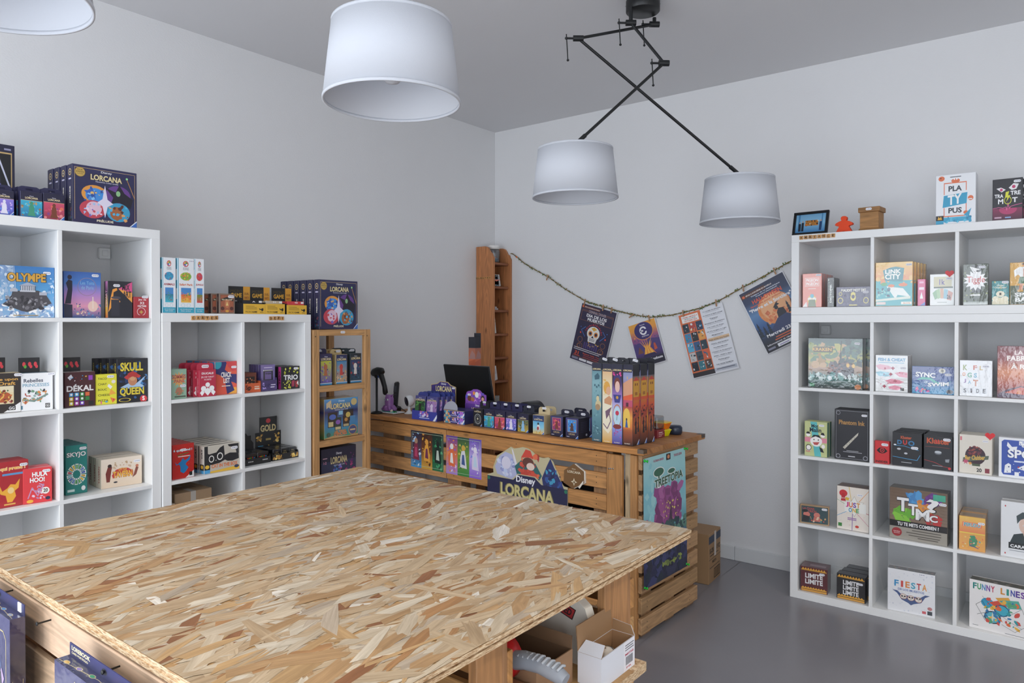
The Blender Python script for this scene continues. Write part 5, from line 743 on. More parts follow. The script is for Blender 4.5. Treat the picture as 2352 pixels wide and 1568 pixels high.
def round_tab(mb,w,h,hang,y,c):
    mb.prism([(-w/2,h),(w/2,h),(w/2,h+hang*.4),(w/2*.8,h+hang*.85),(w/2*.5,h+hang),(-w/2*.5,h+hang),(-w/2*.8,h+hang*.85),(-w/2,h+hang*.4)],y,y+.0012,c)
gbox('pack1','purple card pack with yellow-green picture, left on the wooden rack','card pack',.05,'#2a2450',PK(120,'#2a2450',['#6a58a8','#c8c828','#8a6ad0','#a83a98','#4a3a80'],'#b86a3a'),hang=.026,st=(.4,1.6,.03),name='card_pack',lid=False,n=1)
gbox('pack2','cream-sided card pack with blue and sand picture, middle of wooden rack','card pack',.05,'#2c3058',PK(121,'#262a58',['#c8a070','#3a88b8','#e8c8a0','#8a3a4a','#58a8c8','#e0b030'],'#c83a2c'),hang=.026,st=(.7,1.6,.03),name='card_pack',side='#c9b078',lid=False,n=1)
gbox('pack3','dark teal card pack with night picture, right on the wooden rack','card pack',.05,'#1c2630',PK(122,'#1c2630',['#22465a','#2c3c6a','#a8302c','#3a6a80','#14202c'],'#e0d8d0'),hang=.026,st=(.7,1.6,.03),name='card_pack',side='#22343c',lid=False,n=2,dx=-.004)
x,y,z,rot,w,h=P['album']; P['album']=(x-.01,y,z,rot,w,h)
AL=[('g',0,0,1,1,'#2c9a58','#2a8ac8','#1f2a6a','#58a8e0'),('p',[(.0,0),(1,0),(1,.05),(.7,.02),(.3,.07),(0,.02)],'#c8a060'),('p',[(.06,.9),(.2,.98),(.2,.74),(.13,.8),(.06,.76)],'#e0cc9a'),('e',.88,.88,.09,.09,'#d8c07a'),('t','LORCANA',.2,.74,.78,.88,'#eedd9a',.04,'#2a2a50'),('t','Disney',.42,.9,.6,.96,'#ffffff',.01),('t','TRADING CARD GAME',.3,.7,.7,.725,'#f0f0f8'),('r',.1,.28,.38,.66,'#16241f'),('r',.3,.2,.5,.52,'#1b3a2c'),('r',.56,.4,.86,.7,'#1c2428'),('r',.54,.26,.74,.54,'#2c2418'),('r',.76,.3,.92,.52,'#2a88c0'),('r',.12,.3,.26,.42,'#d8cc90'),('r',.32,.21,.48,.28,'#d8cc90'),('r',.56,.27,.72,.33,'#c8b880'),('e',.24,.54,.1,.07,'#3a6ac8'),('e',.4,.4,.07,.06,'#8a58b8'),('e',.7,.56,.07,.07,'#d8c058'),('e',.64,.44,.05,.05,'#c8903a'),('r',.42,.58,.54,.68,'#8ad0f0'),('t','LES TERRES',.3,.14,.64,.19,'#f0a038',.03,'#4a2010'),('t',"D'ENCRES",.28,.06,.66,.14,'#f0903a',.05,'#3a1c10'),('o',.84,.16,.13,.13,.15,'#c89048'),('e',.84,.16,.11,.11,'#3a4a88'),('r',.76,.14,.92,.18,'#e0c090'),('e',.12,.1,.06,.06,'#2a5a4a')]
gbox('album','green and blue gift album box with gold title on wooden rack','gift box',.06,'#2a8ac8',AL,left=[('g',0,0,1,1,'#2c8a48','#c8a858','#1f3a8a','#c8a858')],n=1,pitch=.065,side='#c8a858',dx=-.004,mat='gloss')
gbox('rackbox','dark blue-grey game box with pink coral picture, low on the rack','game box',.06,'#22243c',[('g',0,0,1,.7,'#2a3450','#323a5a'),('n',124,40,.0,.0,1,.5,.08,['#2c4058','#3a3a60','#24303f']),('n',125,26,.55,.35,.95,.85,.04,['#8a2a6a','#b03a7a','#5a2a6a']),('n',126,24,.35,.3,.6,.6,.04,['#5a5ab8','#3a78b8','#8a78d8']),('t','LORCANA',.26,.64,.74,.8,'#d8c890',.04,'#2a2440'),('t','Disney',.42,.83,.58,.9,'#e8e8f0'),('t','TRADING CARD GAME',.34,.59,.66,.62,'#c8c8d8'),('r',.04,.78,.16,.8,'#c8a0b0'),('t','1-2',.06,.66,.14,.72,'#d890b0',.03)],n=3,dx=-.002,side='#1c1e30')
# ---------------------------------------------------------------- counter
K=thing('counter','pallet wood sales counter with plank top in the corner','counter',(1.962,-1.366,0),R(-2.5))
KM=Matrix.Translation((1.962,-1.366,0))@Matrix.Rotation(R(-2.5),4,'Z')
def kw(x,y,z=0): return tuple(KM@Vector((x,y,z)))
CW='#c08a50'
m=MB(['wood']); m.box(-1.95,0,.8365,0,.03,.862,'#c48c4e',bev=.003,grain=True)
yy=.0305
for k in range(8): m.box(-1.95,yy,.8365,0,yy+.0725,.862,('#a87848','#b08050','#a07040')[k%3],bev=.001,grain=True); yy+=.073
m.build('countertop',K)
def slat_panel(name,x0,x1,tops,y0,y1,axis='x',cols=('#c29158','#bb8a52','#c69863'),scr=()):
    m=MB(['wood','plain'])
    for i,zt in enumerate(tops):
        c=cols[i%3]
        if axis=='x': m.box(x0,y0,zt-.071,x1,y1,zt,c,bev=.002,grain=True)
        else: m.box(y0,x0,zt-.071,y1,x1,zt,c,bev=.002,grain=True)
        for s_ in scr:
            for dz in (.022,.048):
                if axis=='x': m.box(s_-.002,y0-.0006,zt-dz-.002,s_+.002,y0,zt-dz+.002,'#3c3630',m=1)
                else: m.box(y1,s_-.002,zt-dz-.002,y1+.0006,s_+.002,zt-dz+.002,'#3c3630',m=1)
    return m.build(name,K)
tops=[.827-.1*k for k in range(8)]
slat_panel('front_slats',-1.93,-1.262,tops,.02,.04,scr=(-1.8,-1.3))
slat_panel('front_slats',-1.258,-.205,tops,.02,.04,scr=(-1.2,-.75,-.26),cols=('#b98850','#c6955c','#be8e56'))
st_=[.835-.0925*k for k in range(9)]
slat_panel('side_slats',.03,.587,st_,-.045,-.025,'y',('#b09068','#a88a62','#b6966e'),(.08,.5))
for xx in (-1.83,-1.27,-.78,-.29): m=MB(['wood']); m.box(xx,.041,0,xx+.105,.119,.8355,'#9a7a56',bev=.002,grain=True); m.build('upright',K)
for yy in (.065,.29,.5): m=MB(['wood']); m.box(-.125,yy,0,-.046,yy+.085,.8355,'#9a7a58',bev=.002,grain=True); m.build('upright',K)
m=MB(['wood','steel']); m.box(-.2,.012,0,-.118,.034,.822,'#b98a54',bev=.003,grain=True)
for xx,zz in ((-.192,.775),(-.182,.776),(-.17,.777)): m.lathe([(0,-.0015),(.004,-.001),(.004,0)],12,m=1,mat=Matrix.Translation((xx+.005,.012,zz-.02))@Matrix.Rotation(R(90),4,'X')@Matrix.Scale(-1,4,(0,0,1)))
m.build('front_post',K)
m=MB(['wood']); m.box(-.112,.03,0,-.082,.05,.83,'#c2b08c',bev=.002,grain=True); m.box(-.079,.018,0,-.046,.045,.83,'#b98c58',bev=.002,grain=True); m.build('corner_post',K)
m=MB(['wood']); m.box(-1.93,.1195,.02,-.13,.14,.10,'#8a6a48',bev=.002,grain=True); m.build('stretcher',K)
for px,py,nm in ((0,0,'front'),(0,.6035,'rear')):
    m=MB(['clear']); m.box(px-.03,py-.001 if py==0 else py-.03,.8625,px+.001,py+.03 if py==0 else py+.0125,.8635,bev=.0004); m.box(px+.0003,py if py==0 else py-.03,.845,px+.0014,py+.03 if py==0 else py+.0115,.8635)
    if py==0: m.box(px-.03,-.0016,.845,px,-.0004,.8635)
    m.build('corner_guard',K)
# things hidden partly behind the slats
m=MB(['plain']); m.lathe([(0,.0),(.1,.0),(.125,.01),(.125,.26),(.12,.28),(.128,.3),(.128,.34),(.12,.36),(.125,.38),(.125,.5),(.122,.56),(.105,.6),(.06,.63),(.04,.64),(.04,.67),(0,.67)],36,'#e9edf2'); tag(m.build('plastic_canister',None,kw(-1.585,.33,.0)),'white plastic canister standing behind the counter slats at left','canister')
m=MB(['plain']); m.box(-.2,-.1,0,.2,.1,.6,'#3a3d42',bev=.01); m.box(-.19,-.102,.05,.19,-.1,.55,'#26282c'); tag(m.build('storage_crate',None,kw(-.55,.38,.0),R(-2.5)),'dark grey plastic crate standing behind counter slats at right','crate')
m=MB(['plain']); m.box(-.16,-.1,0,.16,.1,.54,'#5a6068',bev=.008); m.box(-.12,-.101,.4,.1,-.1,.5,'#b8bcc4'); tag(m.build('storage_crate',None,kw(-1.05,.38,.0),R(-2.5)),'blue-grey box standing behind the middle of the counter slats','crate')
# posters on the counter front
def sheet(name,label,cat,w,h,ops,loc,rotz,tiltz=0,curl=.0,nx=1,group=None,y=0):
    m=MB(['print']); t_=.0006; m.box(-w/2,0,-h,w/2,t_,0,'#e8e8ec'); m.art((-w/2,0,-h),(w,0,0),(0,0,h),(0,-1,0),ops)
    o=m.build(name,None,loc); o.rotation_euler=(0,tiltz,rotz); tag(o,label,cat,group); return o
def panel3(cols,seeds,figs,x0=.0):
    r=[]
    for i in range(3):
        a,b_=i/3,(i+1)/3; c=cols[i]; r+=[('g',a,0,b_,1,*c[:3]),('n',seeds+i,34,a+.04,.05,b_-.04,.95,.035,c[3])]
        f=figs[i]; cx=a+.165; r+=[('e',cx,.72,.05,.08,f[0]),('p',[(cx-.09,.22),(cx+.1,.2),(cx+.07,.5),(cx+.04,.66),(cx-.05,.64),(cx-.09,.45)],f[1]),('p',[(cx-.05,.3),(cx+.05,.28),(cx+.02,.55),(cx-.03,.55)],f[2])]
    return r+[('l',[(.04,.06),(.04,.95),(.96,.95),(.96,.06),(.04,.06)],.01,'#b8c8a8')]
a=panel3([('#2a9ad8','#5a3a4a','#20243a',['#8ac0f0','#d8e8f8','#3a2c34']),('#e0a828','#7a3c14','#241810',['#f0b830','#d88a20','#5a2c10']),('#1a7a48','#0f4a30','#0e2a22',['#1f8a50','#0c3c28','#4ab078'])],130,[('#b88a6a','#8a2444','#c83a6a'),('#e8a030','#f0a828','#7a2c50'),('#14201c','#10281f','#c8d8c8')])
sheet('poster','poster with three dark picture strips, left one on counter front','poster',.272,.212,a,kw(-1.416,.0185,.799),R(-2.5))
a=panel3([('#b088e0','#e8742c','#5a3aa0',['#e8d8f8','#f08a3a','#8a58d0']),('#2c8a3c','#7aa030','#1c4a38',['#3a9a48','#c8c040','#1f5c3c']),('#8a58d8','#c8b0f0','#5a3ab0',['#e8e0fa','#9a78e0','#6a8ae8'])],140,[('#f0ece8','#ec6a28','#f4f0ec'),('#d8a838','#e4e4e8','#3a5a98'),('#f0e8f8','#e4d8f4','#c8e0f4')])
sheet('poster','poster with purple, green and lilac picture strips on counter front','poster',.268,.212,a,kw(-1.125,.0185,.799),R(-2.5))
# cut-out display sign
pts=[(-0.943,.33),(-0.943,.625),(-0.901,.640),(-0.904,.667),(-0.876,.731),(-0.821,.763),(-0.781,.788),(-0.76,.781),(-0.731,.787),(-0.702,.795),(-0.667,.792),(-0.638,.78),(-0.61,.759),(-0.571,.755),(-0.538,.763),(-0.51,.745),(-0.497,.717),(-0.473,.685),(-0.462,.653),(-0.446,.634),(-0.422,.631),(-0.422,.33)]
m=MB(['print']); m.prism(pts,0,.004,'#c9bf98')
m.art((-.943,0,.33),(.521,0,0),(0,0,.465),(0,-1,0),[
 ('p',[(.13,.66),(.1,.74),(.16,.86),(.24,.92),(.33,.9),(.36,.8),(.42,.72),(.36,.62)],'#b8bce0'),('n',150,30,.15,.66,.36,.86,.03,['#d8dcf4','#9aa0d8','#c8d4f4','#8a90c8']),('e',.25,.8,.06,.07,'#e0dcf0'),
 ('p',[(.32,.97),(.34,.95),(.4,.78),(.37,.76)],'#e8e4ec'),('p',[(.4,.66),(.36,.78),(.45,.86),(.62,.84),(.7,.72),(.64,.62)],'#2c6a6a'),('p',[(.42,.64),(.45,.76),(.6,.76),(.66,.64)],'#c83a24'),('n',151,30,.42,.64,.68,.95,.03,['#d8482c','#e86a38','#b02c1c']),('p',[(.44,.88),(.5,.98),(.56,.97),(.6,.88),(.54,.9)],'#d83c22'),('e',.53,.84,.07,.055,'#6a3a2c'),('e',.56,.8,.05,.04,'#f0d8c8'),
 ('p',[(.72,.58),(.7,.7),(.76,.84),(.8,.92),(.84,.84),(.92,.7),(.96,.62),(.9,.56)],'#24306a'),('n',152,24,.72,.58,.92,.8,.03,['#2c3a88','#3aa0c8','#1c2454','#2a58a0']),
 ('r',.0,.0,1,.625,'#1f1f4a'),('p',[(0,.625),(.32,.625),(.4,.7),(.62,.7),(.72,.625),(1,.625)],'#c9bf98'),('p',[(.02,.612),(.33,.612),(.41,.69),(.61,.69),(.71,.612),(.98,.612),(.98,0),(.02,0)],'#1f1f4a'),
 ('e',.02,.6,.018,.02,'#1f7a5a'),('e',.98,.6,.018,.02,'#1f7a5a'),
 ('n',153,14,.1,.1,.9,.55,.1,['#26285a','#1c1e44','#2c2a60']),('t','Disney',.38,.59,.62,.68,'#f4f4fa',.03),('t','LORCANA',.18,.44,.84,.575,'#d8cc8a',.03,'#8a8048'),('t','TRADING CARD GAME',.3,.37,.72,.4,'#e4e4f0')])
tag(m.build('display_sign',None,kw(0,.0145,0),R(-2.5)),'large cut-out card sign with navy title panel on counter front','sign')
m=MB(['wood','plain']); hx=[(-.382,.752),(-.325,.722),(-.323,.668),(-.387,.633),(-.441,.655),(-.438,.715)]
m.prism([(a+.006,b_) for a,b_ in hx],.004,.012,'#e8e2d6',m=1); m.prism(hx,0,.004,'#7a5a34'); m.art((-.441,0,.633),(.118,0,0),(0,0,.119),(0,-1,0),[('t','LORCANA',.2,.62,.84,.72,'#e8dcc0',.02),('t','Disney',.42,.76,.6,.82,'#e8dcc0'),('*',.52,.28,.16,.06,4,'#e8dcc0'),('*',.53,.27,.08,.03,4,'#6a4c2a'),('p',[(.72,.1),(.98,.4),(.98,.3),(.8,.05)],'#efe8da')],m=1)
tag(m.build('hexagonal_plaque',None,kw(0,.0075,0),R(-2.5)),'brown hexagonal wooden plaque with thin white lettering','plaque')
# side poster
TP=[('g',0,0,1,1,'#1c2438','#2a2c58','#3a4a80','#58a0b0','#8ac8d4','#7cc4d4','#9ad4da','#a4d8dc'),('n',160,40,.05,.3,.95,.95,.07,['#94d0d8','#8cccd6','#a0d6dc'])]
TP+=[('e',.6,.6,.27,.1,'#8c3c80'),('e',.5,.5,.2,.1,'#96448a'),('e',.7,.54,.18,.1,'#8a3a78'),('e',.46,.62,.16,.08,'#a04a8c'),('n',161,80,.28,.42,.86,.72,.09,['#8a3a78','#a04a8c','#7c3470','#96448a','#b060a0']),('n',162,26,.4,.46,.84,.62,.018,['#e0d040','#d8b838','#e8e060']),('p',[(.56,.42),(.62,.6),(.66,.42),(.8,.36),(.5,.36)],'#4a2c48'),('n',163,60,.4,.34,1,.44,.05,['#3a5a5a','#2c4a48','#5a8a7a','#2a3c50']),('p',[(.1,.28),(.4,.2),(.8,.24),(1,.3),(.8,.29),(.4,.26)],'#b8d0dc'),('n',164,70,.0,.0,1,.24,.08,['#23284c','#1c2038','#343a6c','#2c3050','#1a2a3a']),('n',165,30,.4,.1,.85,.14,.03,['#8a9a40','#6a7c3a']),('n',166,16,.1,.25,.9,.34,.03,['#b83a78','#c84a88']),('n',167,10,.03,.4,.15,.55,.025,['#b83a88'])]
TP+=[('e',.34,.865,.13,.04,'#f0f6f4'),('p',[(.30,.74),(.38,.74),(.37,.85),(.31,.85)],'#f0f6f4'),('e',.34,.865,.115,.033,'#2f6a52'),('e',.64,.845,.1,.026,'#f0f6f4'),('e',.64,.845,.085,.019,'#2f6a52'),('p',[(.32,.76),(.36,.76),(.355,.85),(.325,.85)],'#2f6a52'),('t','TREETOPIA',.24,.745,.92,.81,'#23583f',.05,'#eef6f2',.02),('r',.52,.94,.62,.99,'#2c2428'),('e',.57,.965,.03,.016,'#d88a58'),('t','FLORIAN SIRIEIX',.22,.952,.46,.97,'#b84a68',.02),('t','THIAGO LEON',.7,.952,.9,.972,'#b84a68',.02)]
m=MB(['print']); w_,h_=.4,.585
# slightly curled sheet made of strips
SEG=14
def tpx(u,v): return (.0,0)
O0=Vector((0,0,0))
m.art((0,-w_/2,-h_),(0,w_,0),(0,0,h_),(1,0,0),TP); m.face([(0,-w_/2,-h_),(0,-w_/2,0),(0,w_/2,0),(0,w_/2,-h_)],lin('#e4e8ea'))
o=m.build('poster',None,kw(-.0165,.228,.817),R(-2.5))
for v in o.data.vertices:
    zz=(-v.co.z)/h_; yy=(v.co.y+w_/2)/w_
    v.co.x+=.004*zz; v.co.y+=.02*zz*yy
tag(o,'tall turquoise poster with pink tree pinned to counter end','poster')
for i,(py,pz,nm) in enumerate(((.035,.808,'upper left'),(.421,.812,'upper right'),(.441,.243,'lower right'),(.037,.24,'lower left'))):
    m=MB(['shiny']); m.lathe([(0,0),(.007,0),(.007,.002),(.0035,.004),(.003,.011),(.0065,.014),(.0065,.016),(0,.017)],16,'#18c030',mat=Matrix.Rotation(R(90),4,'Y')); tag(m.build('push_pin',None,kw(-.0150,py,pz),R(-2.5)),'bright green push pin at %s corner of turquoise tree poster'%nm,'push pin','green push pins')
o=carton('brown shipping carton with plastic tape on floor behind counter end',(1.9,-.40,.0005),R(90)+R(4),.2,.27,.272,'#9c7b58',None)
if o:
    m=MB(['plain','film']); 
    m.art((-.1,-.0002,0),(.2,0,0),(0,0,.272),(0,-1,0),[('r',.0,.8,1,.95,'#3c4658'),('t','SG-DB1 YK  8 PCS',.06,.6,.94,.7,'#2c2620',.04),('r',.1,.54,.8,.56,'#4a4038'),('t','MADE IN',.3,.38,.62,.44,'#2c2620',.03),('r',.08,.3,.92,.315,'#4a4038'),('l',[(.45,.06),(.92,.06),(.92,.24),(.45,.24),(.45,.06)],.02,'#2c2620')]+[('r',.5+.05*i,.08,.52+.05*i,.22,'#2c2620') for i in range(8)]+[('l',[(0,.48),(1,.48)],.01,'#4a4038'),('r',.45,.5,.6,1,'#c9c2bc')])
    m.build('print_panel',o)
# ---------------------------------------------------------------- things on the counter
ZC=.8624
# counter display with packs and header
x,y,z,rot,w,h=P['dispA']; 
t=thing('display_box','blue card pack display with tall arched header on counter','display box',(x,y,ZC),R(-1)); m=MB(['print']); w=.205; D=.16
m.box(-w/2,0,0,w/2,.002,.052,'#2a3aa0',bev=.0005); m.box(-w/2,.002,0,-w/2+.002,D,.06,'#2a2a70'); m.box(w/2-.002,.002,0,w/2,D,.06,'#2a2a70'); m.box(-w/2,.002,0,w/2,D,.002,'#2a2a70')
m.art((-w/2,0,0),(w,0,0),(0,0,.052),(0,-1,0),[('g',0,0,1,1,'#2438a8','#34389a'),('n',170,20,.3,.4,.65,.95,.06,['#d8d4f0','#b060c0','#e89a4a','#5a6ae0']),('r',.3,.2,.7,.28,'#c8d0f4'),('p',[(.84,0),(.93,0),(1,.4),(1,.75)],'#e8f0fa')]); m.build('tray',t)
m=MB(['print']); hp=[(-w/2,0),(w/2,0),(w/2,.185),(w*.3,.195),(w*.18,.212),(-w*.12,.215),(-w*.25,.2),(-w/2,.192)]
m.prism(hp,D-.004,D-.001,'#c9b078'); m.prism([(a*.96,b_-.004) for a,b_ in hp],D-.0045,D-.004,'#3a2a7a'); m.art((-w/2,D-.0046,.06),(w,0,0),(0,0,.15),(0,-1,0),[('t','LORCANA',.2,.62,.85,.84,'#e8d8a0',.04,'#2a2050'),('t','Disney',.42,.87,.62,.97,'#ffffff')]); m.build('header_card',t); sticker(t,1,1,.085,.178,D-.0055,.024)
PKC=[(['#3a8a3c','#1c3a2c','#5aa04a','#2a2440'],'#1c2420','green'),(['#8a58a0','#b088c8','#5a3a78','#d8b8e0'],'#e0d0e8','pink-violet')]
pk=[]
for col in range(2):
    cs,f,nm=PKC[col]; m=MB(['gloss']); ww,hh=.082,.135; m.box(-ww/2,0,0,ww/2,.022,hh,'#3a3880',bev=.001)
    round_tab(m,ww,hh,.022,.02,'#2c3a8c')
    m.art((-ww/2,0,0),(ww,0,0),(0,0,hh),(0,-1,0),[('r',0,0,1,1,'#4a4a8c'),('g',0,.05,1,.8,cs[0],cs[1]),('n',171+col,40,.05,.08,.95,.76,.09,cs),('e',.5,.6,.14,.08,f),('p',[(.35,.25),(.68,.25),(.6,.55),(.42,.55)],f)]+logo(.8,.87,.05,.95)+[('o',.85,.76,.1,.06,.2,'#c89858') if col else ('r',0,.78,1,.79,GOLD)])
    for j in range(4):
        lx=(-.05+.095*col+.011*j*(0 if col==0 else 1)); ly=.008+.031*j
        o=m.build('card_pack',None) if j==0 else o.copy()
        if j: COL.objects.link(o)
        a_,b_=math.cos(R(-1)),math.sin(R(-1)); o.location=(x+a_*lx-b_*ly,y+b_*lx+a_*ly,ZC+.0025); o.rotation_euler=(R(-5),0,R(-1))
        tag(o,'%s card pack in blue counter display, %s of its column'%(nm,'front one' if j==0 else ORD[j]+' from front'),'card pack','card packs in the blue counter display')
# stacked booster display boxes
x,y,z,rot,w,h=P['boosterA']; w=.165
BO=[('g',0,0,1,1,'#2a2c78','#34348a'),('n',180,24,.0,.0,.3,1,.07,['#2a98b8','#e8903a','#1c2c5a','#c8c0a0']),('n',181,24,.66,.0,.9,1,.07,['#b868d8','#e8b8f0','#6a3ab8','#58a0e8']),('n',182,18,.4,.4,.62,.85,.04,['#e8dcc0','#d08a4a','#c8b0f0']),('r',.34,.2,.66,.28,'#c8d0f4'),('r',0,.93,1,1,'#c9b078'),('p',[(.84,0),(.92,0),(1,.45),(1,.8)],'#e8f0fa'),('p',[(.93,0),(1,0),(1,.4)],'#2a78d0')]
def bstbox(label,lx,dz,dy=0): 
    m=MB(['print']); m.box(-w/2,0,0,w/2,.12,.036,'#262a66',bev=.0008); m.art((-w/2,0,0),(w,0,0),(0,0,.036),(0,-1,0),BO)
    return tag(m.build('booster_box',None,(x+lx,y+dy,ZC+dz),R(-2.5)),label,'booster box','flat booster boxes on the counter')
bstbox('flat blue booster display box on counter, lower of the stacked pair',0,0); bstbox('flat blue booster display box on counter, upper of the stacked pair',0,.0365)
m=MB(['print']); pts=[(.055*math.cos(R(a)),.048*math.sin(R(a))) for a in range(0,181,12)]; m.prism(pts,0,.0015,'#a8a8b4'); o=m.build('display_flap',None,(x-.035,y+.01,ZC+.0735)); o.rotation_euler=(R(-12),0,R(-2.5)); tag(o,'grey rounded card flap standing on the stacked flat booster boxes','card flap')
t=thing('display_box','purple booster display with scalloped header behind flat boxes','display box',(x+.045,y+.135,ZC),R(-2.5)); w3=.17
m=MB(['print']); m.box(-w3/2,0,0,w3/2,.1,.1,'#3a2a7a',bev=.001); m.art((-w3/2,0,.04),(w3,0,0),(0,0,.06),(0,-1,0),[('g',0,0,1,1,'#3a2480','#6a34a0'),('t','LORCANA',.3,.2,.85,.65,'#ecdca6',.04,'#2a2050'),('t','Disney',.48,.72,.66,.95,'#ffffff')]); m.build('body',t)
m=MB(['print']); hp=[(-.082,.1),(.082,.1),(.08,.155),(.062,.158),(.05,.165),(.035,.178),(.01,.184),(-.02,.182),(-.038,.172),(-.058,.17),(-.07,.165),(-.082,.14)]
m.prism(hp,.0,.002,'#8a48b8'); m.art((-.082,-.0003,.1),(.164,0,0),(0,0,.084),(0,-1,0),[('n',185,50,.08,.05,.9,.75,.07,['#a858d0','#6a3ab0','#d888e0','#4a58d0','#c84a9a']),('e',.55,.62,.09,.2,'#f4f2f0'),('e',.42,.72,.06,.12,'#f09030'),('e',.2,.35,.1,.2,'#7a4430'),('e',.83,.4,.09,.2,'#3a2c2c'),('e',.83,.36,.06,.12,'#e0a888'),('e',.36,.3,.09,.15,'#b87048')]); m.build('header_card',t); sticker(t,1,1,-.05,.15,-.0012,.026)
# deck boxes
DK=dict(deck1=('black deck box with pale spiral emblem, first of the hanging-tab row','#17171f',[('r',.04,.04,.96,.74,'#101016'),('o',.5,.42,.38,.3,.16,'#9aa0a0'),('o',.5,.42,.26,.2,.2,'#6a7074'),('*',.5,.42,.14,.04,4,'#f0ead0'),('l',[(.1,.2),(.5,.06),(.9,.25)],.02,'#58606a')]),
deck2=('deck box with blue-green figure picture, second of hanging-tab row',NAVY,SL['green']),deck3=('deck box with red-orange figure picture, third of hanging-tab row',NAVY,SL['red']),deck4=('deck box with lilac and white picture, fourth of hanging-tab row',NAVY,SL['purple']),
deck5=('deck box with dark meadow picture and yellow foot, fifth of hanging-tab row','#1c2030',sleeve_art(8,'#c8a828',['#3a5a48','#2c4a58','#8ab0c8','#5a7a4a','#203a3a'],'#8ac0e8')),
deck6=('deck box with pale sky picture and cream hanging tab, sixth of row','#22386a',[('g',0,0,1,.7,'#e8c860','#8ad0e8','#58b0e0'),('e',.5,.35,.14,.16,'#e8e4e0'),('e',.46,.3,.09,.1,'#a82430'),('p',[(.4,.5),(.56,.5),(.54,.62),(.42,.62)],'#22242c'),('n',190,14,.1,.03,.9,.16,.06,['#e0a830','#f0d070','#c88a30']),('r',0,.68,1,1,'#22386a')]+logo(.74,.82,.12,.88)+corner()))
for k,(lab,bc,ops) in DK.items():
    x,y,z,rot,w,h=P[k]; cream=k=='deck6'; w=.073; P[k]=(x,y,ZC,-2.5 if k!='deck1' else -8,w,.096)
    ops=list(ops)+([] if k!='deck1' else [('r',0,.76,1,1,'#17171f')]+logo(.8,.87,.12,.88)+corner())
    gbox(k,lab,'deck box',.05,bc,ops,hang=.036,st=(.5,1.85,.026),name='deck_box',lid=False,side='#c9b68c' if cream else bc,n=1,behind='deck box')
for k,lab,cs,seed,tint in (('dbox1','navy deck box with red-violet framed picture, left of short pair',['#a02a6a','#d8485a','#6a2a8a','#e87a5a'],201,'#7c3a2c'),('dbox2','navy deck box with blue-white framed picture, right of short pair',['#2a88d8','#58b8f0','#1c4a8a','#c8a058'],202,'#5a3a2c')):
    x,y,z,rot,w,h=P[k]; P[k]=(x,y,ZC,-6,.08,.1)
    gbox(k,lab,'deck box',.085,'#211f4c',[('g',0,0,1,1,'#14142e','#2a2660','#3a3a78'),('r',.14,.3,.86,.93,GOLD),('r',.16,.315,.84,.915,cs[0]),('n',seed,36,.2,.35,.8,.88,.08,cs),('e',.5,.68,.1,.08,tint),('p',[(.35,.36),(.66,.36),(.58,.62),(.42,.62)],tint),('t','LORCANA',.25,.16,.75,.25,'#c8b078',.02),('r',.08,.06,.3,.085,'#d8d8e8')]+corner(),right=[('r',0,0,1,1,'#191a2c')]+[('r',.2,.3+.08*i,.8,.33+.08*i,'#3c3e58') for i in range(7)]+[('e',.75,.15,.08,.06,'#c8ccd8')],hang=.026,st=(.45,1.5,.028) if k=='dbox1' else (.55,1.4,.028),name='deck_box',lid=False,n=1,pitch=.09,dx=.012 if k=='dbox1' else .014,behind='deck box',side='#1b1c34')
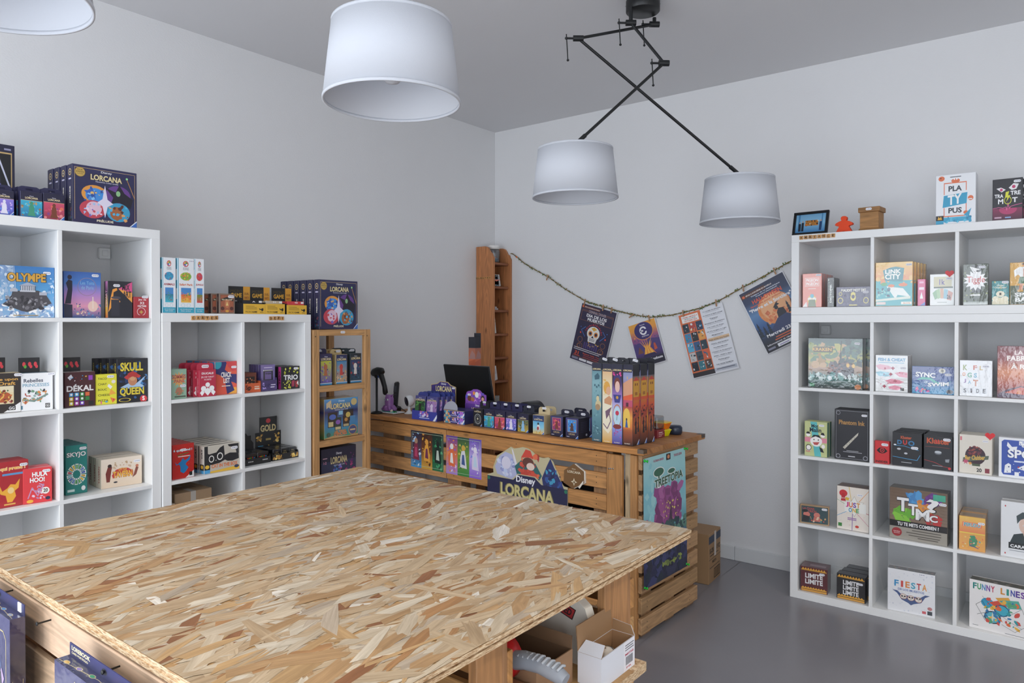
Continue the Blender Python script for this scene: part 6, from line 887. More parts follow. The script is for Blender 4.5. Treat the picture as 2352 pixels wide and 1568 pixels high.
# tall playmat boxes
def mat_art(sky,ops): return [('g',0,0,1,1,*sky)]+ops+[('r',0,.925,1,1,'#22223c'),('p',[(.05,.93),(.3,.945),(.5,.955),(.7,.945),(.95,.93),(.95,.905),(.05,.905)],'#22223c'),('t','LORCANA',.08,.918,.92,.94,'#e8d49a',.04),('t','PLAYMAT',.22,.012,.78,.026,'#e8e0d0',.03)]
MT=dict(
mat1=('tall slim box in misty teal, leftmost of the upright row','#4a7a88',mat_art(['#3c6878','#5a8c98','#7aa8b0','#8ab8c0','#4a7c8c'],[('n',210,30,.1,.1,.95,.9,.14,['#5c909c','#78aab2','#4c7c8a']),('e',.65,.47,.3,.06,'#d8c898'),('e',.6,.55,.16,.035,'#e0d0a0'),('e',.6,.44,.26,.04,'#b09068'),('p',[(.25,.84),(.6,.88),(.8,.84),(.75,.8),(.3,.79)],'#3c6474')]+[('e',.3+.2*i,.72-.02*(i%2),.08,.015,'#3c6474') for i in range(3)]+[('n',211,20,.1,.1,.9,.2,.1,['#3c6878','#8ab8c0'])])),
mat2=('tall slim cream box with bow and blonde figure, second upright','#e8c888',mat_art(['#e0a840','#f4e8c0','#f4ecd4','#f0dcb0','#e8a868'],[('p',[(.1,.5),(.9,.45),(1,.2),(.6,.12),(.1,.18)],'#f6ecd0'),('e',.45,.7,.34,.08,'#e8a838'),('e',.62,.66,.24,.055,'#e8b088'),('p',[(.2,.55),(.7,.6),(1,.56),(.9,.48),(.2,.5)],'#d89868'),('p',[(.3,.4),(.95,.46),(.7,.36),(.4,.3)],'#7a5a70'),('l',[(.7,.38),(.85,.28),(.5,.18),(.1,.24)],.012,'#7a5a70'),('n',212,10,.1,.6,.4,.8,.1,['#e8a838','#f0c060'])])),
mat3=('tall slim purple box with glass dome and rose, third upright','#4a2a70',mat_art(['#4a3aa0','#8a98e0','#c8d0f0','#a078c8','#3a2444','#2c1c34'],[('e',.5,.78,.42,.1,'#3a3070'),('e',.5,.76,.3,.075,'#7a3424'),('e',.52,.72,.24,.07,'#ecc0b0'),('p',[(.1,.62),(.9,.62),(.75,.52),(.25,.52)],'#34388a'),('e',.5,.585,.12,.02,'#d8a030'),('o',.5,.36,.44,.14,.1,'#c87828'),('e',.5,.35,.38,.12,'#c0e0f0'),('e',.5,.39,.18,.03,'#d01c48'),('l',[(.5,.37),(.46,.3)],.006,'#2c6a3a'),('e',.5,.22,.42,.03,'#8a2c28'),('n',213,14,.1,.08,.9,.2,.09,['#d84a98','#b83a88']),('n',214,10,.1,.86,.9,.9,.1,['#e83a98','#d82c88'])])),
mat4=('tall slim box with sunset town and arch, fourth upright','#c8601c',mat_art(['#3a1c18','#a8501c','#f09a28','#e8803a','#b86a88','#9aa0c8','#7a80b0'],[('p',[(0,.76),(.9,.84),(1,.84),(1,.6),(0,.6)],'#e0a078'),('p',[(0,.6),(1,.64),(1,.57),(0,.55)],'#e8581c'),('r',0,.48,1,.56,'#c8486a'),('r',.35,.48,.6,.53,'#5a2030'),('g',.0,.2,1,.48,'#d86a1c','#f0a030','#b83c38'),('e',.42,.36,.34,.1,'#f4c848'),('r',.08,.22,.76,.36,'#f4c848'),('e',.42,.32,.07,.018,'#3a2418'),('p',[(.28,.22),(.56,.22),(.46,.31),(.36,.31)],'#2a58a0'),('p',[(.4,.86),(.5,.84),(.56,.87),(.5,.81)],'#f0b820')])))
RS=[('g',0,0,1,1,'#2a1410','#7a3418','#c8681c','#a83c28','#d8541c','#c89018','#d8a020','#4a4a6a','#1c1e28'),('r',.1,.6,.9,.8,'#d89c1c'),('p',[(.0,.8),(.5,.85),(1,.8)],'#c83a28'),('r',.3,.74,.45,.77,'#7a3c18'),('r',.6,.74,.75,.77,'#7a3c18'),('r',.3,.62,.7,.66,'#a86a18'),('r',0,.56,1,.6,'#d8501c'),('n',220,30,.05,.2,.95,.5,.14,['#5a1c2c','#a83c28','#1c1418','#8a2c38']),('p',[(.3,.14),(.6,.14),(.5,.34),(.4,.34)],'#14161c'),('p',[(.7,.16),(.95,.16),(.85,.36)],'#14202c'),('r',0,.86,1,1,'#1b1c26'),('p',[(.6,0),(1,0),(1,.07)],'#e8eef8'),('p',[(.7,0),(1,0),(1,.055)],BLUE)]
for k,(lab,bc,ops) in MT.items():
    x,y,z,rot,w,h=P[k]; P[k]=(x,y,ZC,-3,.0565,.371)
    gbox(k,lab,'playmat box',.058,bc,ops,right=RS if k=='mat4' else (),hang=.024,name='playmat_box',lid=False,n=2 if k=='mat4' else 1,pitch=.0605 if k!='mat4' else .062,dx=0.004,side='#22242e',behind='box')
    m=MB(['print']); 
for k,dx_ in (('mat1',.01),('mat2',.012),('mat4',.0)):
    x,y,z,rot,w,h=P[k]; o=sticker(None,w,h,0,0,0,.028); o.location=(x+.012,y+.053,ZC+.371+.017); o.rotation_euler=(0,R(14),R(-3)); tag(o,'white price sticker on the hanging tab of %s upright box'%({'mat1':'the misty teal','mat2':'the cream bow','mat4':'the sunset town'}[k]),'price sticker','price stickers on the upright boxes')
# small things at the right end
x,y,z,rot,w,h=P['glass']; t=thing('card_case','small red box with clear plastic cover beside upright boxes','card case',(x-.03,y,ZC),R(-3)); m=MB(['print']); m.box(-.035,0,0,.035,.075,.04,'#8a1c28',bev=.001); m.art((.035,0,0),(0,.075,0),(0,0,.04),(1,0,0),[('r',.2,.6,.7,.7,'#f0d8d8'),('r',.2,.4,.8,.46,'#f0d8d8'),('r',.2,.2,.6,.26,'#f0d8d8')]); m.build('base',t)
m=MB(['clear']); m.box(-.034,.001,.0405,.034,.074,.105,bev=.006); m.build('cover',t)
x,y,z,rot,w,h=P['yel']
def tub(label,dz,c1,c2,rz):
    t=thing('plastic_tub',label,'tub',(x-.035,y+.03,ZC+dz),rz); m=MB(['shiny']); m.lathe([(0,0),(.032,0),(.034,.002),(.046,.03),(.0455,.03)],6,c1,smooth=False); m.build('bowl',t); m=MB(['shiny']); m.lathe([(0,.035),(.04,.035),(.049,.033),(.049,.0305),(.0,.0305)],6,c2,smooth=False); m.build('lid',t)
tub('yellow hexagonal plastic tub, lower of the stacked pair',0,'#e0d81c','#e8e030',R(10)); tub('orange hexagonal tub with yellow lid, upper of the pair',.0355,'#f07a1c','#f0c818',R(24))
m=MB(['shiny']); m.lathe([(0,0),(.028,0),(.034,.01),(.034,.035),(.026,.045),(0,.046)],20,'#2a3448'); tag(m.build('tape_roll',None,(x+.0,y+.11,ZC)),'dark blue round tin behind the yellow tubs','tin')
# octopus dish, phone, scanner, web camera
px,py,_=kw(-1.875,.125)
t=thing('dish','white rectangular dish with sea green modelled base on counter left','dish',(px,py,ZC),R(-2.5)); m=MB(['shiny'])
m.box(-.085,-.035,.0,.085,.035,.004,'#e9ecee',bev=.0015); 
for a in ((-.095,-.045,.095,-.035),(-.095,.035,.095,.045),(-.095,-.035,-.085,.035),(.085,-.035,.095,.035)): m.box(a[0],a[1],.003,a[2],a[3],.0095,'#eef0f2',bev=.002)
m.build('plate',t)
rd=random.Random(5); m=MB(['shiny']); 
for i in range(26): a_=rd.uniform(0,6.28); q=rd.uniform(0,1)**.5; m.lathe([(0,0),(.014,0),(.012,.006),(.006,.01),(0,.011)],8,rd.choice(('#3aa8a0','#58c0b0','#2a7a4a','#3a8a3c','#7ad0c8')),mat=Matrix.Translation((.06*q*math.cos(a_),.022*q*math.sin(a_),.004))@Matrix.Rotation(a_,4,'Z'))
m.lathe([(0,0),(.008,.002),(.01,.009),(.007,.015),(0,.017)],12,'#efe6d0',mat=Matrix.Translation((.045,-.02,.01))); m.build('modelled_sea_floor',t)
t=thing('octopus_figure','purple octopus figure with googly eyes on the white dish','figurine',(px,py,ZC+.0155),R(-2.5)); m=MB(['shiny'])
m.lathe([(0,.098),(.012,.096),(.022,.088),(.0275,.075),(.028,.055),(.027,.035),(.031,.02),(.038,.008),(.04,.0),(0,.0)],28,'#9a68ac')
for i in range(8): a_=i*.785; m.tube([(.024*math.cos(a_),.024*math.sin(a_),.024),(.042*math.cos(a_),.034*math.sin(a_),.01),(.054*math.cos(a_),.036*math.sin(a_),.006),(.06*math.cos(a_+.15),.038*math.sin(a_+.15),.009)],[.013,.010,.007,.004],'#9a68ac',seg=8)
m.build('body',t); m=MB(['shiny'])
for s_ in (-1,1): m.tube([(s_*.018,0,.088),(s_*.03,0,.096),(s_*.035,0,.099)],[.007,.005,.003],'#9a68ac',seg=8)
m.build('ears',t)
for s_ in (-1,1):
    m=MB(['shiny']); mt=Matrix.Translation((s_*.0115,-.0245,.068))@Matrix.Rotation(R(90),4,'X'); m.lathe([(0,.004),(.004,.0035),(.0065,.001),(.0065,-.002)],14,'#f6f8f8',mat=mt); m.lathe([(0,.005),(.003,.0045),(.0034,.003)],12,'#3a8a98',mat=mt); m.lathe([(0,.0056),(.0015,.0052),(.0018,.004)],10,'#101014',mat=mt); m.build('eye',t)
m=MB(['shiny']); m.tube([(-.004,-.0288,.057),(0,-.0292,.0555),(.004,-.0288,.057)],.0008,'#3a2440',seg=6); m.build('mouth',t)
px,py,_=kw(-1.915,.205); t=thing('cordless_phone','black cordless phone standing in its cradle behind the dish','phone',(px,py,ZC),R(-10)); m=MB(['shiny']); m.box(-.028,-.03,0,.03,.035,.03,'#141416',bev=.008); m.build('cradle',t)
m=MB(['shiny']); mt=Matrix.Translation((0,.0,.022))@Matrix.Rotation(R(-10),4,'X')@Matrix.Rotation(R(-7),4,'Y'); m.box(-.023,-.01,0,.023,.012,.165,'#17171a',bev=.009,mat=mt)
m.art(mt@Vector((-.02,-.0101,.02)),mt.to_3x3()@Vector((.04,0,0)),mt.to_3x3()@Vector((0,0,.13)),mt.to_3x3()@Vector((0,-1,0)),[('r',.1,.6,.9,.9,'#3a4048')]+[('r',.12+.28*i,.08+.12*j,.32+.28*i,.15+.12*j,'#3c3c42') for i in range(3) for j in range(4)]); m.build('handset',t)
px,py,_=kw(-1.885,.052); t=thing('barcode_scanner','black handheld barcode scanner held upright on its stand','scanner',(px-.02,py,ZC),R(0)); m=MB(['black']); m.lathe([(0,0),(.036,0),(.036,.006),(.024,.012),(.008,.016),(.007,.02),(.007,.225),(0,.225)],24,smooth=True); m.build('stand',t)
m=MB(['black']); m.tube([(-.035,0,.245),(-.02,0,.253),(.01,0,.262),(.045,0,.262),(.057,0,.254)],[.018,.025,.026,.023,.014],seg=14); m.tube([(.0,0,.222),(-.005,0,.245)],[.012,.018],seg=10); m.build('head',t)
m=MB(['black']); m.tube([(.035,0,.248),(.055,0,.21),(.072,0,.17),(.078,0,.135),(.07,0,.125)],[.018,.016,.015,.017,.01],seg=12); m.build('handle',t)
m=MB(['shiny']); m.box(.012,-.005,.222,.024,.005,.238,'#2450b0',bev=.002); m.build('trigger',t)
px,py,_=kw(-1.745,.175); t=thing('security_camera','white and black round web camera on swivel foot','camera',(px,py,ZC),R(-20)); m=MB(['shiny']); m.lathe([(0,0),(.03,0),(.031,.004),(.02,.008),(.009,.02),(.008,.045),(0,.05)],24,'#eef0f2'); m.build('foot',t)
mt=Matrix.Translation((-.004,0,.078))@Matrix.Rotation(R(100),4,'X'); m=MB(['shiny']); m.lathe([(0,-.03),(.025,-.028),(.034,-.015),(.036,0),(.034,.014),(.03,.018),(.029,.016)],28,'#e6e9ec',mat=mt); m.build('shell',t); m=MB(['shiny']); m.lathe([(.0,.019),(.012,.0185),(.0295,.017),(.03,.012)],28,'#0f1013',mat=mt); m.lathe([(0,.0215),(.006,.021),(.0075,.019)],16,'#2a2e38',mat=mt); m.build('lens_face',t)
px,py,_=kw(-1.675,.19); t=thing('card_reader','black payment reader with small red label beside blue display','card reader',(px,py,ZC),R(-12)); m=MB(['black','print']); mt=Matrix.Rotation(R(-20),4,'X'); m.box(-.035,0,0,.035,.03,.12,bev=.01,mat=mt)
V=lambda *a:mt@Vector(a); m.art(V(-.033,-.0002,.06),(.066,0,0),V(0,0,.04),V(0,-1,0),[('r',0,0,1,1,'#d81820')],m=1); m.art(V(-.033,-.0003,.02),(.066,0,0),V(0,0,.03),V(0,-1,0),[('t','blind',.1,.1,.8,.8,'#f0f0f0',.02)],m=1); m.build('body',t)
# cables
m=MB(['black']); a0=kw(-1.835,.21); m.tube([(a0[0]-.06,a0[1]+.02,ZC+.004),(a0[0]-.05,a0[1]-.03,ZC+.03),(a0[0]-.03,a0[1]-.05,ZC+.055),(a0[0]+.0,a0[1]-.03,ZC+.03),(a0[0]+.02,a0[1],ZC+.004)],.0022,seg=8); tag(m.build('cable',None),'thin black cable looping beside the purple octopus','cable')
# laptop (seen from behind)
t=thing('laptop','open black laptop seen from behind on the counter','laptop',(.60,-.955,ZC),R(-3)); m=MB(['black']); m.box(-.18,0,0,.18,.2,.014,bev=.004); m.build('keyboard_base',t)
m=MB(['black','steel']); mt=Matrix.Translation((0,.012,.014))@Matrix.Rotation(R(12),4,'X'); m.box(-.19,-.008,0,.19,0,.30,bev=.003,mat=mt); m.box(-.191,0.0002,0,.191,.0022,.301,m=1,bev=.0005,mat=mt); m.build('screen',t)
t=thing('receipt_printer','black rounded receipt printer behind the deck boxes','printer',(.93,-.93,ZC),R(-4)); m=MB(['black']); m.box(-.11,-.07,0,.10,.07,.09,bev=.014); m.build('body',t); m=MB(['black']); m.lathe([(0,-.071),(.05,-.071),(.058,-.06),(.058,.06),(.05,.071),(0,.071)],28,mat=Matrix.Translation((.1,0,.058))@Matrix.Rotation(R(90),4,'X')); m.build('paper_cover',t); m=MB(['shiny']); m.box(.085,-.0735,.095,.1,-.068,.1,'#4a5ae8'); m.build('status_light',t)
m=MB(['black']); m.box(-.11,-.04,0,.05,.05,.004,bev=.001); tag(m.build('tablet_stand',None,(.86,-.935,ZC+.0905),R(-6)),'thin flat dark tray lying on the receipt printer','tray')
OM=[('g',0,0,1,1,'#3a1c38','#5a2448','#d8481c','#f07028','#b86848','#8a6870'),('r',0,.52,1,.6,'#e8501c'),('p',[(0,.66),(1,.7),(1,.6),(0,.6)],'#c85a28'),('p',[(0,.7),(.5,.82),(1,.76),(1,.7)],'#b08078'),('r',0,.85,1,1,'#22242e')]
m=MB(['print']); m.box(-.028,0,0,.028,.056,.47,'#22242e',bev=.001); m.art((-.028,0,0),(.056,0,0),(0,0,.47),(0,-1,0),OM); m.art((.028,0,0),(0,.056,0),(0,0,.47),(1,0,0),OM); m.box(-.028,.054,.47,.028,.056,.495,'#22242e')
tag(m.build('playmat_box',None,(.415,-.742,ZC),0),'tall slim sunset-picture box standing behind laptop beside pine shelf','playmat box')
# ---------------------------------------------------------------- pine corner shelf
PC='#bd8152'; pz=[1.865,1.691,1.519,1.345,1.172,1.0,.83,.66,.49,.32,.15]
t=thing('pine_shelf','tall narrow pine shelf with scalloped top in the room corner','shelf',(.0,-.222,0),0)
def side(y0,y1,dep):
    m=MB(['wood']); out=[(0.004,0),(dep,0),(dep,1.895),(dep-.012,1.912),(dep-.014,1.925),(dep-.03,1.935),(dep-.042,1.955),(dep-.055,1.972),(dep-.075,1.98),(.004,1.98)]
    c=lin(PC); n=len(out); uvf=lambda pts:[(p[2],p[0]+p[1]*3+y0*7) for p in pts]
    A=[(x,y0,z) for x,z in out]; B=[(x,y1,z) for x,z in out][::-1]
    m.face(A,c,0,uvf(A)); m.face(B,c,0,uvf(B))
    for i in range(n):
        a=out[i];b_=out[(i+1)%n]; q=[(a[0],y0,a[1]),(a[0],y1,a[1]),(b_[0],y1,b_[1]),(b_[0],y0,b_[1])]; m.face(q,c,0,uvf(q))
    return m.build('side_panel',t)
side(0,.018,.165); side(.2,.218,.165)
m=MB(['wood']); m.box(.004,.0185,0,.012,.1995,1.93,'#9a6034',grain=True); m.build('back_panel',t)
for zt in pz:
    m=MB(['wood']); m.box(.0125,.0185,zt-.018,.15,.1995,zt,'#8e5a3a',bev=.004,grain=True); m.lathe([(0,-.018),(.012,-.018),(.016,-.009),(.012,0),(0,0)],4,'#8e5a3a') if False else None; m.build('shelf',t)
def tiles2():
    for i,c in enumerate('SLEEVES'):
        s_=.0165; m=MB(['wood']); m.box(-s_/2,-.003,0,s_/2,0,s_,'#c99a5c',bev=.001,grain=True); m.art((-s_/2,-.003,0),(s_,0,0),(0,0,s_),(0,-1,0),[('t',c,.24,.2,.76,.8,'#2a1c10',.03)])
        o=m.build('letter_tile',None,(.012+.0205*i,-.2223,1.742)); tag(o,'tiny wooden tile letter %s, %s, on pine shelf side'%(c,'first letter' if i==0 else 'last letter' if i==6 else ORD[i]+' letter'),'letter tile','wooden letter tiles on the pine shelf side')
tiles2()
px,py=.085,-.12
t=thing('glass_jar','clear jar with white lid and coloured dice on pine shelf top','jar',(px,py,pz[0]+.0005)); m=MB(['clear']); m.lathe([(0,.0),(.043,.0),(.046,.005),(.046,.085),(.04,.1),(.038,.1),(.0435,.084),(.0435,.006),(0,.004)],28); m.build('jar_body',t); m=MB(['shiny']); m.lathe([(0,.128),(.042,.128),(.044,.125),(.044,.101),(.0,.101)],28,'#eceae6'); m.build('lid',t)
m=MB(['shiny']); rd=random.Random(4)
for i in range(34):
    mt=Matrix.Translation((rd.uniform(-.026,.026),rd.uniform(-.026,.026),.012+.04*rd.random()))@Euler((rd.random()*3,rd.random()*3,rd.random()*3)).to_matrix().to_4x4(); m.box(-.006,-.006,-.006,.006,.006,.006,rd.choice(('#3aa8c8','#58c0d8','#c83a48','#e8e4e0','#2a6ab0','#d87898','#1c8aa8')),bev=.001,mat=mt)
tag(m.build('dice_filling',t),kind='stuff')
def pack(label,lx,ly,z,ww,hh,d,tilt,col,ops,rz=90,grp='sleeve packs on the pine shelf'):
    m=MB(['gloss']); m.box(-ww/2,0,0,ww/2,d,hh,col,bev=.001); m.art((-ww/2,0,0),(ww,0,0),(0,0,hh),(0,-1,0),ops); o=m.build('sleeve_pack',None,(lx,ly,z+.0008)); o.rotation_euler=Euler((0,R(tilt),R(rz))); return tag(o,label,'sleeve pack',grp)
gp=lambda c:[('g',0,0,1,1,'#b8b4ac','#d8d4cc'),('r',.15,.6,.85,.9,'#8a8c90'),('r',.1,.1,.5,.16,'#9ab8c8'),('r',.0,.5,1,.56,c)]
for i in range(4): pack('clear sleeve pack with orange stripe, %s on second pine shelf'%('leftmost' if i==0 else ORD[i]+' from left'),.125-.0*i,-.175+.022*i,pz[1],.05,.085,.02,-8 if i<3 else -14,'#b8b2a8' if i%2 else '#5a524c',gp('#e8602c'),rz=90)
pack('pale grey sleeve pack lying flat on third pine shelf',.10,-.12,pz[2],.07,.012,.06,0,'#d0d4d8',[('r',.2,.2,.8,.8,'#b0b8c0')]); pack('pale sleeve pack lying on top of the flat one, third pine shelf',.095,-.125,pz[2]+.0135,.06,.01,.05,0,'#dfe2e4',[('r',.2,.2,.8,.8,'#b0b8c0')]); pack('small white sleeve pack upright at left of third pine shelf',.12,-.188,pz[2],.022,.06,.04,0,'#e4e4e6',[('r',.1,.2,.9,.8,'#c0c0c4')])
pack('tall beige sleeve pack with green stripe leaning on fourth pine shelf',.13,-.165,pz[3],.045,.125,.02,-9,'#c8c0b0',[('g',0,0,1,1,'#c8c2b4','#d8d2c6'),('r',0,.66,1,.7,'#58a83a'),('r',.1,.1,.5,.18,'#8ac0dc')]); pack('tall grey sleeve pack behind the green-striped one, fourth pine shelf',.10,-.16,pz[3],.045,.12,.02,-5,'#a8a49c',gp('#58a83a'))
pack('white boxed sleeve pack, lower of two on fifth pine shelf',.13,-.182,pz[4],.03,.06,.05,0,'#dfe1e4',[('r',.1,.2,.9,.9,'#8a8c90'),('r',.16,.28,.84,.8,'#e8e8ea')]); pack('white boxed sleeve pack, upper of two on fifth pine shelf',.13,-.18,pz[4]+.062,.036,.06,.05,0,'#e4e6e8',[('r',.1,.2,.9,.9,'#8a8c90'),('r',.16,.28,.84,.8,'#e8e8ea')])
for i in range(3): pack('large white sleeve pack with barcode, %s on sixth pine shelf'%('leftmost' if i==0 else ORD[i]+' from left'),.13-.01*i,-.180+.026*i,pz[5],.05,.105 if i else .08,.02,-4*i-3,'#d8d8da',[('g',0,0,1,1,'#d4d4d6','#e2e2e4')]+[('r',.5+.05*k,.45,.52+.05*k,.8,'#5a5a60') for k in range(8)]+[('r',.1,.08,.4,.2,'#8ac0dc')])
for i in range(4): pack('small round-cornered grey pack in low pine cell, %s of the stack'%('lowest' if i==0 else ORD[i]),.12,-.12,pz[6]+.014*i,.05,.013,.045,0,'#a8aca8',[('r',.1,.3,.9,.7,'#787c80')])
pack('white pot-like pack at left of the lowest visible pine cell',.13,-.19,pz[6],.02,.1,.03,0,'#dcdcdc',[('r',.1,.2,.9,.8,'#c0c4c8')])
# ---------------------------------------------------------------- garland with pegs and posters on the back wall
G=[(0.183,1.9378),(0.2961,1.8578),(0.4,1.803),(0.5023,1.7541),(0.6588,1.6564),(0.8201,1.5721),(0.9581,1.5333),(1.0619,1.5058),(1.1726,1.4789),(1.3143,1.4596),(1.4508,1.4715),(1.539,1.49),(1.6533,1.5158),(1.7641,1.556),(1.8976,1.6265),(2.0009,1.677),(2.101,1.7285),(2.203,1.7832),(2.299,1.838)]
def gz(x):
    for a,b_ in zip(G,G[1:]):
        if a[0]<=x<=b_[0]: return a[1]+(b_[1]-a[1])*(x-a[0])/(b_[0]-a[0])
    return G[0][1] if x<G[0][0] else G[-1][1]
rd=random.Random(9); m=MB(['plain']); N=170; pa=[];pb=[]
for i in range(N):
    x=.165+(2.298-.165)*i/(N-1); z=gz(x); a_=i*1.1
    pa.append((x,-.020+.0022*math.cos(a_),z+.0022*math.sin(a_))); pb.append((x,-.020-.0022*math.cos(a_),z-.0022*math.sin(a_)))
m.tube(pa,.0022,'#7a6238',seg=5); m.tube(pb,.0022,'#8a7444',seg=5)
for i in range(300):
    x=rd.uniform(.19,2.285); z=gz(x); c=Vector((x,-.021+rd.uniform(-.003,.003),z+rd.uniform(-.003,.003))); a_=rd.uniform(0,6.28); L_=rd.uniform(.008,.016); d=Vector((math.cos(a_),rd.uniform(-.7,.1),math.sin(a_))).normalized(); u=d.cross(Vector((0,1,.3))).normalized()*L_*.28
    p=[c,c+d*L_*.5+u,c+d*L_,c+d*L_*.5-u]
    if min(q.y for q in p)<-.05: continue
    m.face([tuple(q) for q in p],lin(rd.choice(('#3f6a34','#557a3c','#2c5228','#6a7a3a','#8a7a3a'))))
m.lathe([(0,-.006),(.006,-.002),(.006,.003),(0,.007)],8,'#f06a1c',mat=Matrix.Translation((.228,-.028,1.908)))
tag(m.build('garland',None),'twine garland with small green leaves strung across the back wall','garland')
def peg(x,tilt,label,col='#b08c68'):
    t=thing('clothes_peg',label,'clothes peg',(x,-.026,gz(x)-.012)); t.rotation_euler=(0,R(tilt),0)
    for s_ in (-1,1): m=MB(['wood']); m.box(-.0042,-.0028 if s_<0 else .0004,-.016,.0042,-.0004 if s_<0 else .0028,.026,col,bev=.0008,grain=True); m.build('peg_half',t)
    m=MB(['steel']); m.box(-.005,-.0034,.004,.005,.0034,.0052); m.build('spring',t)
PG=[(.5014,20,'empty wooden peg on the garland, nearest the pine shelf'),(.8152,16,'wooden peg at upper left corner of the skull poster'),(.9608,8,'wooden peg at the middle of the skull poster top edge'),(1.0259,10,'wooden peg at upper right corner of the skull poster'),(1.1725,55,'empty tilted wooden peg between skull and campfire posters'),(1.3046,-8,'wooden peg holding the campfire poster'),(1.5386,-5,'wooden peg above the orange half of the cinema poster'),(1.7528,-6,'wooden peg above the white half of the cinema poster'),(1.9185,-10,'wooden peg at the left corner of the witch poster'),(2.1029,-20,'wooden peg at the right corner of the witch poster')]
for a_ in PG: peg(*a_)
def wallposter(label,tl,tr,bl,ops,y=-.018,white=True):
    """poster lying against the wall, corners in wall x,z"""
    X=Vector((tr[0]-tl[0],0,tr[1]-tl[1])); Y=Vector((tl[0]-bl[0],0,tl[1]-bl[1])); 
    Y=Y-X*(Y.dot(X)/X.length_squared)
    O_=Vector((tl[0],0,tl[1]))-Y; w_,h_=X.length,Y.length; ang=-math.atan2(X.z,X.x)
    m=MB(['print']); nx,nz=6,9
    m.box(0,0,0,w_,.0006,h_,'#e9e9ee'); m.art((.004,0,.004),(w_-.008,0,0),(0,0,h_-.008),(0,-1,0),ops)
    o=m.build('poster',None,(O_.x,y,O_.z)); o.rotation_euler=(0,ang,0); return tag(o,label,'poster','posters pegged on the garland')
skull=[('r',0,0,1,1,'#2a2244'),('r',.02,.93,.55,.975,'#6a3428'),('e',.05,.955,.025,.018,'#e8682a'),('t','FÊTES & SORCIÈRES EN MOSELLE',.1,.945,.53,.965,'#f0e8e4',.02),('t','CRIMINAL DINNER',.24,.865,.74,.915,'#b8b4c8',.0),('t','DIA DE LOS',.2,.795,.78,.85,'#f4f2f4',.05),('t','MUERTOS',.25,.73,.74,.785,'#f4f2f4',.05)]
skull+=[('l',[(.05,.72),(.05,.9),(.95,.9),(.95,.72)],.004,'#b87838'),('l',[(.05,.88),(.95,.88)],.003,'#b87838'),('l',[(.05,.72),(.95,.72)],.003,'#b87838')]
for i in range(13): a_=math.pi*(.08+.84*i/12); skull.append(('e',.5+.23*math.cos(a_),.52+.17*math.sin(a_),.018,.013,'#c82838' if i%2 else '#a01c30'))
skull+=[('e',.5,.54,.18,.12,'#f0eee8'),('p',[(.36,.5),(.64,.5),(.61,.38),(.39,.38)],'#e8e4e0'),('e',.42,.53,.06,.045,'#e8902c'),('e',.58,.53,.06,.045,'#e8902c'),('e',.42,.53,.035,.027,'#2a2244'),('e',.58,.53,.035,.027,'#2a2244'),('p',[(.46,.46),(.54,.46),(.5,.5)],'#2a2244'),('p',[(.42,.62),(.5,.58),(.58,.62),(.5,.65)],'#e8b02c'),('r',.42,.41,.58,.415,'#2a2244'),('r',.42,.435,.58,.44,'#2a2244')]+[('r',.43+.03*i,.4,.436+.03*i,.445,'#2a2244') for i in range(5)]
for sx in (-1,1): skull+=[('o',.5+sx*.33,.38,.07,.05,.1,'#b87838'),('o',.5+sx*.3,.27,.07,.05,.1,'#b87838'),('o',.5+sx*.34,.27,.05,.035,.12,'#b87838'),('l',[(.5+sx*.25,.62),(.5+sx*.35,.55),(.5+sx*.22,.45)],.012,'#3a6ab8'),('e',.5+sx*.36,.5,.02,.015,'#e8482c'),('e',.5+sx*.38,.6,.014,.01,'#3a6ab8')]
skull+=[('r',.3+.06*i,.25,.34+.06*i,.36,'#4a3a78') for i in range(7)]+[('n',300,14,.28,.3,.72,.38,.016,['#e8b02c','#f0c84c'])]+[('r',.05,.225,.85,.235,'#e8e4e8'),('r',.05,.195,.8,.205,'#e8e4e8'),('t','31',.1,.11,.22,.17,'#d8481c',.05),('r',.08,.09,.26,.1,'#d8481c'),('t','Espace Salle Toutie',.34,.14,.9,.17,'#d8481c',.02),('r',.36,.12,.9,.128,'#c84a2c'),('r',.36,.09,.8,.098,'#c84a2c'),('r',.05,.02,.24,.06,'#8a88a0'),('r',.27,.02,.48,.06,'#eceaf0'),('r',.5,.02,.75,.06,'#eceaf0'),('r',.77,.02,.97,.06,'#eceaf0'),('l',[(.05,.075),(.95,.075)],.003,'#b87838')]
wallposter('dark purple poster with decorated sugar skull, pegged leftmost on garland',(.79,1.566),(1.0685,1.4912),(.6813,1.1776),skull)
fire=[('g',0,0,1,1,'#1a1830','#2a2048','#5a3a88','#6a4090','#a8587c','#e8982c','#f0a82a'),('n',310,30,.0,.5,1,.62,.05,['#6a4a80','#4a3a78','#7a5a88']),('p',[(.0,.5),(.2,.55),(.4,.5),(.6,.6),(1,.55),(1,.3),(0,.3)],'#4a3a7c'),('e',.5,.8,.34,.2,'#33286e'),('o',.5,.8,.36,.215,.06,'#e8982c'),('t','3' if False else 'Є',.36,.7,.62,.9,'#f2f0f4',.08),('e',.54,.8,.045,.035,'#33286e'),('t','Boards',.42,.925,.6,.95,'#f0eef4',.01),('t','BLESSURE',.4,.66,.66,.685,'#f0eef4',.02),('e',.12,.68,.03,.02,'#e8982c')]
for i in range(9): x0=.3+.05*i; fire.append(('p',[(x0,.22),(x0+.06,.22),(.5+(x0-.5)*.4+.02,.4),(.5+(x0-.5)*1.3+.04*math.sin(i*2.1),.6+.06*math.sin(i*3)),(.5+(x0-.5)*.4-.02,.4)],('#f5a82a','#f8c848','#ef8a24')[i%3]))
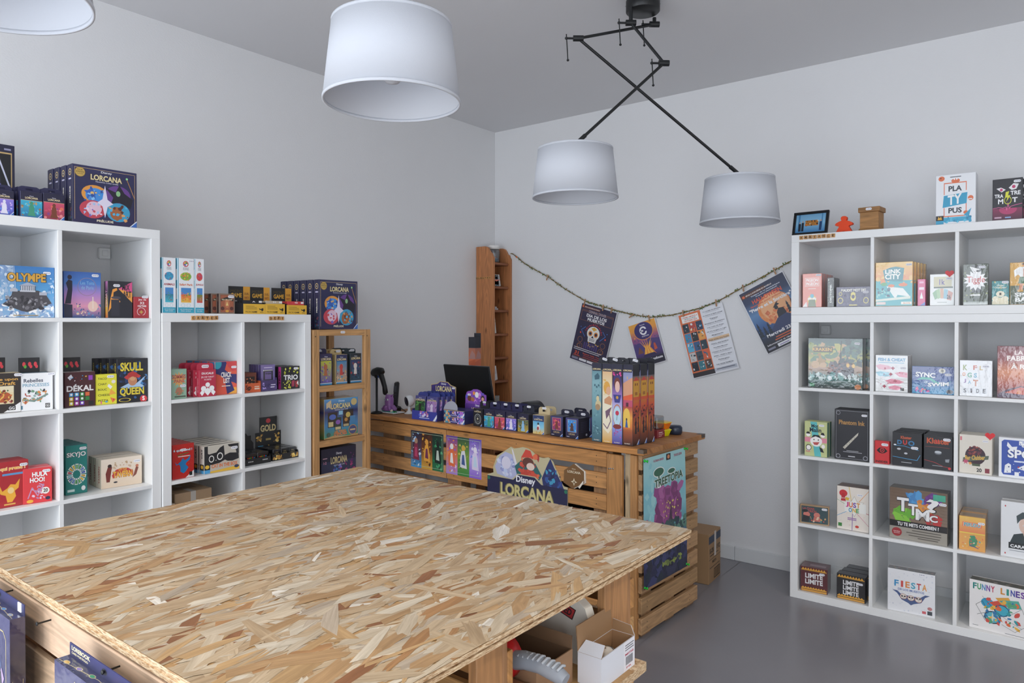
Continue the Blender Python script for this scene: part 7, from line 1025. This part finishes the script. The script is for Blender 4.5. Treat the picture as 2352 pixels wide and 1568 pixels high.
fire+=[('p',[(.25,.2),(.78,.2),(.7,.26),(.32,.26)],'#2c2050'),('p',[(.1,.3),(.2,.46),(.32,.3)],'#7a4a3c'),('p',[(.72,.3),(.84,.32),(.8,.46),(.74,.46)],'#c8502c'),('r',0,0,1,.16,'#1d1a30'),('t','Roudouse',.5,.09,.94,.15,'#f0eef4',.03),('r',.05,.04,.5,.06,'#8a58b8')]
wallposter('small purple and yellow poster with campfire, pegged second from left',(1.1438,1.4016),(1.339,1.461),(1.2591-.01,1.1302),fire)
cine=[('r',0,0,1,1,'#e6e8ee'),('r',0,0,.5,1,'#e06a28'),('r',0,0,.5,.07,'#2a2428'),('r',.05,.86,.44,.97,'#f4f2ee'),('t','CINEMA AMNÉVILLE',.07,.93,.42,.955,'#d8482c',.02),('t','MOSELLE & MOSEL',.12,.905,.38,.922,'#6a6a70'),('t','OCTOBRE 2024',.1,.872,.4,.896,'#d8482c',.02)]
rd=random.Random(77); pal=['#2a3a48','#b83a30','#1c3a58','#2a8ab8','#1f2a30','#e8a03c','#4ab0d8','#2a5a8a','#183a48','#c8c8c8','#3a4a5a','#d8582c','#12202c','#287a8a','#5a3c30']
for j in range(5):
    for i in range(3):
        x0=.03+.155*i; y0=.70-.152*j; c=pal[(i+3*j)%15]; cine+=[('r',x0,y0,x0+.14,y0+.14,c),('n',400+i+3*j,9,x0+.02,y0+.02,x0+.12,y0+.12,.028,[rd.choice(pal),rd.choice(pal),'#dfe4e8',c])]
LN=['Le voyage du phoenix','Les Graines du figuier sauvage','Tatami','Beetlejuice Beetlejuice','Les nuits du Kaiju','All We Imagine as Light','Megalopolis','Petits contes sous l\'océan','Anora, chat fantôme','Goodbye Monster','L\'histoire de Souleymane','Joker : Folie à deux','Paddington','Les noces funèbres']
cine+=[('r',.52,.485,.99,.53,'#e0b98c')]+[('r',.66,.02+.0,.99,.07,'#b8bcc8'),('r',.5,.02,.66,.07,'#c0c4d0'),('r',.55,.045,.95,.055,'#4a5060')]
for k,s_ in enumerate(LN): y0=.955-.0635*k; hw=min(.22,.008*len(s_)+.04); cine+=[('t',s_,.755-hw,y0-.018,.755+hw,y0,'#4a4c5a',.015),('r',.755-hw*.8,y0-.031,.755+hw*.8,y0-.027,'#9a9ca8')]
wallposter('cinema programme poster, orange picture grid left and white list right','' or (1.4982,1.4700),(1.7859,1.5483),(1.5923,1.0729),cine)
W_=[('g',0,0,1,1,'#1f2430','#22304c','#2c5a98','#5a88b8','#2a3a60','#232c48'),('r',0,.9,.55,.96,'#5a3028'),('e',.06,.93,.03,.02,'#e8682a'),('t','FÊTES & SORCIÈRES EN MOSELLE',.11,.918,.7,.942,'#f4e8e0',.03),('t','Théâtre de La Médiathèque',.2,.872,.86,.895,'#e0e4f0',.02),('t','Freyming-Merlebach',.3,.842,.78,.865,'#e0e4f0',.02),('e',.55,.58,.36,.24,'#e88a3c'),('e',.57,.6,.31,.205,'#f2b078'),('n',320,30,.2,.4,.8,.55,.06,['#e87a3c','#d86a34','#e89a5c']),('t','HALLOWEEN',.18,.765,.84,.83,'#e0481c',.04),('t','Spectacle pour enfants',.1,.72,.8,.75,'#d8542c',.03),('t','"Pierre et la Sorcière"',.04,.655,.98,.71,'#f4f2f4',.04)]
W_+=[('p',[(.3,.3),(.5,.42),(.7,.44),(.95,.3),(1,.2),(.2,.2)],'#2a3a68'),('p',[(.52,.42),(.72,.44),(.7,.53),(.6,.55),(.54,.5)],'#181a2a'),('e',.57,.57,.04,.03,'#181a2a'),('p',[(.5,.58),(.66,.6),(.62,.63),(.68,.66),(.6,.64)],'#181a2a')]
for i,(tx,ty,s_) in enumerate(((.06,.25,.26),(.16,.22,.2),(.26,.25,.2),(.8,.42,.2),(.9,.36,.28),(.98,.4,.26),(.0,.2,.25))):
    for k in range(4): W_.append(('p',[(max(0,tx-.05+.008*k),ty+s_*k*.2),(tx,ty+s_*(k*.2+.32)),(min(1,tx+.05-.008*k),ty+s_*k*.2)],'#16283a'))
W_+=[('g',0,0,1,.22,'#20242e','#1f2430','#22304c'),('t','Mercredi 23/10',.14,.21,.8,.26,'#f4f2f4',.03),('r',.3,.165,.9,.18,'#e0601c'),('r',.26,.13,.9,.145,'#e0601c'),('t','Informations et réservations',.06,.09,.8,.115,'#e8e8ee',.02),('r',.26,.025,.56,.075,'#eef0f4'),('r',.3,.04,.5,.05,'#7a58a8'),('r',.6,.025,.9,.075,'#eef0f4'),('r',.04,.03,.2,.06,'#8a8ca0')]
wallposter('dark blue halloween poster with orange moon and witch, pegged rightmost','' or (1.8846,1.5906),(2.1428,1.7217),(2.0682,1.2429),W_)
# ---------------------------------------------------------------- ceiling lamps with two shades
def arm(name,pts,r,par,col=None): m=MB(['black']); m.tube(pts,r,seg=12); return m.build(name,par)
def shade(par,x,y,z,rb=.18,rt=.157,h=.205):
    m=MB(['shade','trim']); m.lathe([(rb,0),(rt,h),(rt-.0025,h),(rb-.0025,.001)],72,m=0,mat=Matrix.Translation((x,y,z)),close=True)
    for r_,zz in ((rb,0),(rt,h)):
        m.lathe([(r_+.0012,-.001+zz-(.006 if zz else 0)),(r_+.0012,.007+zz-(.006 if zz else 0)),(r_-.0035,.007+zz-(.006 if zz else 0)),(r_-.0035,-.001+zz-(.006 if zz else 0))],72,m=0,mat=Matrix.Translation((x,y,z)),close=True)
    o=m.build('lamp_shade',par)
    s=MB(['black']); 
    for k in range(3): a_=k*2.094+.4; s.tube([(x,y,z+h-.012),(x+(rt-.003)*math.cos(a_),y+(rt-.003)*math.sin(a_),z+h-.008)],.0018,seg=6)
    s.lathe([(0,0),(.024,0),(.024,.07),(.016,.078),(0,.078)],16,mat=Matrix.Translation((x,y,z+h-.085))); s.build('lamp_holder',o)
    b_=MB(['shade']); b_.lathe([(0,-.06),(.018,-.056),(.03,-.035),(.028,-.015),(.014,.0),(.013,.012),(0,.012)],20,mat=Matrix.Translation((x,y,z+h-.095))); b_.build('bulb',o)
    return o
def joint(par,p,d,name='joint',r=.013,L_=.045):
    p=Vector(p);d=Vector(d).normalized(); m=MB(['black']); m.tube([p-d*L_*.5,p+d*L_*.5],r,seg=16); m.tube([p+d*L_*.5,p+d*(L_*.5+.03)],.005,seg=8); e=p+d*(L_*.5+.03); m.lathe([(0,-.007),(.006,-.004),(.007,0),(.006,.004),(0,.007)],12,mat=Matrix.Translation(e)); q=e+Vector((.004,.006,-.095))
    m.tube([e+Vector((0,0,.018)),q],.0024,seg=6); m.lathe([(0,-.006),(.005,-.003),(.006,0),(.005,.003),(0,.006)],10,mat=Matrix.Translation(q)); return m.build(name,par)
def lamp(label,c,P1,P2,E1,E2,sA,sB,sdir):
    """c canopy centre; P1/P2 posts; E1/E2 elbows; sA/sB shade bottom centres"""
    t=thing('ceiling_lamp',label,'ceiling lamp',(0,0,0))
    m=MB(['black','steel']); m.lathe([(0,HC-.052),(.072,HC-.052),(.075,HC-.049),(.075,HC-.003),(.072,HC),(0,HC)],40,mat=Matrix.Translation((c[0],c[1],0)))
    for k in range(4): a_=k*1.57+.5; m.lathe([(0,-.002),(.003,-.001),(.003,.0)],8,m=1,mat=Matrix.Translation((c[0]+.0755*math.cos(a_),c[1]+.0755*math.sin(a_),HC-.02)))
    m.build('canopy',t)
    for p in (P1,P2): arm('post',[(p[0],p[1],HC-.05),(p[0],p[1],p[2])],.0085,t)
    for p,e,s_ in ((P1,E2,sA),(P2,E1,sB)):
        joint(t,p,sdir); arm('arm',[p,e],.0065,t); joint(t,e,sdir); top=(s_[0],s_[1],s_[2]+.205+.02); arm('arm',[e,top],.0065,t)
        d=(Vector(top)-Vector(e)).normalized(); arm('arm_end',[Vector(top)-d*.06,Vector(top),Vector(top)-Vector((0,0,.04))],.009,t); shade(t,*s_)
lamp('black ceiling lamp with two crossed arms and two white shades over the counter',(1.925,-1.31),(1.906,-1.386,2.745),(1.937,-1.221,2.785),(1.729,-1.537,2.673),(2.049,-1.353,2.546),(1.794,-1.661,1.949),(2.22,-0.912,1.891),(-.55,-.45,.0))
lamp('black ceiling lamp with two white shades hanging over the chipboard table',(1.95,-3.33),(1.95,-3.40,2.745),(1.95,-3.26,2.785),(1.88,-3.78,2.60),(1.97,-2.98-.75,2.42),(1.917,-3.783+.0,2.001),(2.015,-2.895,2.007),(-.55,-.45,.0))
# ---------------------------------------------------------------- chipboard table on pallet frames
TX0,TX1,TY0,TY1,TZ=1.400,2.682,-3.668,-2.492,.9
t=thing('table','large square chipboard-topped table on pallet wood frames','table',((TX0+TX1)/2,(TY0+TY1)/2,0)); ox,oy=(TX0+TX1)/2,(TY0+TY1)/2
m=MB(['strand','osb_edge']); random.seed(12)
hx,hy=(TX1-TX0)/2,(TY1-TY0)/2
m.box(-hx,-hy,TZ-.009,hx,hy,TZ-.0016,m=1); m.box(-hx+.004,-hy+.003,TZ-.0145,hx-.010,hy-.004,TZ-.0089,m=1); m.box(-hx,-hy,TZ-.022,hx-.003,hy,TZ-.0144,m=1)
m.face([(-hx,-hy,TZ-.0015),(hx,-hy,TZ-.0015),(hx,hy,TZ-.0015),(-hx,hy,TZ-.0015)],lin('#b78f5e'),0,[(0,0),(1,0),(1,1),(0,1)])
rd=random.Random(21); palo=[('#bda585',30),('#b59a78',26),('#c3b197',18),('#ae8a60',11),('#ccbea8',8),('#ddd4c6',3),('#a67a4e',6),('#8c5d3a',3),('#b89466',9),('#b2a18c',10)]; bag=[lin(c) for c,k in palo for _ in range(k)]
NF=5200
for i in range(NF):
    cx,cy=rd.uniform(-hx,hx),rd.uniform(-hy,hy); big=rd.random()
    L_=rd.uniform(.06,.16) if big<.8 else rd.uniform(.01,.06); Wd=rd.uniform(.007,.034)*(1 if big<.8 else .35)
    if rd.random()<.10: Wd=rd.uniform(.03,.05)
    a_=rd.gauss(1.5708,.34) if rd.random()<.86 else rd.uniform(0,3.14); ca,sa=math.cos(a_),math.sin(a_)
    Wd=min(Wd,L_*.3); sk1,sk2=rd.uniform(-.5,.5)*Wd*1.4,rd.uniform(-.5,.5)*Wd*1.4; jg=rd.random()
    if jg<.55: loc=[(-L_/2+sk1,-Wd/2),(-L_*.1,-Wd/2*rd.uniform(.8,1.15)),(L_/2+sk2,-Wd/2*rd.uniform(.2,1)),(L_/2-sk2,Wd/2*rd.uniform(.3,1)),(L_*.15,Wd/2*rd.uniform(.8,1.15)),(-L_/2-sk1,Wd/2)]
    elif jg<.8: loc=[(-L_/2,0),(-L_*.25,-Wd/2),(L_*.2,-Wd/2*.9),(L_/2,Wd*.1),(L_*.1,Wd/2),(-L_*.3,Wd*.35)]
    else: loc=[(-L_/2,-Wd*.5),(-L_*.2,-Wd*.42),(L_*.1,-Wd*.55),(L_*.42,-Wd*.4),(L_/2,-Wd*.1),(L_*.38,Wd*.1),(L_*.5,Wd*.45),(L_*.1,Wd*.4),(-L_*.25,Wd*.55),(-L_*.44,Wd*.25),(-L_*.36,Wd*.02)]
    z=TZ-.0014+.0013*i/NF; pts=[];uv=[];u0=rd.uniform(0,90)
    for lx,ly in loc:
        px_,py_=cx+lx*ca-ly*sa,cy+lx*sa+ly*ca; pts.append((px_,py_,z)); uv.append((lx+u0,ly+u0*.37))
    if abs(cx)>hx-.1 or abs(cy)>hy-.1:
        for ax_,sg_,lim in ((0,1,hx),(0,-1,hx),(1,1,hy),(1,-1,hy)):
            np_,nu_=[],[]
            for q in range(len(pts)):
                A_,B_=pts[q],pts[(q+1)%len(pts)]; da,db=lim-sg_*A_[ax_],lim-sg_*B_[ax_]
                if da>=0: np_.append(A_); nu_.append(uv[q])
                if (da>=0)!=(db>=0):
                    f_=da/(da-db); np_.append(tuple(A_[i_]+(B_[i_]-A_[i_])*f_ for i_ in range(3))); u1,u2=uv[q],uv[(q+1)%len(uv)]; nu_.append((u1[0]+(u2[0]-u1[0])*f_,u1[1]+(u2[1]-u1[1])*f_))
            pts,uv=np_,nu_
            if len(pts)<3: break
        if len(pts)<3: continue
    c=rd.choice(bag); k=rd.uniform(.9,1.08); m.face(pts,(c[0]*k,c[1]*k,c[2]*k,1),0,uv)
for sx in (): pass
m.build('table_top',t,(0,0,0))
PW='#b98c56'
def tb(name,x0,y0,z0,x1,y1,z1,c=PW): m=MB(['wood']); m.box(x0-ox,y0-oy,z0,x1-ox,y1-oy,z1,c,bev=.002,grain=True); return m.build(name,t)
FR=((-2.714,-2.5845,1),(-3.186,-3.090,1),(-3.655,-3.53,-1))
for ya,yb,sg in FR:
    for xa in (1.50,2.02): tb('post',xa,ya+.0005,0,xa+.10,yb-.0005,.877,'#a98054')
    tb('post',2.538,ya+.0005,0,2.56,yb-.016,.877,'#b5895a'); tb('post',2.532,yb-.0155,0,2.5595,yb-.0005,.877,'#ab8258'); tb('post',1.462,ya+.0005,0,1.484,yb-.0005,.877,'#ab8258')
    tb('upper_rail',1.4845,ya+.03,.78,2.5375,ya+.052,.86,'#a07448') if sg>0 else None
    for k in range(8):
        zt=.868-.098*k
        if zt-.075<0: break
        c=('#bd9058','#b4864e','#c29a62')[k%3]
        if sg>0: tb('slat',1.462,yb,zt-.075,2.56,yb+.017,zt,c)
        else: tb('slat',1.402,ya-.013,zt-.077,2.66,ya,zt+.004,('#c8b094','#bea586','#c2a98c')[k%3])  # near-side slats painted paler: strong window light put into their colour
m=MB(['strand','osb_edge']); m.box(1.485-ox,-3.072-oy,.589,2.64-ox,-2.715-oy,.611,m=1); m.box(2.5603-ox,-2.7149-oy,.589,2.64-ox,-2.655-oy,.611,m=1); m.face([(1.485-ox,-3.072-oy,.6113),(2.64-ox,-3.072-oy,.6113),(2.64-ox,-2.715-oy,.6113),(1.485-ox,-2.715-oy,.6113)],lin('#b78f5e'),0,[(0,0),(1.1,0),(1.1,.4),(0,.4)])
m.build('lower_shelf',t)
def nail(x,y,z,lab): m=MB(['black']); mt=Matrix.Translation((x,y,z))@Matrix.Rotation(R(90),4,'X'); m.lathe([(0,.018),(.0035,.018),(.004,.0165),(.0018,.014),(.0016,-.01),(0,-.01)],12,mat=mt); return m
m=nail(1.905-ox,-3.675-oy,.857,''); m.build('nail',t)
SZ=.6116
# white shipping box
def openbox(label,x0,y0,x1,y1,z0,h,out,inn,flaps,rz=0,ops=None):
    cx,cy=(x0+x1)/2,(y0+y1)/2; w_,d_=(x1-x0)/2,(y1-y0)/2; t2=thing('open_carton',label,'carton',(cx,cy,z0),rz); th=.0025
    m=MB(['plain','print'])
    for a in ((-w_,-d_,w_,-d_+th),(-w_,d_-th,w_,d_),(-w_,-d_+th,-w_+th,d_-th),(w_-th,-d_+th,w_,d_-th)):
        m.box(a[0],a[1],0,a[2],a[3],h,out)
    m.box(-w_+th,-d_+th,0,w_-th,d_-th,th,inn)
    e=.0003
    m.face([(-w_+th+e,-d_+th,th),(-w_+th+e,d_-th,th),(-w_+th+e,d_-th,h),(-w_+th+e,-d_+th,h)],lin(inn)); m.face([(w_-th-e,-d_+th,th),(w_-th-e,d_-th,th),(w_-th-e,d_-th,h),(w_-th-e,-d_+th,h)],lin(inn)); m.face([(-w_+th,d_-th-e,th),(w_-th,d_-th-e,th),(w_-th,d_-th-e,h),(-w_+th,d_-th-e,h)],lin(inn))
    if ops: ops(m,w_,d_,h)
    m.build('body',t2)
    for f in flaps:
        m=MB(['plain']); p,c=f; v=[Vector(q) for q in p]; n=(v[1]-v[0]).cross(v[2]-v[0]).normalized()*.0012
        m.face([tuple(q+n) for q in v],lin(c[0])); m.face([tuple(q-n) for q in v][::-1],lin(c[1]))
        for i in range(len(v)): a,b_=v[i],v[(i+1)%len(v)]; m.face([tuple(a+n),tuple(a-n),tuple(b_-n),tuple(b_+n)],lin(c[1]))
        m.build('flap',t2)
    return t2
def wb(m,w_,d_,h):
    m.art((w_,-d_,0),(0,2*d_,0),(0,0,h),(1,0,0),[('r',.66,.0,1,1,'#e9e9f0'),('r',.7,.85,.97,.88,'#55555e'),('r',.7,.77,.95,.8,'#55555e'),('r',.7,.69,.97,.72,'#55555e'),('t','M0750',.7,.52,.96,.6,'#b82848',.03),('t','FR',.74,.08,.9,.14,'#b82848',.02)]+[('r',.72+.022*i,.2,.732+.022*i,.48,'#3a3a44') for i in range(10)],m=1)
openbox('small open white cardboard box with brown inside on table shelf',2.563,-2.839,2.625,-2.686,SZ,.069,'#d9dce4','#a07c5a',[([(-.031,-.0765,.069),(.031,-.0765,.069),(.025,-.05,.088),(-.025,-.05,.088)],('#d9dce4','#a07c5a')),([(-.031,-.076,.069),(-.031,.076,.069),(-.036,.076,.125),(-.036,-.076,.125)],('#9a7856','#a07c5a')),([(-.03,.077,.069),(.031,.077,.069),(.02,.079,.09),(-.03,.08,.094)],('#9a7856','#c8ccd4'))],ops=wb)
m=MB(['print']); m.lathe([(0,-.026),(.012,-.023),(.022,-.014),(.026,0),(.022,.014),(.012,.023),(0,.026)],22,'#e4dcd0'); rd=random.Random(8)
for i in range(34):
    a_,b_=rd.uniform(0,6.28),rd.uniform(-1.1,1.3); n=Vector((math.cos(a_)*math.cos(b_),math.sin(a_)*math.cos(b_),math.sin(b_))); u=n.cross(Vector((0,0,1))).normalized(); v=n.cross(u); p=n*.0263
    q=[p+u*.004+v*.001,p+u*.001+v*.005,p-u*.003-v*.004,p-u*.001-v*.005]; m.face([tuple(k) for k in q],lin('#26262a'))
tag(m.build('rubber_band_ball',None,(2.597,-2.765,SZ+.037)),'round ball with black and white squiggles inside small white box','ball')
openbox('brown open cardboard box with torn edge next to small white box',2.33,-2.985,2.553,-2.845,SZ,.075,'#9c7a5c','#7c6048',[([(-.11,.069,.075),(.11,.069,.075),(.105,.078,.1),(-.09,.078,.1)],('#86684e','#86684e')),([(-.111,-.07,.075),(-.111,.07,.075),(-.14,.06,.11),(-.14,-.06,.11)],('#86684e','#86684e'))])
# plastic wrapped sign
m=MB(['plain','print','film']); out=[(-.17,0),(.19,0),(.19,.10),(.175,.135),(.14,.158),(.08,.17),(-.06,.17),(-.12,.16),(-.155,.14),(-.17,.10)]
m.prism(out,0,.03,'#ece6da'); m.art((.06,-.0004,.122),(.08,0,-.022),(.01,0,.026),(0,-1,0),[('r',0,0,1,1,'#222222'),('r',.03,.08,.97,.92,'#c02c30'),('t','CLOSED',.1,.2,.9,.8,'#2a2024',.06)],m=1)
o=m.build('wrapped_sign',None,(2.36,-2.765,SZ+.0)); o.rotation_euler=(R(-3),0,R(-2)); tag(o,'rounded cream board with small red label standing behind the cartons','sign board')
# tape dispenser
t2=thing('tape_gun','grey ribbed packing tape gun handle lying on brown paper bags','tape gun',(2.575,-3.0,SZ+.088)); m=MB(['shiny']); m.tube([(-.075,0,.004),(-.04,0,.014),(0,0,.016),(.04,0,.01),(.062,0,.002)],[.02,.019,.018,.018,.014],'#9ba1aa',seg=16); m.build('handle',t2)
m=MB(['shiny']); 
for i in range(9): x_=-.05+.0125*i; m.tube([(x_,-.014,.028-abs(i-4)*.0012),(x_+.003,0,.035-abs(i-4)*.0014),(x_,.014,.028-abs(i-4)*.0012)],.0032,'#b4bac2',seg=7)
m.build('grip_ribs',t2); m=MB(['shiny']); m.lathe([(0,-.02),(.042,-.02),(.045,-.01),(.045,.01),(.042,.02),(0,.02)],26,'#8a9098',mat=Matrix.Translation((-.11,0,.0))@Matrix.Rotation(R(90),4,'X')); m.build('frame',t2); m=MB(['shiny']); m.lathe([(.046,-.021),(.05,-.02),(.05,.02),(.046,.021)],26,'#c41c22',mat=Matrix.Translation((-.11,0,.0))@Matrix.Rotation(R(90),4,'X')); m.build('red_guard',t2)
for k in range(4):
    m=MB(['plain']); c=('#a5825e','#9a7855','#ae8a64','#94724f')[k]; m.box(-.13,-.034,0,.13,.034,.012,c,bev=.004); m.box(-.12,-.035,.005,.13,-.033,.0065,'#6a5038')
    o=m.build('paper_bag',None,(2.48-.004*k,-3.03+.001*k,SZ+.1065*0+.0005+.0128*k+.0)); o.rotation_euler=(0,0,R(-1.2+.7*k)); tag(o,'folded brown paper bag, %s of the flat pile under the table'%('lowest' if k==0 else ORD[k]+' from bottom' if k<3 else 'topmost'),'paper bag','folded paper bags under the table')
# hanging folder boxes on the near side of the table
def hang_box(label,x0,x1,ztop,cols,seed,word_side):
    y0=-3.7265; t2=thing('portfolio_box',label,'box',(x0,y0,ztop-.31)); w_=x1-x0; d_=.025; H_=.31
    m=MB(['gloss']); m.box(0,0,0,w_,d_,H_,'#15163e',bev=.0012)
    fr=[('g',0,0,1,1,*cols),('n',seed,50,.05,.05,.95,.9,.07,['#26266a','#3c2878','#1e3c7a','#1c1c4a']),('l',[(.08,.05),(.08,.86),(.13,.9),(.87,.9),(.92,.86),(.92,.05)],.008,'#d8c68a'),('t','LOREBOOK',.3,.925,.7,.96,'#e8dca8',.02),('n',seed+1,60,.15,.1,.85,.8,.08,['#eee6c8','#7a48c0','#20203c','#c8a8e0','#58a8c8','#d8a888'])]
    m.art((0,0,0),(w_,0,0),(0,0,H_),(0,-1,0),fr); m.art((w_,0,0),(0,d_,0),(0,0,H_),(1,0,0),[('g',0,0,1,1,'#18306a','#1e1c5a','#10102c','#181644'),('r',.15,.3,.17,.62,'#d8c68a'),('r',.83,.3,.85,.62,'#d8c68a'),('v','LOREBOOK',.3,.34,.6,.6,'#e8dca8',.03),('v','CARD PORTFOLIO',.66,.36,.78,.58,'#e8dca8',.02)])
    tp=[('r',0,0,1,1,'#1c1c4c'),('l',[(.02,.2),(.5,.6),(.98,.2)],.04,'#c8b880')]
    for i,c in enumerate(('#d8a830','#6a48b0','#2a9a5a','#d82c3c','#2a88c8','#8a98b0')): tp+=[('e',.1+.16*i,.36+.1*(2.5-abs(i-2.5)),.035,.16,'#c8b880'),('e',.1+.16*i,.36+.1*(2.5-abs(i-2.5)),.027,.12,c)]
    m.art((0,0,H_),(w_,0,0),(0,d_,0),(0,0,1),tp); m.build('body',t2)
    m=MB(['print']); m.prism([(0,H_),(w_,H_),(w_,H_+.021),(0,H_+.021)],d_-.0016,d_,'#202362'); m.art((0,d_-.0016,H_),(w_,0,0),(0,0,.021),(0,-1,0),[('g',0,0,1,1,'#191b48','#202362')]+([('t','LOREBOOK',.03,.5,.3,.85,'#e8dca8',.03),('t','CARD PORTFOLIO',.03,.2,.27,.38,'#e8dca8',.02)] if word_side else [])+[('e',.5,.5,.035,.24,'#101018')]); m.build('hanging_tab',t2)
    m=MB(['print']); m.box(w_-.028,d_-.0036,H_+.004,w_-.012,d_-.0018,H_+.021,'#f6f6f8'); m.build('price_sticker',t2)
    m=nail(w_/2,d_+.012,H_+.011,''); m.build('hook_nail',t2)
hang_box('dark blue hanging folder box at left edge, further left of the pair',1.605,1.876,.868,('#181848','#22225c','#2a2a70'),500,False)
hang_box('dark blue hanging folder box with word strip on tab, right one of pair',2.088,2.359,.8565,('#161634','#1e1e50','#26266a'),510,True)
